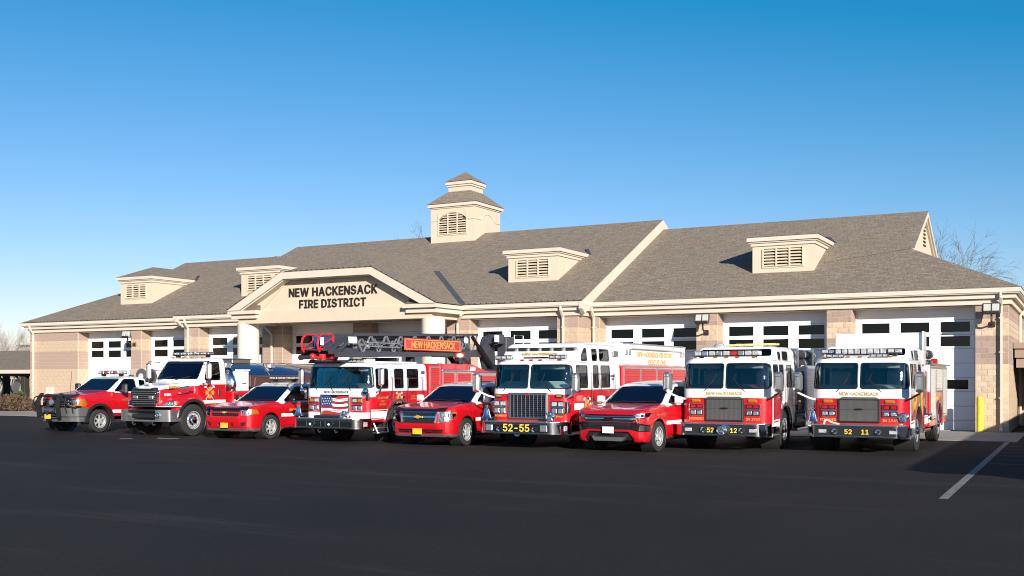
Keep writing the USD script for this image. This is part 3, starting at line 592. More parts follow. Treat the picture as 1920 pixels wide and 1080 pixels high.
def wheel(veh, x, y, r, w, kind='car', rim='rim_silver', label=None):
    s = 1 if x > 0 else -1; hw = w / 2; rr = r * (.62 if kind == 'car' else .56)
    prof = [(rr - .03, -hw * .8), (rr, -hw * .93), (rr * 1.12, -hw), (r * .9, -hw * 1.0), (r * .975, -hw * .9), (r, -hw * .74)]
    for g in (-.4, 0, .4): prof += [(r, (g - .07) * hw), (r - .014, (g - .06) * hw), (r - .014, (g + .06) * hw), (r, (g + .07) * hw)]
    prof += [(r, hw * .74), (r * .975, hw * .9), (r * .9, hw), (rr * 1.12, hw), (rr, hw * .93), (rr - .03, hw * .8)]
    R = TOX if s > 0 else TOX * np.array([[-1], [1], [1]])
    place = lambda m: moved(m, R, (x, y, r))
    p = part(veh, 'wheel', place(lathe(prof, 40)), 'rubber', smooth=35, label=label)
    if kind == 'car':
        d = Manifold.cylinder(.035, rr, rr * .99, 40).translate((0, 0, hw * .52)) - Manifold.cylinder(.1, rr - .03, rr - .03, 40).translate((0, 0, hw * .52 + .02))
        n = 6
        for k in range(n):
            a0 = 360 / n * k; h = [(.32 * rr * math.cos(math.radians(a)), .32 * rr * math.sin(math.radians(a))) for a in (a0 - 8, a0 + 8)] + [(.84 * rr * math.cos(math.radians(a)), .84 * rr * math.sin(math.radians(a))) for a in (a0 + 21, a0 + 7, a0 - 7, a0 - 21)]
            d = d - exZ(rpoly(h, .02), -1, 1)
        rimm = cat(d, lathe([(rr + .004, hw * .93), (rr + .006, hw * .99), (rr - .012, hw * .97), (rr - .025, hw * .6), (rr - .05, -hw * .5)], 40), lathe([(0, hw * .80), (.055, hw * .78), (.07, hw * .62), (.075, hw * .5)], 24),
                   [Manifold.cylinder(.02, .012, .009, 8).translate((.105 * math.cos(a), .105 * math.sin(a), hw * .52 + .03)) for a in np.linspace(0, 2 * math.pi, 7)[:-1]])
        part(p, 'rim', place(rimm), rim, smooth=35)
        part(p, 'brake_disc', place(lathe([(0, 0), (rr * .9, 0), (rr * .9, .02), (0, .02)], 24)), 'undercarriage')
    else:
        hub = hw * .96
        disc = Manifold(MMesh(*[q.astype(t) for q, t in zip(vf(lathe([(0, hw * .55), (.18, hw * .60), (.21, hw * .72), (rr * .72, hw * .70), (rr * .93, hw * .25), (rr, hw * .2), (rr, hw * .05), (0, hw * .05)], 40)), (np.float32, np.uint32))])) if False else Manifold.revolve(CrossSection([np.array([(0, hw * .05), (rr, hw * .05), (rr, hw * .2), (rr * .90, hw * .3), (rr * .72, hw * .70), (.21, hw * .72), (.18, hw * .6), (0, hw * .55)])]), 40)
        for k in range(10):
            a = 2 * math.pi * k / 10; disc = disc - Manifold.cylinder(1, .032, .032, 12).translate((.82 * rr * math.cos(a), .82 * rr * math.sin(a), -.5))
        part(p, 'rim', place(cat(disc, lathe([(rr + .004, hw * .93), (rr + .008, hw * 1.0), (rr - .014, hw * .98), (rr - .02, hw * .3), (rr - .03, 0)], 40))), rim, smooth=35)
        part(p, 'hub', place(cat(lathe([(.17, hw * .7), (.13, hw * .8), (.105, hub), (.10, hub + .05), (.03, hub + .06), (0, hub + .06)], 24), [Manifold.cylinder(.05, .017, .012, 8).translate((.175 * math.cos(a), .175 * math.sin(a), hw * .70)) for a in np.linspace(0, 2 * math.pi, 11)[:-1]])), 'chrome', smooth=35)
    return p
def plate(veh, x, y, z, material, ink='plate_ink', txt='', w=.31, h=.16):
    p = part(veh, 'licence_plate', rbox(x - w / 2, x + w / 2, y, y + .012, z, z + h, .008), material)
    if txt: part(p, 'plate_number', text(txt, h * .42, (x, y - .001, z + h * .3), depth=.003), ink, smooth=False)
def maltese(R=.2, n=3):
    """outline of a cross with flared, curved arms"""
    pts = []
    for q in range(4):
        a = math.radians(90 * q)
        for t in (-26, -13, 0, 13, 26): pts.append((R * math.cos(a + math.radians(t)), R * math.sin(a + math.radians(t))))
        b = a + math.radians(45); pts.append((.30 * R * math.cos(b), .30 * R * math.sin(b)))
    return pts
def emblem(veh, x, y, z, R=.2):
    """gold fire service cross with two crossed white axes, on a side that faces +x"""
    m = exX([(y + a, z + b) for a, b in maltese(R)], x + .012, x + .016)
    p = part(veh, 'emblem', m, 'gold_leaf', smooth=False)
    part(p, 'emblem_centre', exX([(y + .36 * R * math.cos(a), z + .36 * R * math.sin(a)) for a in np.linspace(0, 2 * math.pi, 17)[:-1]], x + .016, x + .019), 'rollup_red', smooth=False)
    ax = []
    for s in (-1, 1):
        ax.append(beam((x + .006, y + s * R * .9, z - R * 1.2), (x + .006, y - s * R * .75, z + R * 1.0), .012, .004))
        ax.append(exX([(y + s * R * q, z + R * w) for q, w in ((.62, 1.25), (1.15, 1.12), (1.18, .82), (.86, .84))], x + .004, x + .010))
    part(p, 'crossed_axe', ax, 'reflective_white', smooth=False)
def lightbar(veh, x0, x1, y, z, n=10, h=.10, d=.26, mats=None, label=None):
    p = part(veh, 'light_bar', rbox(x0, x1, y - d / 2, y + d / 2, z, z + .03, .012) + rbox(x0 + .01, x1 - .01, y - d / 2 + .02, y + d / 2 - .02, z + h - .015, z + h, .007), 'black_plastic', label=label)
    xs = np.linspace(x0, x1, n + 1)
    for k in range(n):
        mt = (mats or ['bar_lens'])[k % len(mats or [1])]
        part(p, 'lamp_module', rbox(xs[k] + .012, xs[k + 1] - .012, y - d / 2 + .005, y + d / 2 - .005, z + .028, z + h - .013, .015), mt)
    part(p, 'bar_foot', box(x0 + .12, x0 + .2, y - .08, y + .08, z - .07, z + .005) + box(x1 - .2, x1 - .12, y - .08, y + .08, z - .07, z + .005), 'black_plastic')
    return p
def bell(veh, x, y, z, s=1.0):
    prof = [(0, .27), (.03, .268), (.06, .25), (.078, .2), (.09, .12), (.115, .05), (.15, .0), (.14, .0), (.10, .05), (0, .06)]
    p = part(veh, 'bell', moved(lathe([(r * s, q * s) for r, q in prof], 28), t=(x, y, z + .05)), 'chrome', smooth=35)
    part(p, 'bell_mount', cat(rod((x, y, z - .02), (x, y, z + .08), .03), moved(trimesh.creation.icosphere(1, .035 * s), t=(x, y, z + .05 + .30 * s)), tube([(x - .06, y, z + .36 * s), (x - .03, y, z + .40 * s), (x, y, z + .36 * s), (x + .03, y, z + .40 * s), (x + .06, y, z + .36 * s)], .012, 6)), 'chrome')
def lamp_unit(parent, x0, x1, y, z0, z1, lens, name='headlight', n=2, y2=None):
    """a chromed box with n lenses side by side, standing proud of a front at y"""
    f = rbox(x0, x1, y - .03, y + .06, z0, z1, .02)
    xs = np.linspace(x0 + .018, x1 - .018, n + 1)
    for k in range(n): f = f - box(xs[k] + .008, xs[k + 1] - .008, y - .1, y + .01, z0 + .02, z1 - .02)
    p = part(parent, name, f, 'chrome'); part(p, 'lamp_backing', box(x0 + .01, x1 - .01, y - .002, y + .012, z0 + .012, z1 - .012), 'gloss_black', smooth=False)
    for k in range(n):
        lm = rbox(xs[k] + .018, xs[k + 1] - .018, y - .024, y + .008, z0 + .03, z1 - .03, .014)
        part(p, 'lens', lm, lens[k % len(lens)])
    return p
def seats(veh, xs, y, z, w=.5, h=.75, material='interior_grey'):
    for x in xs:
        s = part(veh, 'seat', rbox(x - w / 2, x + w / 2, y - .1, y + .42, z - .12, z + .06, .06), material)
        part(s, 'seat_back', rbox(x - w / 2, x + w / 2, y + .36, y + .5, z, z + h, .06), material); part(s, 'head_rest', rbox(x - .13, x + .13, y + .38, y + .48, z + h + .02, z + h + .2, .05), material)
def steering(veh, x, y, z, r=.2, tilt=35):
    t = math.radians(tilt); c = [(x + r * math.cos(a), y + r * math.sin(a) * math.sin(t), z + r * math.sin(a) * math.cos(t)) for a in np.linspace(0, 2 * math.pi, 25)]
    part(veh, 'steering_wheel', cat(tube(c, .017, 6, True), tube([c[0], c[12]], .016, 5), rod((x, y, z), (x, y - .35, z - .25), .03)), 'interior_dark')

# ---------------------------------------------------------------- sport utility vehicles
def make_suv(loc, yaw, label, c):
    V = thing('fire_chief_car' if not c.get('bar') else 'fire_service_car', label, 'sport utility vehicle', loc, yaw)
    W, L, H = c['W'], c['L'], c['H']; h = W / 2; hf, hr = c['hood'], c['cowl']; ws, wt = c['ws'], c['wt']; belt = hr - .0
    lower = exX(rpoly([(.10, .27), (.03, .42), (0, .58), (.0, .74), (.03, hf - .12), (.10, hf - .03), (.24, hf + .02), (ws - .5, hr - .02), (ws, hr), (ws + .3, hr + .02), (L - .1, hr + .02), (L - .02, hr - .3), (L, .62), (L - .03, .42), (L - .2, .28)], .03, 2), -h - 1, h + 1)
    plan = [(0, -.03), (.55 * h, 0), (.82 * h, .07), (.94 * h, .20), (.985 * h, .45), (h, .9), (h, L - .6), (.97 * h, L - .15), (.86 * h, L), (0, L)]
    plan = plan + [(-x, y) for x, y in plan[::-1][1:-1]]
    sec = [(.90 * h, .25), (.965 * h, .36), (.975 * h, .52), (.985 * h, .80), (1.005 * h, .96), (.99 * h, 1.03), (.955 * h, hr - .03), (.925 * h, hr + .06)]
    S = lower ^ exZ(plan, 0, 3) ^ exY(sec + sym(sec)[::-1], -1, L + 1)
    gh = exX(rpoly([(ws - .25, hr - .12), (ws, hr + .0), (wt - .08, H - .19), (wt + .16, H - .115), (wt + .55, H - .045), (wt + 1.1, H), (L - .9, H - .02), (L - .25, H - .09), (L - .04, hr + .1), (L - .04, hr - .12)], .04, 2), -h, h)
    gs = [(.925 * h, hr - .13), (.92 * h, hr), (.80 * h, H - .19), (.75 * h, H - .09), (.62 * h, H - .03), (.4 * h, H + .0), (0, H + .02)]
    S = S + (gh ^ exY(gs + sym(gs)[::-1][1:], -1, L + 1))
    S = S + Manifold.hull_points(np.array([(s_ * x, y, z) for s_ in (-1, 1) for x, y, z in ((.50 * h, .30, hf + .03), (.46 * h, .40, hf + .045), (.60 * h, ws - .15, hr - .01), (.54 * h, ws - .2, hr + .018), (.4 * h, .5, hf - .1), (.4 * h, ws - .3, hr - .1))]))
    B = Body(S, .062, 4)
    fa, wb, r = c['fa'], c['wb'], c['r']
    arch = lambda y, R: exX(arc((y, r), R, 0, 360, 28)[:-1], h - .34, h + 1) + exX(arc((y, r), R, 0, 360, 28)[:-1], -h - 1, -h + .34)
    arches = arch(fa, r + .075) + arch(fa + wb, r + .075)
    lip = arch(fa, r + .125) + arch(fa + wb, r + .125)
    # glass outlines
    def wsx(y): return hr + (y - ws) / (wt - .08 - ws) * (H - .19 - hr)
    wsh = [(.80 * h, hr + .035), (.68 * h, H - .185), (.40 * h, H - .165), (-.40 * h, H - .165), (-.68 * h, H - .185), (-.80 * h, hr + .035)]
    shield = exY(rpoly(wsh, .06), ws - .3, wt + .1) - exX([(0, hr + .02), (ws + .07, hr + .02), (ws - .3, 0), (0, 0)], -2, 2)
    b0, b1 = belt + .04, H - .175
    d1, d2 = c['b1'], c['b2']                        # where the B and C pillars stand
    a0 = ws + .24
    fwin = rpoly([(a0 + .03, b0), (wt + .14, b1), (d1 - .05, b1), (d1 - .04, b0)], .05); rwin = rpoly([(d1 + .06, b0), (d1 + .06, b1), (d2 - .12, b1), (d2 - .05, b0)], .05); qwin = rpoly([(d2 + .08, b0), (d2 + .05, b1), (L - .55, b1 - .02), (L - .32, b0)], .05)
    wins = [fwin, rwin] + ([qwin] if c.get('quarter', 1) else [])
    holes = shield + sum((side(q) for q in wins[1:]), side(wins[0]))
    white = exX([(ws - .02, hr - .03), (ws + .12, hr - .075), (a0 + .05, belt + c['wd']), (L + 1, belt + c['wd']), (L + 1, 4), (ws - .02, 4)], -3, 3)
    white = white - (box(-.80 * h, .80 * h, 0, ws + .1, 0, hr + .02))
    dfront = rpoly([(a0 - .09, .42), (a0 - .10, belt - .02), (wt + .02, H - .08), (d1 + .0, H - .08), (d1 + .0, .42)], .04); drear = rpoly([(d1 + .012, .42), (d1 + .012, H - .08), (d2 - .06, H - .08), (d2 - .02, belt), (d2 - .05, .80), (fa + wb - r - .12, .46), (fa + wb - r - .14, .42)], .03)
    alld = side(dfront) + side(drear); gaps = side(grow(dfront, .010)) + side(grow(drear, .010))
    hood = [( .80 * h, -.1), (.84 * h, .3), (.86 * h, ws + .02), (-.86 * h, ws + .02), (-.84 * h, .3), (-.80 * h, -.1)]
    hoodp = exZ(hood, hf - .10, hr + .03) ^ box(-3, 3, -.5, ws + .02, 0, 3)
    front = c['front'](h)
    holes_f = front['holes']
    shell = B.off(0) - B.off(.035) - arches - holes - holes_f
    part(V, 'body', (shell - white - gaps) - exZ(grow(hood, .006), hf - .10, hr + .03), 'red_paint'); part(V, 'hood', (shell ^ hoodp) - white, 'red_paint')
    part(V, 'roof', (shell ^ white) - gaps, 'white_paint')
    part(V, 'cabin_lining', (B.off(.037) - B.off(.045) - arches - holes) ^ box(-3, 3, ws - .2, L, .3, H + .1), 'interior_dark')
    part(V, 'windshield', B.skin(.008, .014, shield), 'car_windshield'); part(V, 'windshield_seal', B.skin(-.003, .02, exY(rpoly([(x * 1.025, z + (.015 if z > H - .3 else -.02)) for x, z in wsh], .06), ws - .3, wt + .1)) - exX([(0, hr + .0), (ws + .05, hr + .0), (ws - .3, 0), (0, 0)], -2, 2) - shield, 'black_plastic')
    for s in (1, -1):
        for nm, dp, wn in (('front_door', dfront, fwin), ('rear_door', drear, rwin)):
            dm = (shell ^ sideL(dp, s)); d = part(V, nm, dm - white, 'red_paint'); part(d, 'window_frame', dm ^ white, 'white_paint')
            part(d, 'window_pane', B.skin(.010, .015, sideL(wn, s)), 'cab_glass' if nm == 'front_door' else 'dark_glass'); part(d, 'window_seal', B.skin(-.002, .02, sideL(grow(wn, .018), s)) - sideL(wn, s), 'black_plastic')
            yh = dp[:, 0].max() - .2 if nm == 'front_door' else d2 - .28
            part(d, 'door_handle', rbox(s * (h - .0) - .03, s * h + .035, yh - .1, yh + .1, belt - .16, belt - .125, .012), c.get('handle', 'red_paint'))
        if c.get('quarter', 1): part(V, 'quarter_window', B.skin(.010, .015, sideL(qwin, s)), 'dark_glass')
        # mirror
        m = rbox(s * (h + .02) if s > 0 else -h - .26, s * (h + .02) if s < 0 else h + .26, a0 + .12, a0 + .26, belt + .02, belt + .21, .05)
        mr = part(V, 'mirror', m, c['mirror']); part(mr, 'mirror_arm', rbox(min(s * (h - .12), s * (h + .06)), max(s * (h - .12), s * (h + .06)), a0 + .14, a0 + .22, belt + .0, belt + .06, .02), 'black_plastic')
        for q, R in ((fa, 0), (fa + wb, 0)): wheel(V, s * (h - .145), q, r, .27, rim=c.get('rim', 'rim_silver'))
    part(V, 'wheel_arch_liner', ([moved(lathe([(r + .075, -.17), (r + .07, -.165), (r + .07, .16), (r + .075, .165)], 32), TOX, (s * (h - .19), q, r)) for s in (-1, 1) for q in (fa, fa + wb)]), 'black_plastic', smooth=40)
    part(V, 'undercarriage', box(-h + .3, h - .3, .4, L - .3, .24, .36) + box(-h + .12, h - .12, fa + r + .15, fa + wb - r - .15, .26, .40), 'undercarriage', smooth=False)
    part(V, 'running_board', rbox(h - .16, h - .01, fa + r + .16, fa + wb - r - .16, .30, .36, .02) + rbox(-h + .01, -h + .16, fa + r + .16, fa + wb - r - .16, .30, .36, .02), 'black_plastic')
    part(V, 'stripe', B.skin(-.003, .004, side([(fa + r + .1, .69), (L - .2, .69), (L - .2, .79), (fa + r + .1, .79)])) - arches, 'reflective_white')
    part(V, 'dashboard', rbox(-.78 * h, .78 * h, ws + .22, ws + .62, .85, hr + .04, .06), 'interior_dark'); seats(V, (-.42, .42), a0 + .93, .78, .5, .62, 'interior_grey'); seats(V, (-.42, .42), d1 + .75, .78, .5, .6, 'interior_dark'); steering(V, .42, a0 + .60, hr - .02)
    part(V, 'wiper', [tube([(x, ws + .08, hr + .045), (x + .30, ws + .11, hr + .075), (x + .62, ws + .10, hr + .06)], .011, 5) for x in (-.62, .02)], 'black_plastic')
    if c.get('rails'): part(V, 'roof_rail', both(lambda s: rbox(s * .70 * h - .025, s * .70 * h + .025, wt + .5, L - .6, H - .0, H + .045, .015)), c['rails'])
    if c.get('shield'): part(V, 'hood_deflector', B.skin(-.035, -.006, exZ([(.84 * h, -.2), (.84 * h, .16), (.5 * h, .07), (-.5 * h, .07), (-.84 * h, .16), (-.84 * h, -.2)], hf - .07, hf + .12)) , 'gloss_black')
    front['build'](V, B, h)
    if c.get('text'): part(V, 'door_lettering', text(c['text'], .075, (h * .992 + .006, (a0 + d1) / 2 - .02, .86), 'side', .004, width=.95), 'gold_leaf', smooth=False)
    if c.get('bar'): lightbar(V, -.56, .56, wt + .55, H + .06, 10, mats=['bar_lens', 'bar_lens', 'lamp_reflector', 'bar_lens'])
    return V

def bowtie(w, h):
    return [(-w, -h * .55), (-w * .25, -h * .55), (-w * .32, -h), (w * .32, -h), (w * .45, -h * .55) , (w, -h * .55), (w * .9, h * .55), (w * .38, h * .55), (w * .32, h), (-w * .32, h), (-w * .32, h * .55), (-w * .8, h * .55)]
def hexmesh(x0, x1, z0, z1, y, pitch=.05, w=.010, material=None):
    """grille mesh of crossing bars"""
    ms = []
    for z in np.arange(z0 + pitch / 2, z1, pitch): ms.append(box(x0, x1, y, y + .012, z - w / 2, z + w / 2))
    for x in np.arange(x0 + pitch / 2, x1, pitch * 1.6): ms.append(box(x - w / 2, x + w / 2, y + .003, y + .014, z0, z1))
    return cat(*ms)

def front_early(h):         # rounded nose, split grille with a body-coloured bar
    up = rpoly([(-.60 * h, .955), (.60 * h, .955), (.575 * h, .875), (-.575 * h, .875)], .015); lo = rpoly([(-.57 * h, .835), (.57 * h, .835), (.53 * h, .735), (-.53 * h, .735)], .02)
    hl = rpoly([(.63 * h, .955), (.97 * h, .955), (.99 * h, .80), (.62 * h, .745)], .03)
    slots = [rpoly([(.20 * h, .52), (.34 * h, .52), (.30 * h, .42), (.20 * h, .42)], .015), rpoly([(.62 * h, .54), (.82 * h, .56), (.74 * h, .44), (.58 * h, .44)], .015)]
    holes = exY(up, -.3, .25) + exY(lo, -.3, .25) + pair_y(hl, -.3, .45) + sum((pair_y(s, -.3, .3) for s in slots[1:]), pair_y(slots[0], -.3, .3))
    def build(V, B, h):
        g = part(V, 'grille', B.skin(.02, .03, exY(grow(up, .02), -.3, .3) + exY(grow(lo, .02), -.3, .3)), 'gloss_black'); 
        part(g, 'grille_mesh', cat(hexmesh(-.55 * h, .55 * h, .885, .95, .02), hexmesh(-.52 * h, .52 * h, .745, .83, -.0)), 'black_plastic', smooth=False, kind='stuff')
        part(g, 'chrome_surround', B.skin(-.006, .015, exY(grow(up, .012), -.3, .3) + exY(grow(lo, .012), -.3, .3)) - exY(up, -.5, .5) - exY(lo, -.5, .5), 'red_paint')
        part(V, 'emblem', exY([(x, .858 + z) for x, z in bowtie(.10, .035)], -.035, -.01), 'gold_leaf', smooth=False)
        for s in (1, -1):
            q = hl if s > 0 else sym(hl); e = part(V, 'headlight', B.skin(.035, .05, exY(q, -.3, .45)), 'lamp_reflector')
            part(e, 'headlight_cover', B.skin(0, .006, exY(q, -.3, .45)), 'clear_lens'); part(e, 'turn_signal', B.skin(.004, .03, exY(q, -.3, .45) ^ exY([(s * .93 * h, .6), (s * 1.2, .6), (s * 1.2, 1.1), (s * .93 * h, 1.1)], -1, 1)), 'amber_lens')
            part(e, 'reflector_bowl', [moved(lathe([(0, 0), (.03, .005), (.055, .03), (.062, .05)], 16), FR, (s * x * h, B.front(s * x * h, z) + .055, z)) for x, z in ((.72, .88), (.84, .88), (.72, .79), (.83, .80))], 'chrome')
        part(V, 'bumper_slot_backing', B.skin(.04, .05, sum((pair_y(grow(s, .01), -.3, .4) for s in slots[1:]), pair_y(grow(slots[0], .01), -.3, .4))), 'black_plastic')
        part(V, 'valance', B.skin(-.012, .02, exY([(-1.1, .2), (1.1, .2), (1.1, .355), (-1.1, .355)], -.3, .55)), 'grey_plastic')
        plate(V, 0, -.03, .37, 'plate_orange', txt='')
    return {'holes': holes, 'build': build}
def front_mid(h):           # squared two-bar grille in a chrome frame
    gr = rpoly([(-.60 * h, 1.00), (.60 * h, 1.00), (.56 * h, .66), (-.56 * h, .66)], .04); hl = rpoly([(.625 * h, .995), (.96 * h, .985), (1.0 * h, .93), (.93 * h, .72), (.60 * h, .66)], .03)
    slot = rpoly([(-.76 * h, .485), (.76 * h, .485), (.72 * h, .385), (-.72 * h, .385)], .02)
    holes = exY(gr, -.3, .3) + pair_y(hl, -.3, .42) + exY(slot, -.3, .25)
    def build(V, B, h):
        g = part(V, 'grille', B.skin(.03, .04, exY(grow(gr, .02), -.3, .35)), 'gloss_black')
        part(g, 'grille_mesh', cat(hexmesh(-.55 * h, .55 * h, .86, .98, .03, .035, .009), hexmesh(-.52 * h, .52 * h, .68, .80, .02, .035, .009)), 'black_plastic', smooth=False, kind='stuff')
        fr = B.skin(-.014, .03, exY(gr, -.3, .35)) - exY(grow(gr, -.045), -.5, .5); part(g, 'chrome_frame', fr, 'chrome')
        part(g, 'chrome_bar', B.skin(-.012, .02, exY([(-.56 * h, .855), (.56 * h, .855), (.56 * h, .815), (-.56 * h, .815)], -.3, .35)), 'chrome')
        part(V, 'emblem', exY([(x, .835 + z) for x, z in bowtie(.115, .045)], -.06, -.03), 'gold_leaf', smooth=False)
        for s in (1, -1):
            q = hl if s > 0 else sym(hl); e = part(V, 'headlight', B.skin(.04, .055, exY(q, -.3, .42)), 'lamp_reflector')
            part(e, 'headlight_cover', B.skin(0, .006, exY(q, -.3, .42)), 'clear_lens'); part(e, 'turn_signal', B.skin(-.004, .03, (exY(q, -.3, .42) ^ exY([(s * .92 * h, .6), (s * 1.2, .6), (s * 1.2, .78), (s * .92 * h, .78)], -1, 1)) + (exY(q, -.3, .42) ^ exY([(s * .95 * h, .93), (s * 1.2, .93), (s * 1.2, 1.1), (s * .95 * h, 1.1)], -1, 1))), 'amber_lens')
            part(e, 'reflector_bowl', [moved(lathe([(0, 0), (.04, .005), (.066, .03), (.075, .05)], 16), FR, (s * x * h, B.front(s * x * h, z) + .06, z)) for x, z in ((.73, .90), (.85, .88), (.72, .75))], 'chrome')
        part(V, 'lower_intake', B.skin(.04, .05, exY(grow(slot, .02), -.3, .35)), 'black_plastic'); 
        part(V, 'tow_hook', both(lambda s: rbox(s * .34 - .05, s * .34 + .05, -.02, .08, .41, .45, .015)), 'black_plastic')
        part(V, 'valance', B.skin(-.012, .02, exY([(-1.1, .2), (1.1, .2), (1.1, .345), (-1.1, .345)], -.3, .6)), 'grey_plastic')
        plate(V, -.02, -.05, .345, 'plate_orange')
    return {'holes': holes, 'build': build}
def front_late(h):          # wide dark grille, slim lamps, black lower face with a V-shaped bar
    gr = rpoly([(-.66 * h, .985), (.66 * h, .985), (.74 * h, .86), (.66 * h, .80), (-.66 * h, .80), (-.74 * h, .86)], .02); hl = rpoly([(.66 * h, 1.00), (.99 * h, 1.03), (.97 * h, .92), (.70 * h, .90)], .02)
    low = rpoly([(-.74 * h, .79), (.74 * h, .79), (.99 * h, .72), (1.02 * h, .54), (.80 * h, .545), (.60 * h, .60), (-.60 * h, .60), (-.80 * h, .545), (-1.02 * h, .54), (-.99 * h, .72)], .015)
    und = rpoly([(-.56 * h, .545), (.56 * h, .545), (.70 * h, .36), (.66 * h, .2), (-.66 * h, .2), (-.70 * h, .36)], .02)
    holes = exY(gr, -.3, .3) + pair_y(hl, -.3, .65) + exY(low, -.3, .45) + exY(und, -.3, .4)
    def build(V, B, h):
        g = part(V, 'grille', B.skin(.03, .04, exY(grow(gr, .02), -.3, .4)), 'gloss_black')
        for z0, z1, w in ((.865, .89, .72), (.925, .94, .68)): part(g, 'chrome_bar', B.skin(-.008, .02, exY([(-w * h, z0), (w * h, z0), (w * h, z1), (-w * h, z1)], -.3, .4)), 'tarnish_steel' if z1 > .9 else 'chrome')
        part(g, 'grille_mesh', cat(hexmesh(-.66 * h, .66 * h, .80, .98, .03, .035, .010)), 'black_plastic', smooth=False, kind='stuff')
        part(V, 'emblem', exY([(x, .878 + z) for x, z in bowtie(.11, .04)], -.05, -.03), 'gloss_black', smooth=False)
        for s in (1, -1):
            q = hl if s > 0 else sym(hl); e = part(V, 'headlight', B.skin(.03, .045, exY(q, -.3, .65)), 'lamp_reflector')
            part(e, 'headlight_cover', B.skin(0, .006, exY(q, -.3, .65)), 'clear_lens')
            for k in range(4): part(e, 'lamp_module', B.skin(.012, .03, exY([(s * (.71 + .07 * k) * h, .935), (s * (.755 + .07 * k) * h, .935), (s * (.755 + .07 * k) * h, .985), (s * (.71 + .07 * k) * h, .985)], -.3, .6)), 'chrome')
            ch = [(s * .70 * h, .895), (s * .99 * h, .905), (s * .97 * h, .885), (s * .72 * h, .875)]; part(V, 'chrome_trim', B.skin(-.008, .02, exY(ch, -.3, .6)), 'chrome')
            ch = [(s * .72 * h, .87), (s * .75 * h, .865), (s * .80 * h, .74), (s * .775 * h, .74)]; part(V, 'chrome_trim', B.skin(-.008, .02, exY(ch, -.3, .6)), 'chrome')
        part(V, 'lower_grille', B.skin(.03, .045, exY(grow(low, .02), -.3, .5)), 'gloss_black'); part(V, 'lower_grille_mesh', hexmesh(-.72 * h, .72 * h, .61, .78, .02, .04, .012), 'black_plastic', smooth=False, kind='stuff')
        part(V, 'air_curtain', both(lambda s: B.skin(.0, .03, exY([(s * .80 * h, .57), (s * .97 * h, .56), (s * .95 * h, .69), (s * .84 * h, .72)], -.3, .5))), 'black_plastic')
        part(V, 'skid_plate', B.skin(.05, .07, exY(grow(und, .02), -.3, .5)), 'black_plastic'); sk = rpoly([(-.40, .30), (.40, .30), (.48, .40), (-.48, .40)], .02); part(V, 'skid_plate', exY(sk, .0, .12), 'grey_plastic')
        part(V, 'tow_hook', both(lambda s: rbox(s * .46 - .04, s * .46 + .04, -.0, .1, .40, .44, .015)), 'chrome')
        plate(V, 0.02, -.06, .50, 'plate_white', w=.33, h=.17)
    return {'holes': holes, 'build': build}
# ================================================================ the three sport utility vehicles
make_suv((-23.45, 24.60, 0), 0, 'red sport utility vehicle with light bar and split grille, beside the tank truck',
    dict(W=2.02, L=5.2, H=1.80, hood=1.02, cowl=1.16, ws=1.42, wt=2.25, fa=1.0, wb=2.95, r=.385, b1=3.05, b2=4.05, wd=-.03, mirror='black_plastic', shield=True, bar=True, text='NEW HACKENSACK FIRE', front=front_early))
make_suv((-16.42, 24.85, 0), 0, 'red sport utility vehicle with chrome framed grille, between ladder truck and rescue truck',
    dict(W=2.04, L=5.2, H=1.83, hood=1.08, cowl=1.21, ws=1.42, wt=2.25, fa=.98, wb=2.95, r=.39, b1=3.05, b2=4.05, wd=-.03, mirror='white_paint', shield=True, front=front_mid))
make_suv((-10.80, 25.20, 0), -3.5, 'red sport utility vehicle with black lower grille, between rescue truck and engine 12',
    dict(W=2.05, L=5.35, H=1.85, hood=1.10, cowl=1.22, ws=1.45, wt=2.3, fa=.95, wb=3.07, r=.40, b1=3.1, b2=4.15, wd=-.03, mirror='white_paint', front=front_late))
# ================================================================ custom-cab fire apparatus
def rollup(V, x, y0, y1, z0, z1, material='rollup_red', s=1, name='rollup_door'):
    """a roll-up compartment door of narrow slats in an aluminium frame on the +x (s=1) or -x side"""
    n = max(4, int((z1 - z0) / .075)); pr = []
    for k in range(n):
        a = z0 + (z1 - z0) * k / n; b = z0 + (z1 - z0) * (k + 1) / n; pr += [(x + s * .006, a + .008), (x + s * .016, a + .016), (x + s * .016, b - .006), (x + s * .004, b)]
    pr = [(x - s * .02, z0)] + [(x + s * .004, z0)] + pr + [(x - s * .02, z1)]
    d = part(V, name, exY(pr, y0, y1), material, smooth=False)
    x0, x1 = sorted((x - s * .01, x + s * .03)); fr = box(x0, x1, y0 - .035, y1 + .035, z0 - .035, z1 + .05) - box(x0 - 1, x1 + 1, y0, y1, z0, z1)
    part(d, 'door_frame', fr, 'aluminium', smooth=False)
    if z1 - z0 > .5: part(d, 'lift_bar', rod((x + s * .035, y0 + .03, z0 + .06), (x + s * .035, y1 - .03, z0 + .06), .014), 'chrome')
    return d
def grab_rail(V, x, y, z0, z1): return part(V, 'grab_rail', tube([(x, y, z0), (x + .06, y, z0 + .03), (x + .06, y, z1 - .03), (x, y, z1)], .016, 8), 'chrome')
def cab_mirror(V, s, x, y, z0, z1, zarm, arm='white_paint'):
    """chromed mirror head on a long arm reaching out from the front corner"""
    m = part(V, 'mirror', rbox(x - .13, x + .13, y - .12, y + .06, z0, z1, .11), 'polished'); part(m, 'mirror_glass', rbox(x - .11, x + .11, y + .058, y + .066, z0 + .03, z1 - .03, .02), 'dark_glass')
    part(m, 'mirror_cap', rbox(x - .11, x + .11, y - .135, y + .04, z1 - .15, z1 + .03, .07), 'polished')
    part(m, 'mirror_arm', cat(tube([(s * 1.12, .10, zarm - .10), (s * 1.25, -.02, zarm - .06), (x, y, zarm + .08), (x, y, z0 + .05)], .028, 8)), arm)
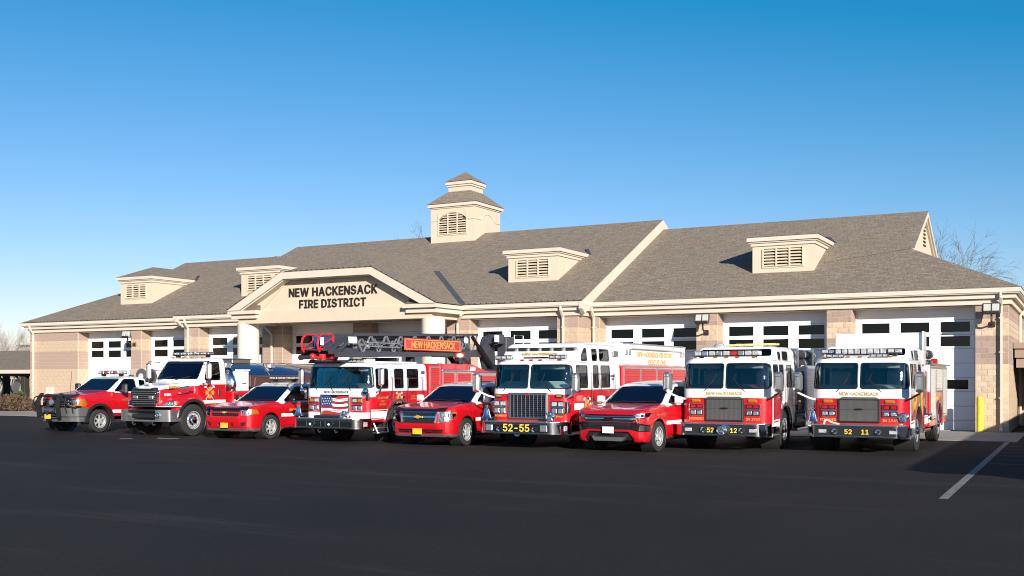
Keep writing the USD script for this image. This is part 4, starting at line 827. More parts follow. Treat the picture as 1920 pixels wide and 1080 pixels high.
def make_cab(V, c):
    W, Lc = c.get('W', 2.44), c['Lc']; h = W / 2; z0, zb, zt, zr = c['z0'], c['zb'], c['zt'], c['zr']
    R = .30; lean = .12
    pl = rpoly([(-h, 0), (h, 0), (h, Lc), (-h, Lc)], [R * 1.4, R * 1.4, .06, .06], 8); pl = ccw(pl)
    up = np.array([(x * (1 - .03 / h), y if y > 1 else y + lean * 1.0) for x, y in pl])
    top = np.array([(x * .93, y + .05 if y < Lc / 2 else y - .03) for x, y in up])
    def layer(p, z): return [(x, y, z) for x, y in p]
    S = exZ(pl, z0, zb) + Manifold.hull_points(np.array(layer(pl, zb) + layer(up, zt + .06))) + Manifold.hull_points(np.array(layer(up, zt + .06) + layer(top, zr)))
    if c.get('raised'):
        ry, rz, rf = c['raised']
        q = [(-h * .93, ry), (h * .93, ry), (h * .985, Lc), (-h * .985, Lc)]
        S = S + Manifold.hull_points(np.array([(x, y if y > ry else y, zr - .15) for x, y in q] + [(x * .97, y + (rf if y == ry else 0), rz - .10) for x, y in q] + [(x * .90, y + (rf + .06 if y == ry else 0), rz) for x, y in q]))
    B = Body(S, .10, 2)
    # the windshield
    if c['split']:
        pa = [rpoly([(-h + .035, zb + .03), (-.045, zb + .03), (-.045, zt), (-h + .07, zt)], [.10, .06, .06, .12]), rpoly([(h - .035, zb + .03), (.045, zb + .03), (.045, zt), (h - .07, zt)], [.12, .06, .06, .10])]
    else: pa = [rpoly([(-h + .03, zb + .03), (h - .03, zb + .03), (h - .06, zt), (-h + .06, zt)], .10)]
    yw = c.get('ywrap', .30)
    sh = [exY(p, -1, yw) for p in pa]; shield = sum(sh[1:], sh[0])
    wins = [rpoly([(a, q0), (b, q0), (b, q1), (a, q1)], .05) for a, b, q0, q1 in c['wins']]
    holes = shield + sum((side(w) for w in wins[1:]), side(wins[0]))
    fa, r = c['fa'], c['r']
    arch = exX(arc((fa, r), r + .13, 0, 360, 32)[:-1], h - .42, h + 1) + exX(arc((fa, r), r + .13, 0, 360, 32)[:-1], -h - 1, -h + .42) + box(h - .42, h + 1, fa - r - .13, fa + r + .13, 0, r) + box(-h - 1, -h + .42, fa - r - .13, fa + r + .13, 0, r)
    if c.get('brow'): bx = c['brow']; holes_b = exY(rpoly(bx[0], .06), bx[1], bx[2])
    shell = B.off(0) - B.off(.04) - holes - arch
    if c.get('brow'): shell = shell - holes_b
    wy = c.get('yred', 99)
    white = exX([(-1, c['zf']), (.33, c['zf']), (.33, c['zs']), (wy, c['zs']), (wy, 0), (99, 0), (99, 9), (-1, 9)], -5, 5)
    doors_ = [rpoly([(a, b0), (e, b0), (e, zt + .08), (a, zt + .08)], .05) for a, e, b0 in c['doors']]
    allg = sum((side(grow(d, .008)) for d in doors_[1:]), side(grow(doors_[0], .008)))
    body = part(V, 'cab', (shell - white) - allg, 'red_paint'); part(V, 'cab_roof', (shell ^ white) - allg, 'white_paint')
    part(V, 'cab_lining', (B.off(.045) - B.off(.055) - holes - arch) ^ box(-3, 3, -1, Lc - .02, zb - .5, 4), 'interior_dark')
    for p, q in zip(sh, pa):
        part(V, 'windshield', B.skin(.010, .018, p), 'windshield_glass'); part(V, 'windshield_seal', B.skin(-.004, .02, exY(grow(q, .022), -1, yw + .02)) - p, 'black_plastic')
    for s in (1, -1):
        for k, d in enumerate(doors_):
            dm = shell ^ sideL(d, s); inside = [w for w in wins if d[:, 0].min() < w[:, 0].mean() < d[:, 0].max()]
            D = part(V, 'cab_door', dm - white, 'red_paint') if not (dm - white).is_empty() else None
            if D is None: D = part(V, 'cab_door', dm, 'white_paint')
            else: part(D, 'upper_panel', dm ^ white, 'white_paint')
            for w in inside: part(D, 'window_pane', B.skin(.010, .016, sideL(w, s)), 'cab_glass'); part(D, 'window_seal', B.skin(-.003, .02, sideL(grow(w, .02), s)) - sideL(w, s), 'black_plastic')
            yh = d[:, 0].max() - .12; part(D, 'door_handle', rbox(min(s * (h - .01), s * (h + .05)), max(s * (h - .01), s * (h + .05)), yh - .09, yh + .03, zb - .30, zb - .22, .012), 'chrome')
        for w in wins:
            if not any(d[:, 0].min() < w[:, 0].mean() < d[:, 0].max() for d in doors_): P_ = part(V, 'side_window', B.skin(.010, .016, sideL(w, s)), 'cab_glass'); part(P_, 'window_seal', B.skin(-.003, .02, sideL(grow(w, .02), s)) - sideL(w, s), 'black_plastic')
        a = [(fa + (r + .13) * math.cos(t), r + (r + .13) * math.sin(t)) for t in np.linspace(-.1, math.pi + .1, 25)]; b = [(fa + (r + .215) * math.cos(t), r + (r + .215) * math.sin(t)) for t in np.linspace(math.pi + .1, -.1, 25)]
        part(V, 'wheel_arch_trim', exX(a + b, min(s * (h - .06), s * (h + .03)), max(s * (h - .06), s * (h + .03))), c.get('arch', 'aluminium'))
        part(V, 'wheel_arch_liner', moved(lathe([(r + .125, -.36), (r + .12, -.35), (r + .12, .14), (r + .125, .145)], 32), TOX, (s * (h - .18), fa, r)), 'undercarriage')
        wheel(V, s * (h - .19), fa, r, .33, 'truck', 'rim_silver')
    part(V, 'dashboard', Manifold.hull_points(np.array([(x, y, z) for x in (-h + .14, h - .14) for y, z in ((.20, zb - .45), (.20, zb + .03), (.34, zb + .10), (.70, zb + c.get('dash_h', .16)), (.78, zb + .08), (.78, zb - .45))])), c.get('dash', 'dash_teal')); seats(V, (-.75, .75), 1.0, zb - .35, .55, .85); seats(V, (-.6, .0, .6), Lc - .75, zb - .35, .5, .85, 'interior_dark'); steering(V, .72, .78, zb - .02, .23, 50)
    part(V, 'engine_cover', rbox(-.40, .40, .6, Lc - .8, z0, zb - .2, .1), 'interior_grey')
    part(V, 'sun_visor', [rbox(-.95, -.2, .30, .34, zt - .12, zt + .02, .01), rbox(.2, .95, .30, .34, zt - .12, zt + .02, .01)], 'interior_grey')
    for x0, x1 in c['wipers']: part(V, 'wiper', cat(tube([(x0, .02, zb - .12), (.5 * (x0 + x1), -.015, zb + .05), (x1, .055, zb + .26)], .012, 5), tube([(x1 - .16, .045, zb + .08), (x1, .05, zb + .27), (x1 + .06, .07, zb + .42)], .010, 5)), 'black_plastic')
    part(V, 'undercarriage', box(-h + .45, h - .45, .2, c['L'] - .4, .42, z0 + .25), 'undercarriage', smooth=False)
    part(V, 'cab_step', rbox(h - .25, h + .02, .18, fa - r - .2, .36, .44, .02) - box(h - .2, h - .03, .22, fa - r - .24, .3, .5), 'tread_plate')
    return B
def marker_lights(V, xs, y, z, material='amber_lens'):
    for x in xs: part(V, 'marker_light', rbox(x - .055, x + .055, y - .03, y + .05, z, z + .04, .018), material)
def bumper(V, y0, z0, z1, face, h=1.235, chrome='chrome', ch=.22):
    p = [(-h, y0 + ch), (-h + ch, y0), (h - ch, y0), (h, y0 + ch), (h, .12), (-h, .12)]
    b = part(V, 'bumper', exZ(rpoly(p, [.16, .16, .16, .16, .03, .03] if True else .05, 6), z0, z1) , chrome)
    q = [(-h + ch + .03, y0 - .012), (h - ch - .03, y0 - .012), (h - ch - .03, y0 + .02), (-h + ch + .03, y0 + .02)]
    part(b, 'bumper_face', exZ(q, z0 + .055, z1 - .055), face)
    for z in (z0 + .02, z1 - .02): part(b, 'bumper_rib', exZ(rpoly([(x * 1.008, y - .014) for x, y in p[:4]] + [(h, y0 + ch + .2), (-h, y0 + ch + .2)], [.16, .16, .16, .16, .03, .03], 6), z - .016, z + .016), chrome)
    part(b, 'gravel_shield', exZ([(-h + .05, y0 + ch * .8), (-h + ch, y0 + .03), (h - ch, y0 + .03), (h - .05, y0 + ch * .8), (h - .05, .1), (-h + .05, .1)], z1 + .002, z1 + .02), 'tread_plate')
    return b
def horn(b, x, y, z, R=.075): part(b, 'air_horn', moved(lathe([(0, -.02), (R * .35, -.02), (R * .55, .0), (R, .035), (R * 1.08, .035), (R * 1.08, .0), (R * .7, -.03)], 24), FR, (x, y, z)), 'chrome', smooth=40)
def siren(b, x, y, z, R=.14, L=.28):
    s = part(b, 'siren', moved(lathe([(0, L), (R * .35, L + .005), (R * .4, L - .02), (R * .78, L - .03), (R * .86, L), (R, L - .01), (R, L - .08), (R * .9, L - .1), (R * .9, .05), (R * .7, 0), (0, 0)], 32), FR, (x, y, z)), 'chrome', smooth=40)
    part(s, 'siren_grille', cat(*[beam((x, y - L - .004, z), (x + R * .8 * math.cos(a), y - L + .01, z + R * .8 * math.sin(a)), .010, .01) for a in np.linspace(0, 2 * math.pi, 13)[:-1]]), 'tarnish_steel', kind='stuff')
def rear_body(V, y0, y1, z0, zmid, z1, h=1.22, lowmat='red_paint', upmat='white_paint', cutwheel=None, r=.53):
    lo = rbox(-h, h, y0, y1, z0, zmid, .02); up_ = rbox(-h, h, y0, y1, zmid + .001, z1, .02)
    if cutwheel: 
        a = exX(arc((cutwheel, r), r + .12, 0, 360, 28)[:-1], h - .6, h + 1) + exX(arc((cutwheel, r), r + .12, 0, 360, 28)[:-1], -h - 1, -h + .6); lo = lo - a
    B_ = part(V, 'rear_body', lo, lowmat); part(V, 'upper_body', up_, upmat)
    if cutwheel:
        for s in (1, -1):
            wheel(V, s * (h - .19), cutwheel, r, .33, 'truck', 'rim_silver')
            a = [(cutwheel + (r + .12) * math.cos(t), r + (r + .12) * math.sin(t)) for t in np.linspace(-.1, math.pi + .1, 25)]; b = [(cutwheel + (r + .20) * math.cos(t), r + (r + .20) * math.sin(t)) for t in np.linspace(math.pi + .1, -.1, 25)]
            part(V, 'wheel_arch_trim', exX(a + b, min(s * (h - .02), s * (h + .03)), max(s * (h - .02), s * (h + .03))), 'aluminium')
            wheel(V, s * (h - .55), cutwheel, r, .30, 'truck', 'undercarriage') if False else None
    return B_
def hose_tube(V, x, y0, y1, z, R=.115):
    t = part(V, 'suction_hose', moved(lathe([(R * .78, 0), (R, 0), (R, y1 - y0), (0, y1 - y0), (0, y1 - y0 - .02), (R * .78, .5)], 24), np.array([[1, 0, 0], [0, 0, 1], [0, -1, 0]]), (x, y0, z)), 'hose_black', smooth=40)
    for q in np.linspace(y0 + .25, y1 - .3, 3): part(t, 'hose_bracket', moved(lathe([(R + .001, -.02), (R + .022, -.02), (R + .022, .02), (R + .001, .02)], 24), np.array([[1, 0, 0], [0, 0, 1], [0, -1, 0]]), (x, q, z)), 'chrome')

# ---------------------------------------------------------------- the two pumpers
def make_pumper(loc, label, num, left_extra):
    V = thing('fire_engine', label, 'fire engine', loc)
    c = dict(Lc=2.75, z0=.62, zb=1.63, zt=2.30, zr=2.46, zf=1.40, zs=1.50, split=True, r=.53, fa=1.62, L=8.3, raised=(.95, 2.78, .12), wipers=[(-.62, -.30), (.62, .25)],
             wins=[(.42, .86, 1.68, 2.27), (1.02, 1.46, 1.68, 2.27), (1.78, 2.32, 1.68, 2.27), (1.15, 1.36, 2.42, 2.62), (1.56, 2.05, 2.42, 2.64)], doors=[(.36, .94, .95), (1.66, 2.44, 1.2)], dash='dash_maroon' if num == '12' else 'dash_grey', dash_h=.12,
             brow=([(-.98, 2.52), (.98, 2.52), (.98, 2.71), (-.98, 2.71)], .3, 1.16))
    c['yred'] = 1.15 if num == '12' else 99
    if num == '12': c['arch'] = 'stainless'
    B = make_cab(V, c); h = 1.22
    part(V, 'clerestory_window', B.skin(.02, .03, exY(rpoly([(-.99, 2.51), (.99, 2.51), (.99, 2.72), (-.99, 2.72)], .06), .3, 1.25)), 'dark_glass')
    # front: radiator grille, lamp clusters, gold lettering
    g = part(V, 'grille', rbox(-.53, .53, -.05, .06, .77, 1.40, .03) - rbox(-.485, .485, -.2, -.02, .81, 1.365, .02), 'black_plastic'); gm = exY(rpoly([(-.53, 1.38), (.53, 1.38), (.42, 1.435), (-.42, 1.435)], .02), -.05, .06); part(g, 'grille_top', gm, 'mesh_grey')
    part(g, 'grille_screen', rbox(-.485, .485, -.028, -.015, .81, 1.365, .002), 'grille_mesh_metal'); part(g, 'grille_bar', rbox(-.5, .5, -.045, -.02, 1.115, 1.135, .006), 'mesh_grey'); part(g, 'maker_badge', exY([(.11 * math.cos(a), 1.125 + .022 * math.sin(a)) for a in np.linspace(0, 2 * math.pi, 21)[:-1]], -.058, -.04), 'gloss_black')
    for s in (1, -1):
        x0, x1 = (.57, .96) if s > 0 else (-.96, -.57)
        part(V, 'warning_light', rbox(x0 + .06, x1 - .08, -.045, .05, 1.275, 1.365, .035), 'amber_lens')
        lamp_unit(V, x0, x1, -.015, 1.10, 1.245, ['red_lens'], 'warning_lamp_pair'); lamp_unit(V, x0, x1, -.015, .925, 1.085, ['lamp_reflector'], 'headlight')
        cab_mirror(V, s, s * 1.50, -.22, 1.56, 2.06, 1.46, 'white_paint' if s < 0 else 'black_plastic')
    part(V, 'front_lettering', text('NEW HACKENSACK', .085, (0, -.004, 1.475), depth=.006, width=.98), 'gold_leaf', smooth=False)
    part(V, 'front_lettering', text('FOUNDED', .065, (-.77, -.002, .81), depth=.006, width=.40), 'gold_leaf', smooth=False); part(V, 'front_lettering', text('IN 1949', .065, (.77, -.002, .81), depth=.006, width=.38), 'gold_leaf', smooth=False)
    part(V, 'corner_stripe', B.skin(-.004, .004, sideL([(.30, .5), (.36, .5), (.36, zs_ := 1.50), (.30, zs_)], 1)), 'reflective_white')
    for z0_, z1_ in ((.80, .835), (.60, .76), (.53, .555)): part(V, 'side_stripe', B.skin(-.004, .004, sideL([(.36, z0_ - .02), (1.0, z0_), (1.0, z1_), (.36, z1_ - .02)], 1)), 'reflective_white')
    b = bumper(V, -.56, .42, .72, 'black_plastic', 1.24)
    for x in ((-.40, .62) if num == '12' else (-.50, .56)): horn(b, x, -.575, .57, .065)
    n1, n2 = ('52', num)
    part(b, 'bumper_number', text(n1, .115, (-.20 if num == '12' else -.16, -.574, .51), depth=.008), 'gold_yellow', smooth=False); part(b, 'bumper_number', text(n2, .115, (.42 if num == '12' else .25, -.574, .51), depth=.008), 'gold_yellow', smooth=False)
    for x in (-.80, .92): part(b, 'bumper_light', rbox(x - .10, x + .10, -.585, -.55, .525, .615, .012), 'bar_lens')
    if num == '12': siren(b, .15, -.52, .57, .135, .22)
    else: siren(V, 1.10, .06, .93, .125, .12)
    # roof: light bar and warning lamps
    if num == '12': lightbar(V, -.92, .86, .42, 2.50, 9, .16, .34, ['bar_lens', 'lamp_reflector', 'bar_lens', 'lamp_reflector', 'bar_lens', 'red_lens', 'lamp_reflector', 'bar_lens', 'bar_lens'])
    else:
        lightbar(V, -.66, .62, .44, 2.52, 8, .17, .30, ['bar_lens']); lightbar(V, -1.02, -.68, .48, 2.55, 2, .13, .24, ['bar_lens', 'lamp_reflector']); lightbar(V, .64, .98, .48, 2.55, 2, .13, .24)
        for s in (-1, 1): lamp_unit(V, s * .55 - .24 - .08, s * .55 + .24 - .08, .14, 2.44, 2.56, ['bar_lens'], 'scene_light', 3)
    marker_lights(V, (-.95, -.3, 0, .3, .75), .16, 2.455)
    # pump panel and body
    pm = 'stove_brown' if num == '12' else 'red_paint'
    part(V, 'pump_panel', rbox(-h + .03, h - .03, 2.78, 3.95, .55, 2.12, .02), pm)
    ex = [(3.05, 1.85), (3.05, 1.50), (3.05, 1.02)] if num != '12' else [(3.2, 1.15)]
    for y, z in ex:
        e = part(V, 'louvred_vent', rbox(h - .04, h + .012, y - .16, y + .16, z - .14, z + .14, .03), 'chrome')
        for k in (-1, 0, 1): part(e, 'vent_slot', rbox(h, h + .018, y + k * .085 - .02, y + k * .085 + .02, z - .09, z + .09, .01), 'black_plastic')
    part(V, 'pump_intake', moved(lathe([(0, 0), (.09, 0), (.09, .12), (.11, .12), (.11, .16), (0, .16)], 24), TOX, (h - .03, 3.45, .85)), 'chrome'); part(V, 'running_board', rbox(h - .3, h + .02, 2.9, 4.2, .42, .50, .02), 'tread_plate')
    for y in (2.62, 1.52): grab_rail(V, h, y, 1.15, 2.15)
    zm = 1.52
    rear_body(V, 4.0, 8.3, .52, zm, 2.30, h, 'panel_white' if num == '12' else 'red_paint', 'white_paint', 6.25)
    for s in (1, -1):
        rollup(V, s * h, 4.12, 5.3, .75 if True else 1, 2.2, 'panel_white' if num == '12' else 'panel_white', s); rollup(V, s * h, 5.42, 7.0, 1.55, 2.2, 'panel_white', s); rollup(V, s * h, 7.12, 8.2, .75, 2.2, 'panel_white', s)
    for z0_, z1_ in ((.86, .89), (.66, .83)): part(V, 'side_stripe', box(h + .018, h + .022, 2.8, 4.0, z0_, z1_), 'reflective_white', smooth=False)
    if num == '12':
        hose_tube(V, .98, 2.95, 6.0, 2.62, .125); hose_tube(V, .98, 2.95, 6.0, 2.30 + .05, .13)
        part(V, 'hose_rack', cat(box(.78, 1.16, 3.3, 3.36, 2.2, 2.78), box(.78, 1.16, 5.2, 5.26, 2.2, 2.78), box(.8, .86, 3.3, 6, 2.45, 2.5)), 'aluminium', smooth=False)
        gl = part(V, 'deck_gun', cat(rod((-.2, 3.4, 2.3), (-.2, 3.4, 2.78), .08), rod((-.2, 3.4, 2.78), (-.35, 2.7, 2.86), .06, .045), rod((-.35, 2.7, 2.86), (-.38, 2.5, 2.88), .07, .05)), 'tarnish_steel')
        part(V, 'roof_ladder', cat(beam((-.75, 1.45, 2.83), (.95, 1.6, 2.86), .05, .05), beam((-.75, 1.85, 2.83), (.95, 2.0, 2.86), .05, .05), [beam((-.7 + .28 * k, 1.46, 2.84), (-.7 + .28 * k, 1.95, 2.84), .03, .03) for k in range(6)]), 'gold_paint', kind='stuff')
        part(V, 'roof_dome_light', moved(lathe([(.16, 0), (.17, .03), (.12, .09), (0, .11)], 20), t=(-.55, 1.35, 2.78)), 'bar_lens')
    else:
        hose_tube(V, .98, 2.95, 6.0, 2.62, .12); hose_tube(V, .98, 2.95, 6.0, 2.34, .115); part(V, 'tail_warning_light', rbox(1.0, 1.2, 6.02, 6.2, 2.32, 2.5, .03), 'red_lens')
        part(V, 'hose_bed_cover', rbox(-1.20, 1.18, 2.95, 3.55, 2.30, 3.18, .03), 'white_paint'); part(V, 'cover_end_panel', rbox(1.16, 1.20, 2.85, 3.5, 2.7, 3.22, .01), 'panel_white')
        part(V, 'mural', B.skin(-.003, .004, sideL(rpoly([(.42, .95), (.55, 1.5), (1.62, 1.5), (2.6, 1.56), (2.6, .95), (2.3, .8), (1.62, 1.1), (.9, 1.1)], .03), 1)) - exX(arc((1.62, .53), .76, 0, 360, 28)[:-1], 1, 2), 'mural_gold')
        part(V, 'drain_rail', rbox(h - .02, h + .12, 4.0, 8.2, 2.30, 2.34, .01), 'aluminium'); bell(V, -1.10, -.33, .76, 1.0)
        part(V, 'tow_strap', tube([(-.78, -.5, .74), (-.76, -.42, .84), (-.70, -.4, .85), (-.62, -.42, .80), (-.45, -.45, .76), (-.40, -.45, .745)], .025, 6), 'hose_white')
    return V
mat('grille_mesh_metal', {'g': ('texture_coordinate', {}), 'w': ('wave_texture', {'wave_type': 'bands', 'bands_direction': 'x', 'scale': 14.0, 'distortion': 1.5, 'detail': 2.0, 'detail_scale': 3.0}), 'r': ('rgb_ramp', {'ramp': [(0.2, (.05, .049, .046)), (0.8, (.17, .165, .155))]}), 'p': ('principled_bsdf', {'roughness': .5, 'metallic': .5})},
    [('g.object', 'w.vector'), ('w.fac', 'r.fac'), ('r.color', 'p.base_color')])
flat('gold_dim', (.34, .14, .04), .4)
flat('gold_paint', (.62, .50, .22), .4)
make_pumper((-5.06, 28.10, 0), 'white over red fire engine numbered 11 with bell, nearest the yellow bollard', '11', None)
make_pumper((-8.36, 27.30, 0), 'white over red fire engine numbered 12 with round siren in its bumper', '12', None)

# ---------------------------------------------------------------- rescue truck
def make_rescue(loc):
    V = thing('rescue_truck', 'tall white topped rescue truck with square chrome grille and boxy rear body', 'rescue truck', loc)
    h = 1.23
    c = dict(W=2.46, Lc=3.6, z0=.62, zb=1.62, zt=2.28, zr=2.40, zf=1.48, zs=1.60, split=True, r=.53, fa=1.72, L=9.4, raised=(.38, 2.90, .42), wipers=[(-.86, -.55), (.72, .40)],
             wins=[(.50, 1.22, 1.66, 2.26), (1.62, 1.98, 1.66, 2.27), (2.16, 2.80, 1.66, 2.27), (1.66, 1.98, 2.42, 2.74), (2.16, 2.80, 2.42, 2.74)], doors=[(.42, 1.30, .98), (2.06, 2.92, .9)], dash='dash_teal', dash_h=.22)
    B = make_cab(V, c)
    for s in (1, -1):
        w = rpoly([(.95, 2.42), (1.30, 2.42), (1.30, 2.74), (1.18, 2.74), (1.0, 2.58)], .04); P_ = part(V, 'upper_window', B.skin(-.002, .01, sideL(w, s)), 'dark_glass'); part(P_, 'window_seal', B.skin(-.004, .01, sideL(grow(w, .025), s)) - sideL(w, s), 'black_plastic')
    # square chrome grille of upright cells
    g = part(V, 'grille', rbox(-.61, .61, -.075, .06, .80, 1.52, .02) - box(-.545, .545, -.3, -.01, .845, 1.455), 'tarnish_steel')
    part(g, 'grille_backing', box(-.545, .545, -.015, -.009, .845, 1.455), 'gloss_black', smooth=False)
    for k in range(10): x = -.545 + 1.09 * k / 9; part(g, 'grille_upright', rbox(x - .011, x + .011, -.080, -.02, .845, 1.455, .009), 'chrome')
    for k in range(11): z = .845 + .61 * (k + .5) / 11; part(g, 'grille_crossbar', rbox(-.545, .545, -.076, -.03, z - .009, z + .009, .006), 'chrome')
    part(g, 'maker_badge', exY([(.045 * math.cos(a), 1.475 + .045 * math.sin(a)) for a in np.linspace(0, 2 * math.pi, 17)[:-1]], -.095, -.07), 'red_lens')
    for s in (1, -1):
        x0, x1 = (.68, 1.10) if s > 0 else (-1.10, -.68)
        part(V, 'warning_light', rbox(s * .93 - .10, s * .93 + .10, -.045, .06, 1.385, 1.485, .02), 'black_plastic'); part(V, 'warning_light_lens', rbox(s * .93 - .07, s * .93 + .07, -.055, -.04, 1.405, 1.465, .02), 'amber_lens')
        lamp_unit(V, x0, x1, -.02, 1.13, 1.30, ['bar_lens'], 'warning_lamp_pair'); lamp_unit(V, x0, x1, -.02, .93, 1.125, ['lamp_reflector'], 'headlight')
        part(V, 'lamp_corner', rbox(min(s * 1.09, s * 1.20), max(s * 1.09, s * 1.20), .02, .22, .95, 1.29, .04), 'chrome')
        cab_mirror(V, s, s * 1.52, -.20, 1.52, 2.03, 1.48, 'panel_white')
        lamp_unit(V, s * .84 - .27, s * .84 + .27, .10, 2.43, 2.56, ['bar_lens'], 'scene_light', 3)
    part(V, 'front_lettering', text('NEW HACKENSACK', .075, (.04, B.front(0, 2.58) - .02, 2.55), depth=.02, width=1.10), 'gold_leaf', smooth=False)
    part(V, 'front_lettering', text('FOUNDED', .055, (-.88, -.004, .85), depth=.006, width=.36), 'gold_leaf', smooth=False); part(V, 'front_lettering', text('IN 1949', .055, (.86, -.004, .85), depth=.006, width=.34), 'gold_leaf', smooth=False)
    yb_ = B.front(0, 2.70) - .30; lb = part(V, 'light_bar', rbox(-1.10, 1.10, .28 + yb_, .50 + yb_, 2.665, 2.775, .02), 'tarnish_steel')
    for k in range(6): x = -.93 + .37 * k; part(lb, 'lamp_module', rbox(x - .125, x + .125, .262 + yb_, .30 + yb_, 2.675, 2.765, .015), 'gloss_black'); part(lb, 'lamp_divider', rbox(x + .14, x + .23, .255 + yb_, .31 + yb_, 2.67, 2.77, .015), 'chrome')
    part(V, 'roof_vent', rbox(-.45, .50, B.front(0, 2.485) - .03, B.front(0, 2.485) + .1, 2.455, 2.51, .02), 'gloss_black'); marker_lights(V, (-.9, -.28, 0, .28, .86), .14, 2.40, 'red_lens')
    b = bumper(V, -.72, .42, .73, 'gloss_black', 1.25, ch=.26)
    part(b, 'bumper_number', text('52-55', .19, (0, -.735, .49), depth=.01, width=.80), 'gold_yellow', smooth=False)
    for s in (-1, 1): horn(b, s * .53, -.735, .55, .07); part(b, 'fog_light', rbox(s * .83 - .12, s * .83 + .10, -.75, -.71, .49, .67, .02), 'lamp_reflector')
    part(b, 'corner_light', moved(rbox(-.09, .09, -.02, .02, .50, .64, .02), trimesh.transformations.rotation_matrix(math.pi / 2, [0, 0, 1])[:3, :3], (1.25, -.28, 0)), 'bar_lens'); siren(V, .92, -.42, .89, .135, .14); bell(V, -1.10, -.40, .76, 1.05)
    part(b, 'tow_eye_badge', exY([(.08 * math.cos(a), .40 + .045 * math.sin(a)) for a in np.linspace(0, 2 * math.pi, 17)[:-1]], -.70, -.66), 'flag_blue')
    part(V, 'side_stripe', (B.skin(-.004, .004, sideL([(.34, 1.05), (3.5, 1.05), (3.5, 1.23), (.34, 1.23)], 1)) - exX(arc((1.72, .53), .745, 0, 360, 28)[:-1], 1, 2)) - box(1, 2, .93, 1.37, .9, 1.4), 'reflective_white'); emblem(V, h + .004, 1.15, 1.14, .20)
    part(V, 'side_lettering', [text('ESTABLISHED', .06, (h + .002, 2.98, 1.95), 'side', .004, width=.30), text('1949', .06, (h + .002, 2.98, 1.86), 'side', .004, width=.14)], 'plate_ink', smooth=False)
    part(V, 'cab_vent', rbox(h - .02, h + .012, 3.05, 3.40, 2.56, 2.72, .03), 'tarnish_steel')
    for y in (1.42, 2.0, 3.02): grab_rail(V, h, y, 1.15, 2.05)
    # box body
    y0, y1, zt, zm = 3.66, 9.4, 3.0, 2.28
    lo = rbox(-h - .02, h + .02, y0, y1, .5, zm, .02) - exX(arc((7.2, .53), .65, 0, 360, 28)[:-1], .6, 2) - exX(arc((7.2, .53), .65, 0, 360, 28)[:-1], -2, -.6)
    part(V, 'rear_body', lo, 'red_paint'); part(V, 'upper_body', rbox(-h - .02, h + .02, y0, y1, zm + .001, zt, .06), 'white_paint'); part(V, 'roof_edge_rail', rbox(h - .05, h + .04, y0 + .02, y1, zt - .06, zt - .01, .015), 'aluminium')
    part(V, 'awning', rbox(h, h + .10, y0 + .55, y1 - .35, 2.80, 2.90, .03), 'panel_white')
    for k in range(4):
        a = y0 + .16 + k * 1.39; rollup(V, h + .02, a, a + 1.28, .95 if k != 2 else 1.25, 2.20, 'rollup_red'); rollup(V, -h - .02, a, a + 1.28, .95 if k != 2 else 1.25, 2.20, 'rollup_red', -1)
    for y in (y0 + .40, y1 - .42): 
        for d in (-.13, .13): part(V, 'scene_light', rbox(h + .01, h + .06, y + d - .10, y + d + .10, 2.62, 2.78, .02), 'aluminium')
    xs = h + .022
    part(V, 'body_lettering', text('NEW HACKENSACK FIRE DISTRICT', .155, (xs, (y0 + y1) / 2 + .02, 2.58), 'side', .006, width=3.3), 'gold_leaf', smooth=False); part(V, 'body_lettering', text('RESCUE ONE', .155, (xs, (y0 + y1) / 2 + .1, 2.345), 'side', .006, width=1.62), 'gold_leaf', smooth=False)
    for s in (1, -1): wheel(V, s * (h - .19), 7.2, .53, .33, 'truck', 'rim_silver')
make_rescue((-13.40, 25.75, 0))

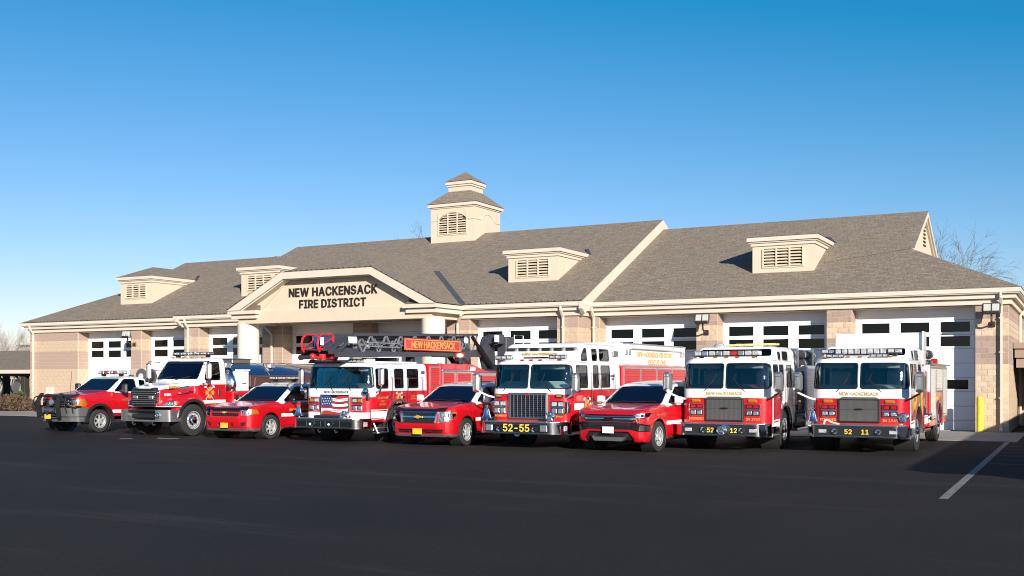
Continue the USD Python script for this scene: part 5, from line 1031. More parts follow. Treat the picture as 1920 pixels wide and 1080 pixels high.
# ---------------------------------------------------------------- aerial ladder truck
def make_ladder(loc):
    V = thing('ladder_truck', 'long ladder truck with a flag painted grille and dark aerial ladder on top', 'ladder truck', loc)
    h = 1.23
    c = dict(W=2.46, Lc=3.1, z0=.60, zb=1.60, zt=2.24, zr=2.37, zf=1.36, zs=1.53, split=False, r=.54, fa=1.52, L=11.8, wipers=[(-.66, -.86), (-.08, -.3), (.6, .36)], ywrap=.26, arch='aluminium',
             wins=[(.36, .95, 1.62, 2.19), (1.30, 1.76, 1.62, 2.19), (1.98, 2.58, 1.62, 2.19)], doors=[(.28, 1.08, .62), (1.18, 1.86, 1.2)], dash='interior_dark')
    B = make_cab(V, c)
    # grille with a waving flag
    zf0, zf1, x0, x1 = .84, 1.40, -.50, .50
    g = part(V, 'grille', rbox(x0 - .05, x1 + .05, -.07, .06, zf0 - .04, zf1 + .03, .02) - box(x0, x1, -.3, -.04, zf0, zf1), 'chrome')
    wave = lambda x, z: z + .022 * math.sin((x - x0) / (x1 - x0) * 2 * math.pi * 1.15)
    n = 7; xs = np.linspace(x0, x1, 25); ht = (zf1 - zf0) / n
    part(g, 'flag_backing', box(x0, x1, -.045, -.036, zf0, zf1), 'flag_red', smooth=False)
    clip = lambda z: min(max(z, zf0 + .001), zf1 - .001)
    for k in range(n):
        a, b = zf0 + ht * k, zf0 + ht * (k + 1)
        if k % 2: part(g, 'flag_stripe', exY([(x, clip(wave(x, a))) for x in xs] + [(x, clip(wave(x, b))) for x in xs[::-1]], -.052, -.045), 'reflective_white', smooth=False)
    xc = [x for x in xs if x < x0 + .44]
    part(g, 'flag_canton', exY([(x, clip(wave(x, zf0 + ht * 3))) for x in xc] + [(x, zf1 - .001) for x in xc[::-1]], -.058, -.05), 'flag_blue', smooth=False)
    for r_ in range(4):
        for k in range(5 if r_ % 2 == 0 else 4):
            x = x0 + .055 + .085 * k + (.04 if r_ % 2 else 0); z = zf0 + ht * 3 + .05 + .075 * r_ + .01
            z = wave(x, z)
            if z < zf1 - .03: part(g, 'flag_star', exY([((.022 if q % 2 == 0 else .0095) * math.sin(q * math.pi / 5) + x, (.022 if q % 2 == 0 else .0095) * math.cos(q * math.pi / 5) + z) for q in range(10)], -.062, -.057), 'reflective_white', smooth=False)
    for k in range(1, 5): z = zf0 + (zf1 - zf0) * k / 5; part(g, 'grille_slot', box(x0, x1, -.064, -.058, z - .005, z + .005), 'black_plastic', smooth=False)
    part(g, 'maker_badge', exY([(.12 * math.cos(a), zf1 - .01 + .035 * math.sin(a)) for a in np.linspace(0, 2 * math.pi, 25)[:-1]], -.085, -.06), 'gloss_black')
    for s in (1, -1):
        a, b = (.60, 1.0) if s > 0 else (-1.0, -.60)
        lamp_unit(V, a, b, -.015, 1.18, 1.335, ['amber_lens', 'bar_lens'] if s < 0 else ['bar_lens', 'amber_lens'], 'warning_lamp_pair'); lamp_unit(V, a, b, -.015, .955, 1.13, ['lamp_reflector'], 'headlight')
    for s in (1, -1):
        m = part(V, 'mirror', rbox(s * 1.50 - .10, s * 1.50 + .10, .16, .28, 1.70, 2.22, .09), 'polished'); part(m, 'mirror_arm', tube([(s * 1.22, .35, 1.42), (s * 1.40, .26, 1.50), (s * 1.5, .22, 1.66), (s * 1.5, .22, 1.8)], .025, 8), 'chrome'); part(m, 'mirror_glass', rbox(s * 1.5 - .08, s * 1.5 + .08, .278, .286, 1.74, 2.18, .02), 'dark_glass')
        sp = part(V, 'spotlight', moved(lathe([(0, .12), (.09, .10), (.10, .06), (.07, -.04), (0, -.07)], 20), FR, (s * 1.16, -.04, 1.53)), 'chrome'); part(sp, 'spotlight_bracket', rbox(s * 1.16 - .05, s * 1.16 + .05, -.02, .06, 1.28, 1.48, .02), 'black_plastic')
    part(V, 'front_lettering', text('NEW HACKENSACK', .075, (.02, -.004, 1.465), depth=.006, width=.92), 'letter_dark', smooth=False)
    part(V, 'front_stripe', B.skin(-.004, .004, exY([(-1.15, .72), (-.55, .72), (-.55, .90), (-1.15, .90)], -1, .25) + exY([(.55, .72), (1.15, .72), (1.15, .90), (.55, .90)], -1, .25)), 'reflective_white')
    for z0_, z1_ in ((.74, .93), (.965, .985), (.70, .715)): part(V, 'side_stripe', B.skin(-.004, .004, sideL([(.16, z0_), (3.05, z0_), (3.05, z1_), (.16, z1_)], 1)) - exX(arc((1.52, .54), .76, 0, 360, 28)[:-1], 1, 2), 'reflective_white')
    emblem(V, h + .004, 1.52, 1.32, .15)
    part(V, 'door_lettering', [text('NEW HACKENSACK', .06, (h + .002, .68, 1.30), 'side', .004, width=.55), text('FIRE', .055, (h + .002, .68, 1.20), 'side', .004, width=.2), text('DISTRICT', .055, (h + .002, .68, 1.11), 'side', .004, width=.34), text('TOWER', .05, (h + .002, 2.3, 1.34), 'side', .004, width=.22), text('LADDER', .05, (h + .002, 2.3, 1.26), 'side', .004, width=.3)], 'gold_dim', smooth=False)
    for y in (1.10, 1.92, 2.75): grab_rail(V, h, y, 1.2, 1.95)
    part(V, 'cab_vent', rbox(h - .02, h + .01, 2.72, 2.95, 2.05, 2.14, .02), 'tarnish_steel'); part(V, 'step', cat(tube([(h - .05, .28, .58), (h + .06, .32, .30), (h + .06, .86, .30), (h - .05, .92, .58)], .022, 6), rbox(h - .14, h + .1, .34, .86, .28, .32, .01), rbox(h - .12, h + .05, .36, .84, .43, .46, .01)), 'aluminium', kind='stuff')
    b = bumper(V, -.58, .44, .72, 'gloss_black', 1.24, ch=.20)
    for x in (-.42, .28): 
        horn(b, x, -.595, .58, .085)
    for x in (-.62, -.10, .07, .60): part(b, 'panel_seam', box(x - .006, x + .006, -.60, -.58, .50, .66), 'aluminium', smooth=False)
    part(b, 'corner_light', rbox(1.225, 1.255, -.30, -.12, .50, .64, .02), 'bar_lens'); part(b, 'tow_hook', [tube([(x, -.4, .44), (x, -.5, .38), (x, -.45, .32), (x, -.36, .34)], .022, 6) for x in (-.28, .34)], 'tarnish_steel'); siren(V, .62, -.30, .82, .14, .16); bell(V, -1.12, -.36, .74, .95)
    part(V, 'winch', rbox(-.50, .50, -.45, -.1, .74, .82, .03), 'black_plastic')
    part(V, 'visor', rbox(-1.1, -.05, .05, .50, 2.37, 2.43, .02), 'ladder_grey'); part(V, 'roof_light_rail', [rbox(-.1, 1.1, .25, .45, 2.38, 2.46, .02), rbox(.15, .8, .7, .9, 2.36, 2.50, .02)], 'panel_white')
    lamp_unit(V, .35, .95, .16, 2.40, 2.49, ['bar_lens'], 'scene_light', 4)
    # body
    y0, y1 = 3.16, 11.8
    prof = [(y0, .55), (y1, .55), (y1, 2.12), (7.0, 2.14), (5.9, 2.38), (y0, 2.38)]
    bd = exX(prof, -h, h) - exX(arc((8.6, .54), .67, 0, 360, 28)[:-1], .6, 2) - exX(arc((8.6, .54), .67, 0, 360, 28)[:-1], -2, -.6); part(V, 'rear_body', bd, 'red_paint', smooth=False)
    part(V, 'body_top_rail', rbox(h - .04, h + .04, 3.95, 5.9, 2.14, 2.20, .02), 'aluminium'); part(V, 'body_top_rail', rbox(h - .04, h + .04, 5.9, 11.7, 2.05, 2.11, .02), 'aluminium')
    rollup(V, h, 3.28, 3.82, .85, 2.24, 'rollup_red'); rollup(V, h, 4.05, 4.72, .85, 2.08, 'rollup_red'); rollup(V, h, 4.9, 5.8, .85, 2.08, 'rollup_red'); rollup(V, h, 5.98, 7.7, 1.25, 2.0, 'rollup_red'); rollup(V, h, 9.4, 11.2, .85, 2.0, 'rollup_red')
    for y in (3.9, 4.8, 5.55): part(V, 'body_bracket', rbox(h - .1, h + .01, y - .09, y + .09, 2.22, 2.40, .02), 'rollup_red')
    part(V, 'corner_marker', rbox(h + .01, h + .06, 5.75, 6.05, 2.16, 2.30, .02), 'plate_white')
    part(V, 'outrigger', rbox(h - .02, h + .05, 7.9, 8.05, .5, 1.8, .02), 'white_paint')
    for s in (1, -1): wheel(V, s * (h - .19), 8.6, .54, .33, 'truck', 'rim_silver'); wheel(V, s * (h - .19), 9.85, .54, .33, 'truck', 'rim_silver')
    # aerial: turntable, control stand, nested truss sections, nozzle and tip rails
    T = part(V, 'turntable', moved(lathe([(0, 0), (1.0, 0), (1.0, .18), (.7, .25), (0, .25)], 32), t=(0, 8.2, 2.0)), 'ladder_grey')
    for s in (1, -1):
        part(T, 'turntable_post', exX([(7.9, 2.2), (8.7, 2.2), (8.6, 3.52), (7.9, 3.40), (7.6, 2.9)], min(s * .46, s * .58), max(s * .46, s * .58)), 'ladder_grey', smooth=False)
        part(T, 'lift_cylinder', cat(rod((s * .74, 8.3, 2.20), (s * .74, 7.2, 3.0), .10), rod((s * .74, 7.4, 2.85), (s * .74, 6.75, 3.36), .065), rod((s * .62, 8.3, 2.25), (s * .84, 8.3, 2.25), .16)), 'gloss_black')
    part(T, 'control_stand', [rbox(.75, 1.15, 8.5, 9.1, 2.2, 3.42, .03), rbox(.62, 1.10, 8.0, 8.45, 3.14, 3.50, .03)], 'ladder_grey'); part(T, 'control_panel', rbox(1.05, 1.16, 7.75, 7.95, 3.20, 3.46, .02), 'plate_white'); part(T, 'hand_rail', tube([(1.1, 9.2, 2.2), (1.1, 9.2, 3.50), (1.1, 9.9, 3.50), (1.1, 9.9, 2.2)], .025, 6), 'aluminium')
    def section(y0, y1, w, zl, zu, n):
        """one truss section of the aerial: base rails, handrails, braces and rungs; it rises slightly to the rear"""
        zl_, zu_ = (lambda y: zl + .020 * (y + .8)), (lambda y: zu + .034 * (y + .8))
        L = part(V, 'ladder_section', [exX([(y0, zl_(y0)), (y1, zl_(y1)), (y1, zl_(y1) + .15), (y0, zl_(y0) + .15)], min(s * (w - .05), s * (w + .05)), max(s * (w - .05), s * (w + .05))) for s in (1, -1)], 'ladder_grey', smooth=False)
        part(L, 'handrail', [beam((s * w, y0 + .85, zu_(y0 + .85)), (s * w, y1, zu_(y1)), .075, .075) for s in (1, -1)], 'ladder_grey')
        st = (y1 - y0 - .9) / n
        for s in (1, -1):
            part(L, 'end_brace', beam((s * w, y0 + .05, zl_(y0) + .12), (s * w, y0 + .88, zu_(y0 + .85)), .09, .06), 'ladder_grey')
            for k in range(n):
                a = y0 + .9 + st * k
                part(L, 'brace', beam((s * w, a, zu_(a)), (s * w, a + st * .5, zl_(a) + .1), .042, .04), 'brace_grey'); part(L, 'brace', beam((s * w, a + st * .5, zl_(a) + .1), (s * w, a + st, zu_(a + st)), .042, .04), 'brace_grey')
        for k in range(int((y1 - y0) / .36)): y = y0 + .2 + .36 * k; part(L, 'rung', rod((-w, y, zl_(y) + .10), (w, y, zl_(y) + .10), .020, n=8), 'aluminium')
        return L
    flat('brace_grey', (0.17, 0.175, 0.195), 0.4)
    section(-.80, 7.3, .62, 2.53, 3.18, 9); section(-.9, 6.9, .47, 2.63, 3.10, 11); section(-1.0, 6.6, .35, 2.71, 3.04, 13)
    part(V, 'boom_heel', [exX([(6.3, 2.66), (7.6, 2.66), (8.3, 2.95), (8.3, 3.40), (8.0, 3.40), (7.4, 2.95), (6.3, 2.82)], min(s * .60, s * .68), max(s * .60, s * .68)) for s in (1, -1)], 'ladder_grey', smooth=False)
    part(V, 'boom_light', moved(lathe([(0, .05), (.10, .05), (.11, 0), (.05, -.06), (0, -.06)], 20), TOX, (.72, 6.32, 3.22)), 'plate_white'); bd = part(V, 'maker_badge', exX([(6.0 + .22 * math.cos(a), 2.70 + .07 * math.sin(a)) for a in np.linspace(0, 2 * math.pi, 25)[:-1]], .690, .696), 'reflective_white'); part(bd, 'badge_plate', exX([(5.7, 2.61), (6.3, 2.61), (6.3, 2.80), (5.7, 2.80)], .684, .690), 'red_lens', smooth=False)
    part(V, 'hydraulic_hose', [tube([(x, .6, 2.90), (x + .03, 2, 2.84), (x - .03, 4, 2.96), (x + .02, 5.5, 2.96), (x, 6.4, 3.0)], .03, 6) for x in (-.2, -.1, .05, .18)], 'hose_black'); part(V, 'cable_tray', [rbox(.70, .74, .6, 2.3, 2.98, 3.02, .01), rbox(.70, .74, .6, 2.3, 2.86, 2.9, .01)], 'aluminium')
    sg_ = part(V, 'name_board', rbox(.72, .76, 2.52, 5.94, 2.80, 3.20, .015), 'red_paint'); part(sg_, 'board_border', box(.758, .763, 2.56, 5.90, 2.83, 3.17) - box(.7, .8, 2.59, 5.87, 2.855, 3.145), 'gold_leaf', smooth=False); part(sg_, 'board_lettering', text('NEW HACKENSACK', .22, (.762, 4.23, 2.89), 'side', .008, width=2.65), 'gold_leaf', smooth=False)
    part(V, 'boom_support', [rbox(-.7, .7, 2.2, 2.3, 2.37, 2.56, .02), rbox(.25, .5, 3.3, 3.5, 2.37, 2.6, .02)], 'black_plastic'); part(V, 'roof_platform', rbox(-.9, .9, .9, 3.0, 2.38, 2.43, .02), 'white_paint')
    # tip: red curved rails, nozzle
    for s in (1, -1):
        x, a, b = s * .29, -1.22, -.50
        part(V, 'tip_rail', tube([(x, a + .10, 2.68), (x, a + .02, 2.78), (x, a, 2.92), (x, a + .05, 3.08), (x, a + .20, 3.18), (x, b - .05, 3.19), (x, b, 3.14), (x, b, 2.80), (x, b - .1, 2.76), (x, a + .06, 2.76)], .034, 8), 'nozzle_red')
        part(V, 'tip_brace', rod((x, a + .1, 2.80), (x, b, 3.12), .018), 'nozzle_red')
    part(V, 'tip_step', rbox(-.29, .29, -1.15, -.3, 2.72, 2.76, .015), 'tarnish_steel'); part(V, 'tip_number_plate', rbox(.30, .315, -1.12, -.95, 2.87, 3.10, .01), 'plate_white'); part(V, 'tip_pack', rbox(-.1, .26, -.92, -.55, 2.80, 3.12, .03), 'flag_blue'); part(V, 'tip_light', moved(lathe([(0, .05), (.10, .05), (.11, 0), (.05, -.06), (0, -.06)], 20), TOX, (.34, -.42, 2.80)), 'plate_white'); part(V, 'tip_box', rbox(.62, .70, -.25, .12, 2.94, 3.14, .02), 'panel_white')
    nz = part(V, 'nozzle', cat(rod((.1, -1.72, 2.50), (.1, -1.35, 2.52), .06, .055), rod((.1, -1.76, 2.50), (.1, -1.68, 2.50), .075)), 'hose_black')
    part(nz, 'nozzle_pipe', cat(rod((.1, -1.35, 2.52), (.1, -.2, 2.50), .055), moved(trimesh.creation.icosphere(2, .10), t=(.1, -1.2, 2.54)), moved(trimesh.creation.icosphere(2, .09), t=(.12, -.75, 2.52)), rod((.1, -.75, 2.40), (.1, -.75, 2.62), .10), moved(trimesh.creation.icosphere(2, .12), t=(.1, -.2, 2.54)), rod((-.25, -.55, 2.52), (.35, -.55, 2.52), .06)), 'nozzle_red', kind='stuff'); part(nz, 'nozzle_bracket', rbox(-.2, .3, -1.0, .2, 2.40, 2.45, .02), 'ladder_grey')
make_ladder((-19.60, 25.20, 0))
# ================================================================ brush pickup
def make_pickup(loc):
    V = thing('brush_pickup', 'red and white pickup with black brush guard and winch, leftmost of the parked vehicles', 'pickup truck', loc)
    W, h, L, fa, wb, r = 2.03, 1.015, 6.0, 1.0, 3.9, .405
    hf, hr, ws, wt, H, belt = 1.30, 1.44, 1.45, 2.12, 1.98, 1.40
    lower = exX(rpoly([(.12, .56), (.10, .86), (.10, 1.18), (.16, hf - .02), (.3, hf + .02), (ws - .1, hr), (ws + .1, hr + .03), (3.30, hr + .02), (3.32, .60), (3.2, .52)], .03, 2), -2, 2)
    pl = [(0, .06), (.6 * h, .08), (.86 * h, .15), (.96 * h, .32), (h, .7), (h, 3.32), (0, 3.32)]; pl = pl + [(-x, y) for x, y in pl[::-1][1:-1]]
    sec = [(.92 * h, .45), (.985 * h, .60), (h, .95), (.985 * h, 1.15), (.94 * h, 1.32), (.90 * h, hr + .06)]
    S = lower ^ exZ(pl, 0, 3) ^ exY(sec + sym(sec)[::-1], -1, 4)
    gh = exX(rpoly([(ws - .2, hr - .1), (ws, hr + .0), (wt - .05, H - .10), (wt + .2, H - .02), (wt + .7, H), (3.2, H - .02), (3.31, H - .12), (3.31, hr - .1)], .04, 2), -2, 2)
    gs = [(.93 * h, hr - .12), (.92 * h, hr), (.80 * h, H - .12), (.74 * h, H - .04), (.4 * h, H), (0, H + .015)]
    S = S + (gh ^ exY(gs + sym(gs)[::-1][1:], -1, 5))
    B = Body(S, .085, 3)
    arch = exX(arc((fa, r + .02), r + .11, 0, 360, 28)[:-1], h - .36, 2) + exX(arc((fa, r + .02), r + .11, 0, 360, 28)[:-1], -2, -h + .36)
    wsh = [(.85 * h, hr + .03), (.75 * h, H - .09), (-.75 * h, H - .09), (-.85 * h, hr + .03)]
    shield = exY(rpoly(wsh, .06), ws - .3, wt + .1) - exX([(0, hr + .02), (ws + .06, hr + .02), (ws - .3, 0), (0, 0)], -2, 2)
    fw = rpoly([(1.74, belt + .05), (2.24, H - .12), (2.72, H - .12), (2.74, belt + .04)], .05); qw = rpoly([(2.90, belt + .12), (2.93, H - .13), (3.20, H - .15), (3.20, belt + .12)], .05)
    holes = shield + side(fw) + side(qw)
    hl = rpoly([(.60 * h, 1.19), (.97 * h, 1.19), (.985 * h, .93), (.60 * h, .92)], .03); gr = rpoly([(-.55 * h, 1.20), (.55 * h, 1.20), (.55 * h, .90), (-.55 * h, .90)], .03)
    hf_ = pair_y(hl, -.3, .62) + exY(gr, -.3, .4)
    white = exX([(ws - .02, hr - .02), (1.70, belt + .03), (1.75, belt - .02), (5, belt - .02), (5, 4), (ws - .02, 4)], -3, 3) - box(-.8, .8, 0, ws + .08, 0, hr + .03)
    door = rpoly([(1.66, .62), (1.66, belt - .02), (2.16, H - .07), (2.80, H - .07), (2.80, .62)], .04)
    shell = B.off(0) - B.off(.035) - arch - holes - hf_; gaps = side(grow(door, .007))
    hood = [(.82 * h, -.1), (.86 * h, ws), (-.86 * h, ws), (-.82 * h, -.1)]; hp = exZ(hood, hf - .06, hr + .03) ^ box(-3, 3, -1, ws - .02, 0, 3)
    part(V, 'cab', shell - white - gaps - exZ(grow(hood, .006), hf - .06, hr + .03), 'red_paint'); part(V, 'hood', (shell ^ hp) - white, 'red_paint'); part(V, 'roof', (shell ^ white) - gaps, 'white_paint')
    part(V, 'cabin_lining', (B.off(.037) - B.off(.045) - arch - holes) ^ box(-3, 3, ws - .2, L, .5, H + .1), 'interior_dark')
    part(V, 'windshield', B.skin(.008, .014, shield), 'car_windshield')
    for s in (1, -1):
        dm = shell ^ sideL(door, s); d = part(V, 'door', dm - white, 'red_paint'); part(d, 'window_frame', dm ^ white, 'white_paint'); part(d, 'window_pane', B.skin(.01, .015, sideL(fw, s)), 'cab_glass'); part(d, 'door_handle', rbox(min(s * h, s * (h + .03)), max(s * h, s * (h + .03)), 2.58, 2.74, belt - .2, belt - .15, .01), 'black_plastic'); part(d, 'window_seal', B.skin(-.002, .02, sideL(grow(fw, .02), s)) - sideL(fw, s), 'black_plastic')
        part(V, 'quarter_window', B.skin(.01, .015, sideL(qw, s)), 'dark_glass')
        m = part(V, 'mirror', rbox(min(s * 1.10, s * 1.36), max(s * 1.10, s * 1.36), 1.86, 2.0, 1.36, 1.72, .06), 'black_plastic'); part(m, 'mirror_arm', rbox(min(s * .95, s * 1.14), max(s * .95, s * 1.14), 1.9, 1.96, 1.42, 1.50, .02), 'black_plastic')
        a = [(fa + (r + .11) * math.cos(t), r + .02 + (r + .11) * math.sin(t)) for t in np.linspace(-.25, math.pi + .1, 25)]; b = [(fa + (r + .20) * math.cos(t), r + .02 + (r + .20) * math.sin(t)) for t in np.linspace(math.pi + .1, -.25, 25)]
        part(V, 'fender_flare', exX(a + b, min(s * .93, s * 1.075), max(s * .93, s * 1.075)), 'black_plastic'); part(V, 'wheel_arch_liner', moved(lathe([(r + .10, -.2), (r + .095, -.19), (r + .095, .14), (r + .10, .145)], 32), TOX, (s * .85, fa, r + .02)), 'black_plastic')
        wheel(V, s * (h - .10), fa, r, .29); wheel(V, s * (h - .10), fa + wb, r, .29)
        q = hl if s > 0 else sym(hl); e = part(V, 'headlight', B.skin(.04, .055, exY(q, -.3, .62)), 'lamp_reflector'); part(e, 'headlight_cover', B.skin(.0, .006, exY(q, -.3, .62)), 'clear_lens')
        part(e, 'turn_signal', B.skin(.004, .035, exY(q, -.3, .62) ^ (exY([(s * .60 * h, .90), (s * 1.2, .90), (s * 1.2, .99), (s * .60 * h, .99)], -1, 1) + exY([(s * .90 * h, .99), (s * 1.2, .99), (s * 1.2, 1.3), (s * .90 * h, 1.3)], -1, 1))), 'amber_lens')
        part(e, 'reflector_bowl', moved(lathe([(0, 0), (.05, .005), (.085, .03), (.095, .05)], 16), FR, (s * .73 * h, B.front(s * .73 * h, 1.1) + .06, 1.09)), 'chrome')
        part(V, 'stripe', B.skin(-.003, .004, sideL([(1.58, .67), (3.28, .67), (3.28, .78), (1.58, .78)], s)), 'reflective_white')
    g = part(V, 'grille', B.skin(.03, .045, exY(grow(gr, .02), -.3, .4)), 'gloss_black'); part(g, 'grille_bar', [rbox(-.55 * h, .55 * h, .06, .09, z, z + .035, .01) for z in (.94, 1.02, 1.10)], 'tarnish_steel')
    part(V, 'door_lettering', [text('BRUSH', .07, (h + .003, 2.2, 1.10), 'side', .004, width=.36), text('FIRE 1', .07, (h + .003, 2.3, .94), 'side', .004, width=.3)][:1], 'gold_dim', smooth=False)
    part(V, 'hood_deflector', B.skin(-.04, -.01, exZ([(.84 * h, -.2), (.84 * h, .30), (.5 * h, .24), (-.5 * h, .24), (-.84 * h, .30), (-.84 * h, -.2)], hf - .05, hf + .14)), 'black_plastic')
    bp = [(-1.02, .42), (-.98, .12), (-.70, -.04), (.70, -.04), (.98, .12), (1.02, .42), (1.02, .55), (-1.02, .55)]
    part(V, 'bumper', exZ(rpoly(bp, .08), .58, .88), 'grey_plastic'); part(V, 'valance', exZ(rpoly([(x * .97, y + .06) for x, y in bp], .08), .40, .56), 'grey_plastic')
    bg = part(V, 'brush_guard', cat(tube([(-.98, .25, .92), (-1.0, -.02, .92), (-.86, -.20, 1.0), (-.5, -.24, 1.30), (.5, -.24, 1.30), (.86, -.20, 1.0), (1.0, -.02, .92), (.98, .25, .92)], .035, 8), tube([(-.5, -.25, .62), (.5, -.25, .62)], .03, 8)), 'black_plastic', kind='stuff')
    for x in (-.55, .45): part(bg, 'guard_upright', exX(rpoly([(-.30, .55), (-.36, .95), (-.30, 1.26), (-.16, 1.40), (-.06, 1.38), (-.20, 1.18), (-.24, .95), (-.18, .55)], .05), x - .04, x + .04), 'black_plastic')
    for x in (-.82, .80): part(bg, 'guard_loop', tube([(x - .12 , -.10, .72), (x - .13, -.20, 1.0), (x - .10, -.16, 1.22), (x, -.12, 1.28), (x + .10, -.08, 1.22), (x + .13, -.1, 1.0), (x + .12, -.04, .72)], .022, 8), 'black_plastic')
    w = part(V, 'winch', rod((-.34, -.18, .80), (.22, -.18, .80), .085, n=20), 'tarnish_steel'); part(w, 'winch_housing', [rbox(-.46, -.32, -.28, -.08, .70, .92, .03), rbox(.20, .34, -.28, -.08, .70, .92, .03)], 'black_plastic'); part(w, 'winch_hook', tube([(-.05, -.28, .74), (-.05, -.36, .70), (.0, -.38, .66), (.05, -.35, .68)], .02, 6), 'chrome'); part(V, 'guard_lamp', moved(lathe([(0, .05), (.09, .05), (.1, 0), (.06, -.06), (0, -.06)], 20), FR, (.12, -.26, 1.08)), 'lamp_reflector'); part(V, 'red_beacon', rbox(-.05, .09, -.27, -.2, 1.16, 1.25, .02), 'red_lens')
    plate(V, -.04, -.31, .50, 'plate_orange'); lightbar(V, -.62, .62, 2.45, H + .07, 8, .14, .30, ['bar_lens', 'lamp_reflector', 'red_lens', 'lamp_reflector', 'lamp_reflector', 'red_lens', 'lamp_reflector', 'bar_lens'])
    part(V, 'antenna', tube([(-.86, 1.3, 1.4), (-.88, 1.34, 1.8), (-.92, 1.4, 2.15)], .008, 5), 'black_plastic'); part(V, 'dashboard', rbox(-.78, .78, 1.72, 2.0, 1.05, 1.45, .05), 'interior_dark'); seats(V, (-.42, .42), 2.4, 1.0, .5, .6, 'interior_dark'); steering(V, .42, 2.02, 1.42)
    part(V, 'wiper', [tube([(x, ws + .02, hr + .05), (x + .3, ws + .06, hr + .08), (x + .6, ws + .05, hr + .065)], .011, 5) for x in (-.6, .02)], 'black_plastic')
    bed = box(-.98, .98, 3.36, 6.0, .60, 1.42) - box(-.9, .9, 3.44, 5.9, .9, 2) - exX(arc((fa + wb, r + .02), r + .10, 0, 360, 28)[:-1], .6, 2) - exX(arc((fa + wb, r + .02), r + .10, 0, 360, 28)[:-1], -2, -.6)
    part(V, 'bed', bed, 'red_paint', smooth=False); part(V, 'water_tank', rbox(-.8, .8, 3.5, 5.0, .9, 1.75, .05), 'panel_white'); part(V, 'undercarriage', box(-.6, .6, .4, 5.8, .42, .60), 'undercarriage', smooth=False)
    RB = np.array([[1, 0, 0], [0, 0, 1], [0, -1, 0]], float)
    rl = part(V, 'hose_reel', moved(lathe([(0, 0), (.10, 0), (.10, .02), (.29, .02), (.29, .05), (.15, .06), (.15, .5), (.29, .5), (.29, .53), (0, .53)], 32), RB, (.25, 3.55, 1.98)), 'grey_plastic', smooth=40); part(rl, 'reel_core', moved(lathe([(.13, .08), (.22, .08), (.22, .48), (.13, .48)], 20), RB, (.25, 3.55, 1.98)), 'hose_black'); part(rl, 'reel_hub', moved(lathe([(0, -.03), (.09, -.03), (.11, 0), (.11, .02)], 20), RB, (.25, 3.55, 1.98)), 'panel_white')
    part(V, 'grille_surround', B.skin(-.006, .02, exY([(-.60 * h, .86), (.60 * h, .86), (.60 * h, 1.25), (-.60 * h, 1.25)], -.3, .4)) - exY(gr, -1, 1), 'black_plastic')
    part(V, 'pump_frame', cat(tube([(.75, 4.2, 1.4), (.75, 4.2, 2.2), (.75, 4.9, 2.2), (.75, 4.9, 1.4)], .03, 6), tube([(.3, 4.2, 1.4), (.3, 4.2, 2.2), (.3, 4.9, 2.2), (.3, 4.9, 1.4)], .03, 6)), 'nozzle_red', kind='stuff'); part(V, 'pump', rbox(.3, .78, 4.3, 4.8, 1.75, 2.12, .05), 'panel_white'); part(V, 'valve_stack', cat(rod((-.2, 3.5, 1.7), (-.2, 3.5, 2.22), .03), rod((-.3, 3.5, 2.0), (-.1, 3.5, 2.0), .04)), 'tarnish_steel')
make_pickup((-31.55, 24.85, 0))

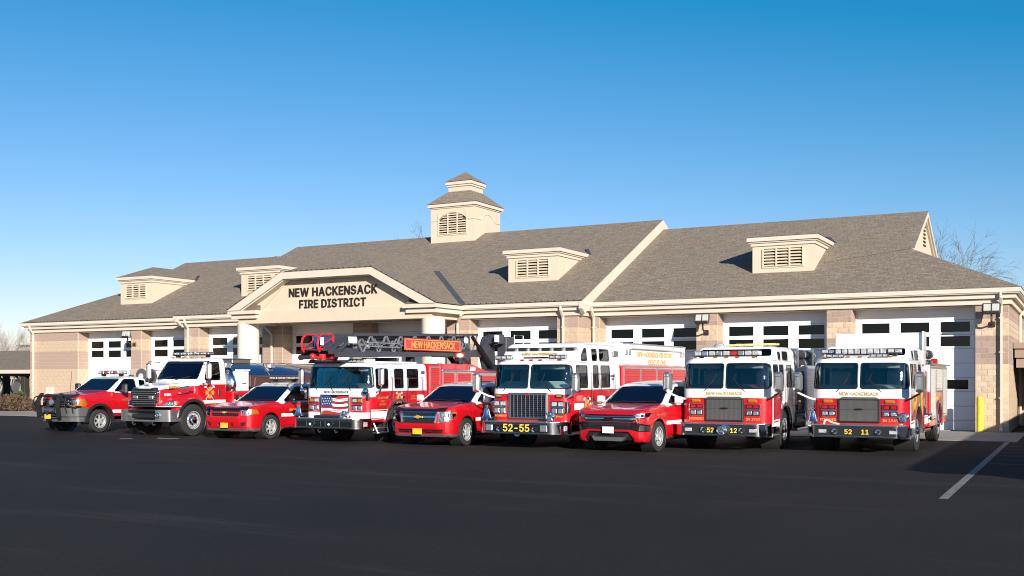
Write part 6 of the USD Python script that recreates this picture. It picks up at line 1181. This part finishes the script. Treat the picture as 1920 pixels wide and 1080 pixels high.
# ================================================================ tank truck
def make_tanker(loc):
    V = thing('tank_truck', 'red and white bonneted tank truck with polished steel tank, beside the leftmost pickup', 'tank truck', loc)
    fa, r, h = 1.12, .525, 1.0
    P3 = lambda rows: Manifold.hull_points(np.array([(s * x, y, z) for x, y, z in rows for s in (-1, 1)]))
    cab = P3([(1.0, 1.5, .80), (1.0, 2.86, .80), (1.02, 1.5, 1.82), (1.02, 2.86, 1.82), (.93, 1.95, 2.50), (.94, 2.84, 2.52), (.80, 2.05, 2.60), (.80, 2.80, 2.62), (.4, 1.42, 1.84), (1.0, 1.42, .9)])
    hood = P3([(.60, .16, .98), (.60, .20, 1.56), (.40, .26, 1.66), (.94, 1.6, 1.50), (.80, 1.6, 1.80), (.70, .9, 1.735), (.95, 1.6, .98)])
    fen = P3([(.62, .22, .96), (1.14, .42, .97), (.62, .25, 1.14), (1.12, .48, 1.20), (1.2, .80, 1.20), (1.2, 1.35, 1.24), (.8, 1.5, 1.42), (.7, .75, 1.38), (1.2, 1.72, .98), (1.1, 1.74, 1.1)])
    fe2 = exX([(fa + .70 * math.cos(t), r + .70 * math.sin(t)) for t in np.linspace(-.25, math.pi * .93, 22)], .70, 1.19) + exX([(fa + .70 * math.cos(t), r + .70 * math.sin(t)) for t in np.linspace(-.25, math.pi * .93, 22)], -1.19, -.70)
    B = Body(cab + hood + fen + fe2, .085, 3)
    arch = exX(arc((fa, r), .61, 0, 360, 32)[:-1], .66, 2) + exX(arc((fa, r), .61, 0, 360, 32)[:-1], -2, -.66) + box(.66, 2, fa - .61, fa + .61, 0, r) + box(-2, -.66, fa - .61, fa + .61, 0, r) 
    wsh = [(.93, 1.90), (.84, 2.47), (-.84, 2.47), (-.93, 1.90)]; shield = exY(rpoly(wsh, .07), 1.2, 2.12)
    fw = rpoly([(1.80, 1.86), (2.00, 2.45), (2.52, 2.45), (2.52, 1.86)], .06); holes = shield + side(fw)
    hl = rpoly([(.68, 1.02), (.70, 1.10), (.98, 1.19), (1.13, 1.15), (1.12, 1.03), (.95, .985)], .03)
    hf_ = pair_y(hl, -.3, .8)
    white = exX([(-1, 1.54), (.2, 1.54), (1.5, 1.66), (1.62, 1.70), (9, 1.72), (9, 5), (-1, 5)], -3, 3)
    door = rpoly([(1.66, .90), (1.66, 1.80), (1.93, 2.50), (2.62, 2.50), (2.62, .90)], .04); gaps = side(grow(door, .007))
    shell = B.off(0) - B.off(.035) - arch - holes - hf_
    hp = exX([(-1, .9), (1.50, .9), (1.50, 3), (-1, 3)], -3, 3)
    part(V, 'cab', (shell - white) - hp - gaps, 'red_paint'); hd = part(V, 'hood', (shell ^ hp) - white, 'red_paint'); part(hd, 'hood_top', (shell ^ hp) ^ white, 'white_paint'); part(V, 'cab_roof', (shell ^ white) - hp - gaps, 'white_paint')
    part(V, 'cabin_lining', (B.off(.037) - B.off(.045) - holes) ^ box(-3, 3, 1.5, 2.9, 1.0, 3), 'interior_grey'); part(V, 'windshield', B.skin(.008, .014, shield), 'car_windshield'); part(V, 'windshield_seal', B.skin(-.003, .02, exY(rpoly([(x * 1.03, z + (.02 if z > 2 else -.02)) for x, z in wsh], .07), 1.2, 2.14)) - shield, 'black_plastic'); part(V, 'windshield_banner', B.skin(-.002, .008, exY([(-.83, 2.41), (.83, 2.41), (.82, 2.48), (-.82, 2.48)], 1.2, 2.14)), 'gloss_black')
    for s in (1, -1):
        dm = shell ^ sideL(door, s); d = part(V, 'door', dm - white, 'red_paint'); part(d, 'window_frame', dm ^ white, 'white_paint'); part(d, 'window_pane', B.skin(.01, .015, sideL(fw, s)), 'cab_glass'); part(d, 'window_seal', B.skin(-.002, .02, sideL(grow(fw, .022), s)) - sideL(fw, s), 'black_plastic'); part(d, 'door_handle', rbox(min(s * .99, s * 1.05), max(s * .99, s * 1.05), 2.42, 2.52, 1.30, 1.55, .03), 'black_plastic'); part(d, 'vent_bar', rbox(min(s * .98, s * 1.0), max(s * .98, s * 1.0), 2.02, 2.05, 1.88, 2.42, .008), 'black_plastic')
        q = hl if s > 0 else sym(hl); e = part(V, 'headlight', B.skin(.04, .055, exY(q, -.3, .8)), 'lamp_reflector'); part(e, 'headlight_cover', B.skin(0, .006, exY(q, -.3, .8)), 'clear_lens'); part(e, 'reflector_bowl', [moved(lathe([(0, 0), (.04, .005), (.065, .03), (.07, .05)], 16), FR, (s * x, B.front(s * x, 1.08) + .05, 1.085)) for x in (.82, .99)], 'chrome'); part(e, 'turn_signal', B.skin(.004, .03, exY(q, -.3, .8) ^ exY([(s * 1.08, .9), (s * 1.3, .9), (s * 1.3, 1.3), (s * 1.08, 1.3)], -1, 1)), 'amber_lens')
        m = part(V, 'mirror', rbox(min(s * 1.30, s * 1.52), max(s * 1.30, s * 1.52), 1.52, 1.68, 1.86, 2.44, .10), 'polished'); part(m, 'mirror_arm', tube([(s * 1.0, 1.72, 2.46), (s * 1.40, 1.60, 2.48), (s * 1.44, 1.58, 2.2), (s * 1.40, 1.60, 1.76), (s * 1.0, 1.70, 1.74)], .018, 6), 'black_plastic')
        a = [(fa + .61 * math.cos(t), r + .61 * math.sin(t)) for t in np.linspace(-.2, math.pi * .95, 25)]; b = [(fa + .70 * math.cos(t), r + .70 * math.sin(t)) for t in np.linspace(math.pi * .95, -.2, 25)]
        part(V, 'fender_lip', exX(a + b, min(s * 1.14, s * 1.215), max(s * 1.14, s * 1.215)), 'black_plastic'); part(V, 'wheel_arch_liner', moved(lathe([(.605, -.3), (.60, -.29), (.60, .14), (.605, .145)], 32), TOX, (s * 1.0, fa, r)), 'black_plastic')
        wheel(V, s * 1.05, fa, r, .30, 'truck', 'rim_silver'); wheel(V, s * 1.05, 6.9, r, .30, 'truck', 'rim_silver')
        part(V, 'hood_vent', B.skin(-.012, .01, sideL(rpoly([(.70, 1.56), (.82, 1.62), (1.30, 1.66), (1.28, 1.58), (1.0, 1.54)], .03), s)), 'tarnish_steel'); part(V, 'grab_handle', tube([(s * .86, .72, 1.44), (s * .94, .78, 1.43), (s * 1.0, 1.26, 1.48), (s * .95, 1.32, 1.49)], .02, 6), 'chrome'); part(V, 'side_warning_light', B.skin(-.02, .01, sideL(rpoly([(.36, 1.33), (.58, 1.33), (.58, 1.42), (.36, 1.42)], .02), s)), 'bar_lens')
        part(V, 'mud_flap', exX([(1.78, .42), (1.72, .9), (1.60, 1.02), (1.68, 1.06), (1.82, .92), (1.90, .42)], min(s * .8, s * 1.18), max(s * .8, s * 1.18)), 'red_paint'); part(V, 'fuel_tank', rbox(min(s * .62, s * 1.08), max(s * .62, s * 1.08), 1.95, 2.85, .45, .86, .12), 'aluminium')
    emblem(V, 1.025, 2.02, 1.42, .20); part(V, 'stripe', B.skin(-.003, .004, side([(1.62, 1.06), (2.86, 1.06), (2.86, 1.17), (1.62, 1.17)])), 'reflective_white'); part(V, 'front_stripe', B.skin(-.004, .004, exY([(-1.3, .97), (1.3, .97), (1.3, 1.005), (-1.3, 1.005)], -1, .62)), 'reflective_white')
    hv, hn = None, None
    part(V, 'hood_lettering', text('TANK 1', .085, (.80, .62, 1.585), 'side', .05, width=.48), 'gold_leaf', smooth=False)
    g = part(V, 'grille', exY(rpoly([(-.58, 1.08), (-.46, .98), (.46, .98), (.58, 1.08), (.60, 1.45), (.48, 1.62), (.30, 1.58), (-.30, 1.58), (-.48, 1.62), (-.60, 1.45)], .04), .10, .24), 'chrome'); part(g, 'grille_opening', exY(rpoly([(-.52, 1.09), (-.43, 1.02), (.43, 1.02), (.52, 1.09), (.54, 1.43), (.45, 1.555), (-.45, 1.555), (-.54, 1.43)], .04), .085, .11), 'gloss_black')
    part(g, 'grille_bar', [rbox(-.52, .52, .06, .10, z, z + .028, .01) for z in np.arange(1.06, 1.53, .068)], 'grey_plastic'); part(g, 'grille_lamp', [rbox(x - .11, x + .11, .05, .10, 1.24, 1.33, .02) for x in (-.36, .36)], 'lamp_reflector'); part(g, 'hood_badge', rbox(-.12, .12, .22, .34, 1.655, 1.675, .008), 'black_plastic')
    bp = [(-1.18, .46), (-1.14, .14), (-.80, .0), (.80, .0), (1.14, .14), (1.18, .46), (1.18, .6), (-1.18, .6)]
    b = part(V, 'bumper', exZ(rpoly(bp, .10), .50, .88) - box(-.66, .62, -.2, .2, .55, .93), 'polished'); part(b, 'bumper_step', [rbox(-.66, .62, .02, .22, .82, .87, .02), rbox(-.66, .62, .04, .2, .50, .56, .02)], 'black_plastic'); part(b, 'roller', rod((-.5, .10, .66), (.48, .10, .66), .06, n=16), 'black_plastic'); part(b, 'recess_backing', box(-.66, .62, .19, .21, .5, .88), 'black_plastic', smooth=False); siren(b, .74, .06, .70, .10, .1); part(V, 'tow_hook', [tube([(x, .1, .5), (x, .02, .44), (x, .08, .38), (x, .16, .4)], .025, 6) for x in (-.45, .45)], 'tarnish_steel')
    lightbar(V, -.86, .86, 2.28, 2.70, 11, .11, .28, ['lamp_reflector', 'bar_lens']); marker_lights(V, (-.7, -.2, .2, .7), 2.02, 2.60)
    part(V, 'dashboard', rbox(-.85, .85, 1.62, 1.86, 1.4, 1.90, .06), 'interior_dark'); seats(V, (-.5, .5), 2.2, 1.45, .5, .7, 'interior_dark'); steering(V, .5, 1.95, 1.82, .22, 55); part(V, 'wiper', [tube([(x, 1.40, 1.86), (x + .35, 1.47, 1.93), (x + .62, 1.50, 1.97)], .012, 5) for x in (-.75, .05)], 'black_plastic'); part(V, 'undercarriage', box(-.5, .5, .4, 9.0, .48, .86), 'undercarriage', smooth=False)
    # tank: an elliptical polished shell with domed ends, hatch, lights and body sides
    prof = [(0, -.10), (.35, -.07), (.65, .0), (.88, .12), (1.0, .30), (1.0, 6.0), (.85, 6.11), (.5, 6.16), (0, 6.16)]
    tv, tf = lathe(prof, 48); tv = np.stack([tv[:, 0] * 1.16, tv[:, 2] + 2.95, tv[:, 1] * .78 + 1.70], 1); tk = part(V, 'tank', (tv, tf[:, ::-1]), 'stainless', smooth=30)
    for y in (3.25, 5.0, 6.8, 8.9):
        rv, rf = lathe([(1.002, -.03), (1.012, -.02), (1.012, .02), (1.002, .03)], 48); part(tk, 'tank_band', (np.stack([rv[:, 0] * 1.16, rv[:, 2] + y, rv[:, 1] * .78 + 1.70], 1), rf[:, ::-1]), 'aluminium')
    part(V, 'hatch', rbox(-.42, .42, 3.75, 4.7, 2.44, 2.58, .02), 'tarnish_steel'); part(V, 'hatch_lid', rbox(-.45, .45, 3.72, 4.74, 2.58, 2.62, .015), 'grey_plastic')
    for y in (3.05, 5.35): q = part(V, 'scene_light', rbox(.72, .90, y - .14, y + .14, 2.28, 2.46, .03), 'lamp_reflector'); part(q, 'light_bracket', exX([(y - .2, 2.26), (y + .2, 2.26), (y + .3, 2.45), (y - .3, 2.45)], .66, .72), 'tarnish_steel')
    part(V, 'pump_cabinet', rbox(.80, 1.22, 3.22, 3.74, 1.45, 2.16, .03), 'panel_white'); part(V, 'cabinet_cap', rbox(.78, 1.24, 3.40, 3.78, 2.162, 2.22, .012), 'panel_white'); part(V, 'cabinet_latch', rbox(1.22, 1.25, 3.36, 3.56, 1.72, 1.75, .01), 'chrome')
    rk = part(V, 'folding_tank_rack', rbox(1.05, 1.22, 3.80, 8.8, 1.60, 2.02, .02), 'stove_brown')
    for a, e in ((4.0, 5.0), (5.15, 6.5), (6.65, 8.6)): part(rk, 'rack_panel', rbox(1.22, 1.235, a, e, 1.64, 1.92, .02), 'stove_brown'); part(rk, 'rack_strap', tube([(1.24, a, 1.64), (1.24, a + .02, 1.94), (1.24, e - .02, 1.96), (1.24, e, 1.64)], .014, 5), 'grey_plastic')
    part(V, 'body_side', [rbox(min(s * .55, s * 1.2), max(s * .55, s * 1.2), 2.96, 9.0, .62, 1.44, .03) - exX(arc((6.9, r), .64, 0, 360, 28)[:-1], -3, 3) for s in (1, -1)], 'red_paint'); part(V, 'rear_fender', exX(arc((4.6, 1.2), .55, 10, 170, 16), .95, 1.26), 'panel_white'); part(V, 'stripe', box(1.20, 1.204, 3.0, 6.1, 1.06, 1.17), 'reflective_white', smooth=False)
make_tanker((-27.10, 24.62, 0))
# ================================================================ shelter, outbuilding, link, trees and shrubs
flat('bark', (0.13, 0.105, 0.088), 0.9, vary=0.25, scale=3); flat('pale_bark', (0.36, 0.32, 0.27), 0.9, vary=0.25, scale=3); flat('dark_wood', (0.035, 0.026, 0.02), 0.7); flat('metal_siding', (0.33, 0.34, 0.34), 0.5, vary=0.06, scale=.6); flat('dry_leaf', (0.105, 0.062, 0.034), 0.9, vary=0.45, scale=4); flat('hedge_leaf', (0.06, 0.075, 0.03), 0.8, vary=0.4, scale=4)
flat('mauve_trim', (0.30, 0.215, 0.165), 0.7)
S = thing('picnic_shelter', 'low open shelter with brown shingle roof on dark posts, left of the station', 'shelter', (-64, 45, 0)); so = (-64, 45, 0)
def rpart(parent, name, polys):
    vs, fs_, us, n = [], [], [], 0
    for v, f, u in polys: vs.append(v); fs_.append(f + n); us.append(u); n += len(v)
    return part(parent, name, (np.vstack(vs), np.vstack(fs_)), 'shingles', smooth=False, uv=np.vstack(us), off=so)
y0, y1, yr, ze, zr, xa, xb = 44.6, 55.4, 50, 2.42, 3.85, -96, -57.4
def rp3(pts, axis):
    v = np.array(pts, float); n = np.cross(v[1] - v[0], v[2] - v[0]); v = v if n[2] > 0 else v[::-1]
    return v, np.array([(0, i, i + 1) for i in range(1, len(v) - 1)]), np.stack([v[:, axis], v[:, 2] * 3.9], 1)
rpart(S, 'roof', [rp3([(xa, y0, ze), (xb, y0, ze), (xb - 6.5, yr, zr), (xa, yr, zr)], 0), rp3([(xa, y1, ze), (xb, y1, ze), (xb - 6.5, yr, zr), (xa, yr, zr)], 0), rp3([(xb, y0, ze), (xb, y1, ze), (xb - 6.5, yr, zr)], 1)])
part(S, 'fascia', [box(xa, xb, y0 - .03, y0, ze - .24, ze - .005), box(xb, xb + .03, y0, y1, ze - .24, ze - .005)], 'trim', smooth=False, off=so)
part(S, 'beam', [box(xa, xb - .4, y0 + .5, y0 + .7, ze - .42, ze - .2), box(xa, xb - .4, y1 - .7, y1 - .5, ze - .42, ze - .2)], 'dark_wood', smooth=False, off=so); part(S, 'ceiling', box(xa + .05, xb - .05, y0 + .05, y1 - .05, ze - .12, ze - .08), 'dark_wood', smooth=False, off=so)
for k in range(8):
    for y in (y0 + .6, y1 - .6):
        x = -60.35 - 5.0 * k; p = part(S, 'post', rbox(x - .19, x + .19, y - .19, y + .19, 0, ze - .40, .02), 'dark_wood', off=so)
        if p: part(p, 'brace', beam((x - .1, y, ze - 1.1), (x - .9, y, ze - .4), .1, .1), 'dark_wood', off=so, smooth=False)
O = thing('outbuilding', 'grey metal outbuilding behind the shelter at the far left', 'outbuilding', (-83, 71, 0)); oo = (-83, 71, 0)
part(O, 'wall', box(-89.0, -76, 66, 76, 0, 5.0), 'metal_siding', smooth=False, off=oo); part(O, 'roof', exY([(-89.3, 5.0), (-75.7, 5.0), (-75.7, 5.15), (-82.5, 6.9), (-89.3, 5.15)], 65.8, 76.2), 'panel_white', smooth=False, off=oo); part(O, 'wall_rib', [box(-89.0 + .93 * k, -88.94 + .93 * k, 65.95, 66, .1, 4.9) for k in range(1, 14)], 'metal_siding', smooth=False, off=oo); part(O, 'eave_trim', box(-89.2, -75.8, 65.85, 65.99, 4.85, 5.0), 'ladder_grey', smooth=False, off=oo)
# low link and side building on the right (its eave throws the shadow over the right hand corner)
ao = (8, 30, 0); A = thing('side_building', 'low building joined to the right end wall by a covered link, at the right edge', 'building', ao)
part(A, 'wall', box(4.15, 15, 17.3, 50, 0, 2.9), 'tan_block', smooth=False, off=ao); part(A, 'fascia', [box(3.72, 3.78, 16.7, 50.6, 2.82, 3.06), box(3.72, 15.4, 16.7, 16.76, 2.82, 3.06)], 'trim', smooth=False, off=ao); part(A, 'soffit', box(3.78, 15.4, 16.76, 50.6, 2.86, 2.92), 'trim', smooth=False, off=ao)
v, f, u = rp3([(3.70, 16.68, 3.08), (15.4, 16.68, 3.08), (10, 22, 4.6), (10, 45, 4.6), (3.70, 50.6, 3.08)], 1)
part(A, 'roof', trimesh.Trimesh([(3.70, 16.68, 3.07), (15.4, 16.68, 3.07), (15.4, 50.6, 3.07), (3.7, 50.6, 3.07), (9.5, 21, 4.4), (9.5, 46, 4.4)], [(0, 1, 4), (0, 4, 5), (0, 5, 3), (1, 2, 5), (1, 5, 4), (2, 3, 5)], process=False), 'trim' if False else 'flashing', smooth=False, off=ao)
for k in range(4): w = part(A, 'window', box(4.09, 4.16, 20 + 6.5 * k, 21.6 + 6.5 * k, .95, 2.2), 'trim', smooth=False, off=ao); part(w, 'window_pane', box(4.07, 4.085, 20.08 + 6.5 * k, 21.52 + 6.5 * k, 1.02, 2.13), 'dark_glass', smooth=False, off=ao)
part(A, 'link_roof', [box(-2.24, 3.7, 42.9, 47.2, 3.0, 3.22), box(-2.2, 3.7, 43.0, 47.1, 2.66, 2.99), box(-2.16, 3.7, 43.1, 47.0, 2.30, 2.65)], 'mauve_trim', smooth=False, off=ao); part(A, 'link_wall', box(-2.2, 4.1, 46.8, 47.0, 0, 2.3), 'tan_block', smooth=False, off=ao); part(A, 'link_post', [rbox(x - .15, x + .15, 43.2, 43.5, 0, 2.3, .02) for x in (.6, 3.2)], 'trim', off=ao)
# ---- bare trees
def bare_tree(name, label, group, seed, H, material, spread=.75, depth=6, lean=0.0, r0=None):
    rng = random.Random(seed); trunk, crown = [], []
    def grow_(p, d, L, r, k):
        n = 3 if k < 3 else 2; pts = [p]; q = np.array(p); dd = np.array(d)
        for i in range(n):
            dd = dd + np.array([rng.gauss(0, .10), rng.gauss(0, .10), rng.gauss(.03, .06)]); dd /= np.linalg.norm(dd); q = q + dd * L / n; pts.append(q.copy())
        r1 = r * (.62 if k else .72); (trunk if k == 0 else crown).append(tube(pts, np.linspace(r, r1, n + 1), 6 if k < 2 else (4 if k < 4 else 3)))
        if k >= depth: return
        m = rng.choice((2, 3, 3)) if k else rng.choice((3, 4))
        for j in range(m):
            t = 1.0 if j == 0 else rng.uniform(.45, 1.0); idx = min(n, max(1, int(round(t * n)))); b = np.array(pts[idx])
            az = rng.uniform(0, 2 * math.pi); sp = (spread * rng.uniform(.4, 1.0)) if j else spread * .35
            x = np.cross(dd, [0, 0, 1.0]); x = x if np.linalg.norm(x) > .1 else np.array([1., 0, 0]); x /= np.linalg.norm(x); y = np.cross(dd, x)
            nd = dd * math.cos(sp) + (x * math.cos(az) + y * math.sin(az)) * math.sin(sp); grow_(b, nd / np.linalg.norm(nd), L * rng.uniform(.62, .86), max(r1 * (.9 if j == 0 else .65), .008), k + 1)
    grow_(np.array([0, 0, -.1]), np.array([lean, 0, 1.0]), H * .30, r0 or H * .014, 0)
    T = thing(name, label, 'bare tree', (0, 0, -50)); part(T, 'trunk', cat(*trunk), material); part(T, 'crown', cat(*crown), material, kind='stuff')
    return T
def plant(T, first, loc, yaw, scale, label, group=None):
    if first: path = T
    else:
        name = T.split('/')[-1].rstrip('0123456789_'); path = unique('/World', name); pr = stage.DefinePrim(path, 'Xform'); pr.GetReferences().AddInternalReference(T); pr.SetInstanceable(True)
    x = UsdGeom.Xformable(stage.GetPrimAtPath(path)); x.ClearXformOpOrder()
    a = x.AddTranslateOp(); a.Set(Gf.Vec3d(*map(float, loc))); b = x.AddRotateZOp(); b.Set(float(yaw)); c = x.AddScaleOp(); c.Set(Gf.Vec3f(scale, scale, scale))
    say(path, label, 'bare tree', group)
def at_px(px, d):     # a ground point seen at a column of the photograph, d metres deep
    th = math.radians(YAW); l = (px - 960) / F_PX * d; return (math.cos(th) * l - math.sin(th) * d, math.sin(th) * l + math.cos(th) * d, 0.0)
T1 = bare_tree('bare_tree', '', '', 11, 13.0, 'bark', .80, 7); T2 = bare_tree('bare_tree', '', '', 23, 11.0, 'bark', .62, 7); T3 = bare_tree('young_tree', '', '', 5, 8.0, 'pale_bark', .45, 6)
plant(T1, True, at_px(1738, 72), 200, 1.08, 'large leafless tree behind the right gable of the station')
G = 'bare woods behind the right end of the station'
plant(T2, True, at_px(1850, 84), 40, .78, 'leafless tree showing over the right hip of the roof, third from the frame edge')
for q, (px, d, yaw, s) in enumerate(((1885, 92, 130, .76), (1912, 86, 250, .70), (1945, 95, 10, .8))): plant(T2, False, at_px(px, d), yaw, s, ['leafless tree over the roof corner, second from the right frame edge', 'leafless tree over the roof corner, nearest the right frame edge', 'leafless tree mostly outside the right frame edge'][q], G)
plant(T2, False, at_px(768, 97), 80, 1.28, 'tall leafless tree just showing left of the cupola'); plant(T1, False, at_px(802, 104), 300, 1.10, 'leafless tree mostly hidden behind the cupola')
G2 = 'bare young trees behind the shelter'
rr_ = random.Random(3)
for k in range(16): 
    px = -25 + 5.6 * k + rr_.uniform(-2, 2)
    plant(T3, k == 0, at_px(px, rr_.uniform(84, 104)), rr_.uniform(0, 360), rr_.uniform(.62, .80), 'thin pale leafless tree of the woods seen through the open shelter', G2)
G3 = 'distant bare trees above the shelter roof'
for k in range(7): plant(T2, False, at_px(-60 + 16 * k + rr_.uniform(-4, 4), rr_.uniform(118, 135)), rr_.uniform(0, 360), rr_.uniform(.30, .42), 'distant leafless tree rising over the shelter roof', G3)
# ---- brown shrubs in front of the shelter
def bush(px, d, w, hgt, seed, material, label):
    rng = np.random.default_rng(seed); n = 2600; u = rng.normal(size=(n, 3)); u /= np.linalg.norm(u, axis=1, keepdims=True); rad = rng.uniform(.55, 1.0, (n, 1)) ** .5; bump = 1 + .22 * np.sin(u[:, :1] * 5 + seed) * np.cos(u[:, 1:2] * 4 - seed)
    c = u * rad * bump * [w, w * .8, hgt * .55] + [0, 0, hgt * .5]; c = c[c[:, 2] > 0.02]; n = len(c)
    a, b = rng.normal(size=(n, 3)), rng.normal(size=(n, 3)); a /= np.linalg.norm(a, axis=1, keepdims=True); b -= a * np.sum(a * b, 1, keepdims=True); b /= np.linalg.norm(b, axis=1, keepdims=True); s = rng.uniform(.04, .09, (n, 1))
    V_ = np.stack([c - a * s, c + b * s * .6, c + a * s, c - b * s * .6], 1).reshape(-1, 3); F_ = (np.arange(n) * 4)[:, None] + np.array([[0, 1, 2, 3]])
    T = thing('shrub', label, 'shrub', at_px(px, d)); part(T, 'foliage', (V_, F_), material, smooth=False); part(T, 'stem', cat(*[rod((0, 0, 0), tuple(rng.normal(size=3) * [w * .5, w * .4, .1] + [0, 0, hgt * .7]), .02, .01, 5) for _ in range(7)]), 'bark')
bush(8, 61, 1.25, .85, 1, 'dry_leaf', 'rusty brown clipped shrub at the left edge of the frame'); bush(26, 60.5, .85, .82, 2, 'dry_leaf', 'rusty brown shrub in the middle of the bed beside the shelter'); bush(46, 60.5, .75, .70, 3, 'dry_leaf', 'rusty brown shrub against the left wall corner of the station'); bush(36, 66, .6, .95, 4, 'hedge_leaf', 'small green shrub behind the brown shrubs at the left')
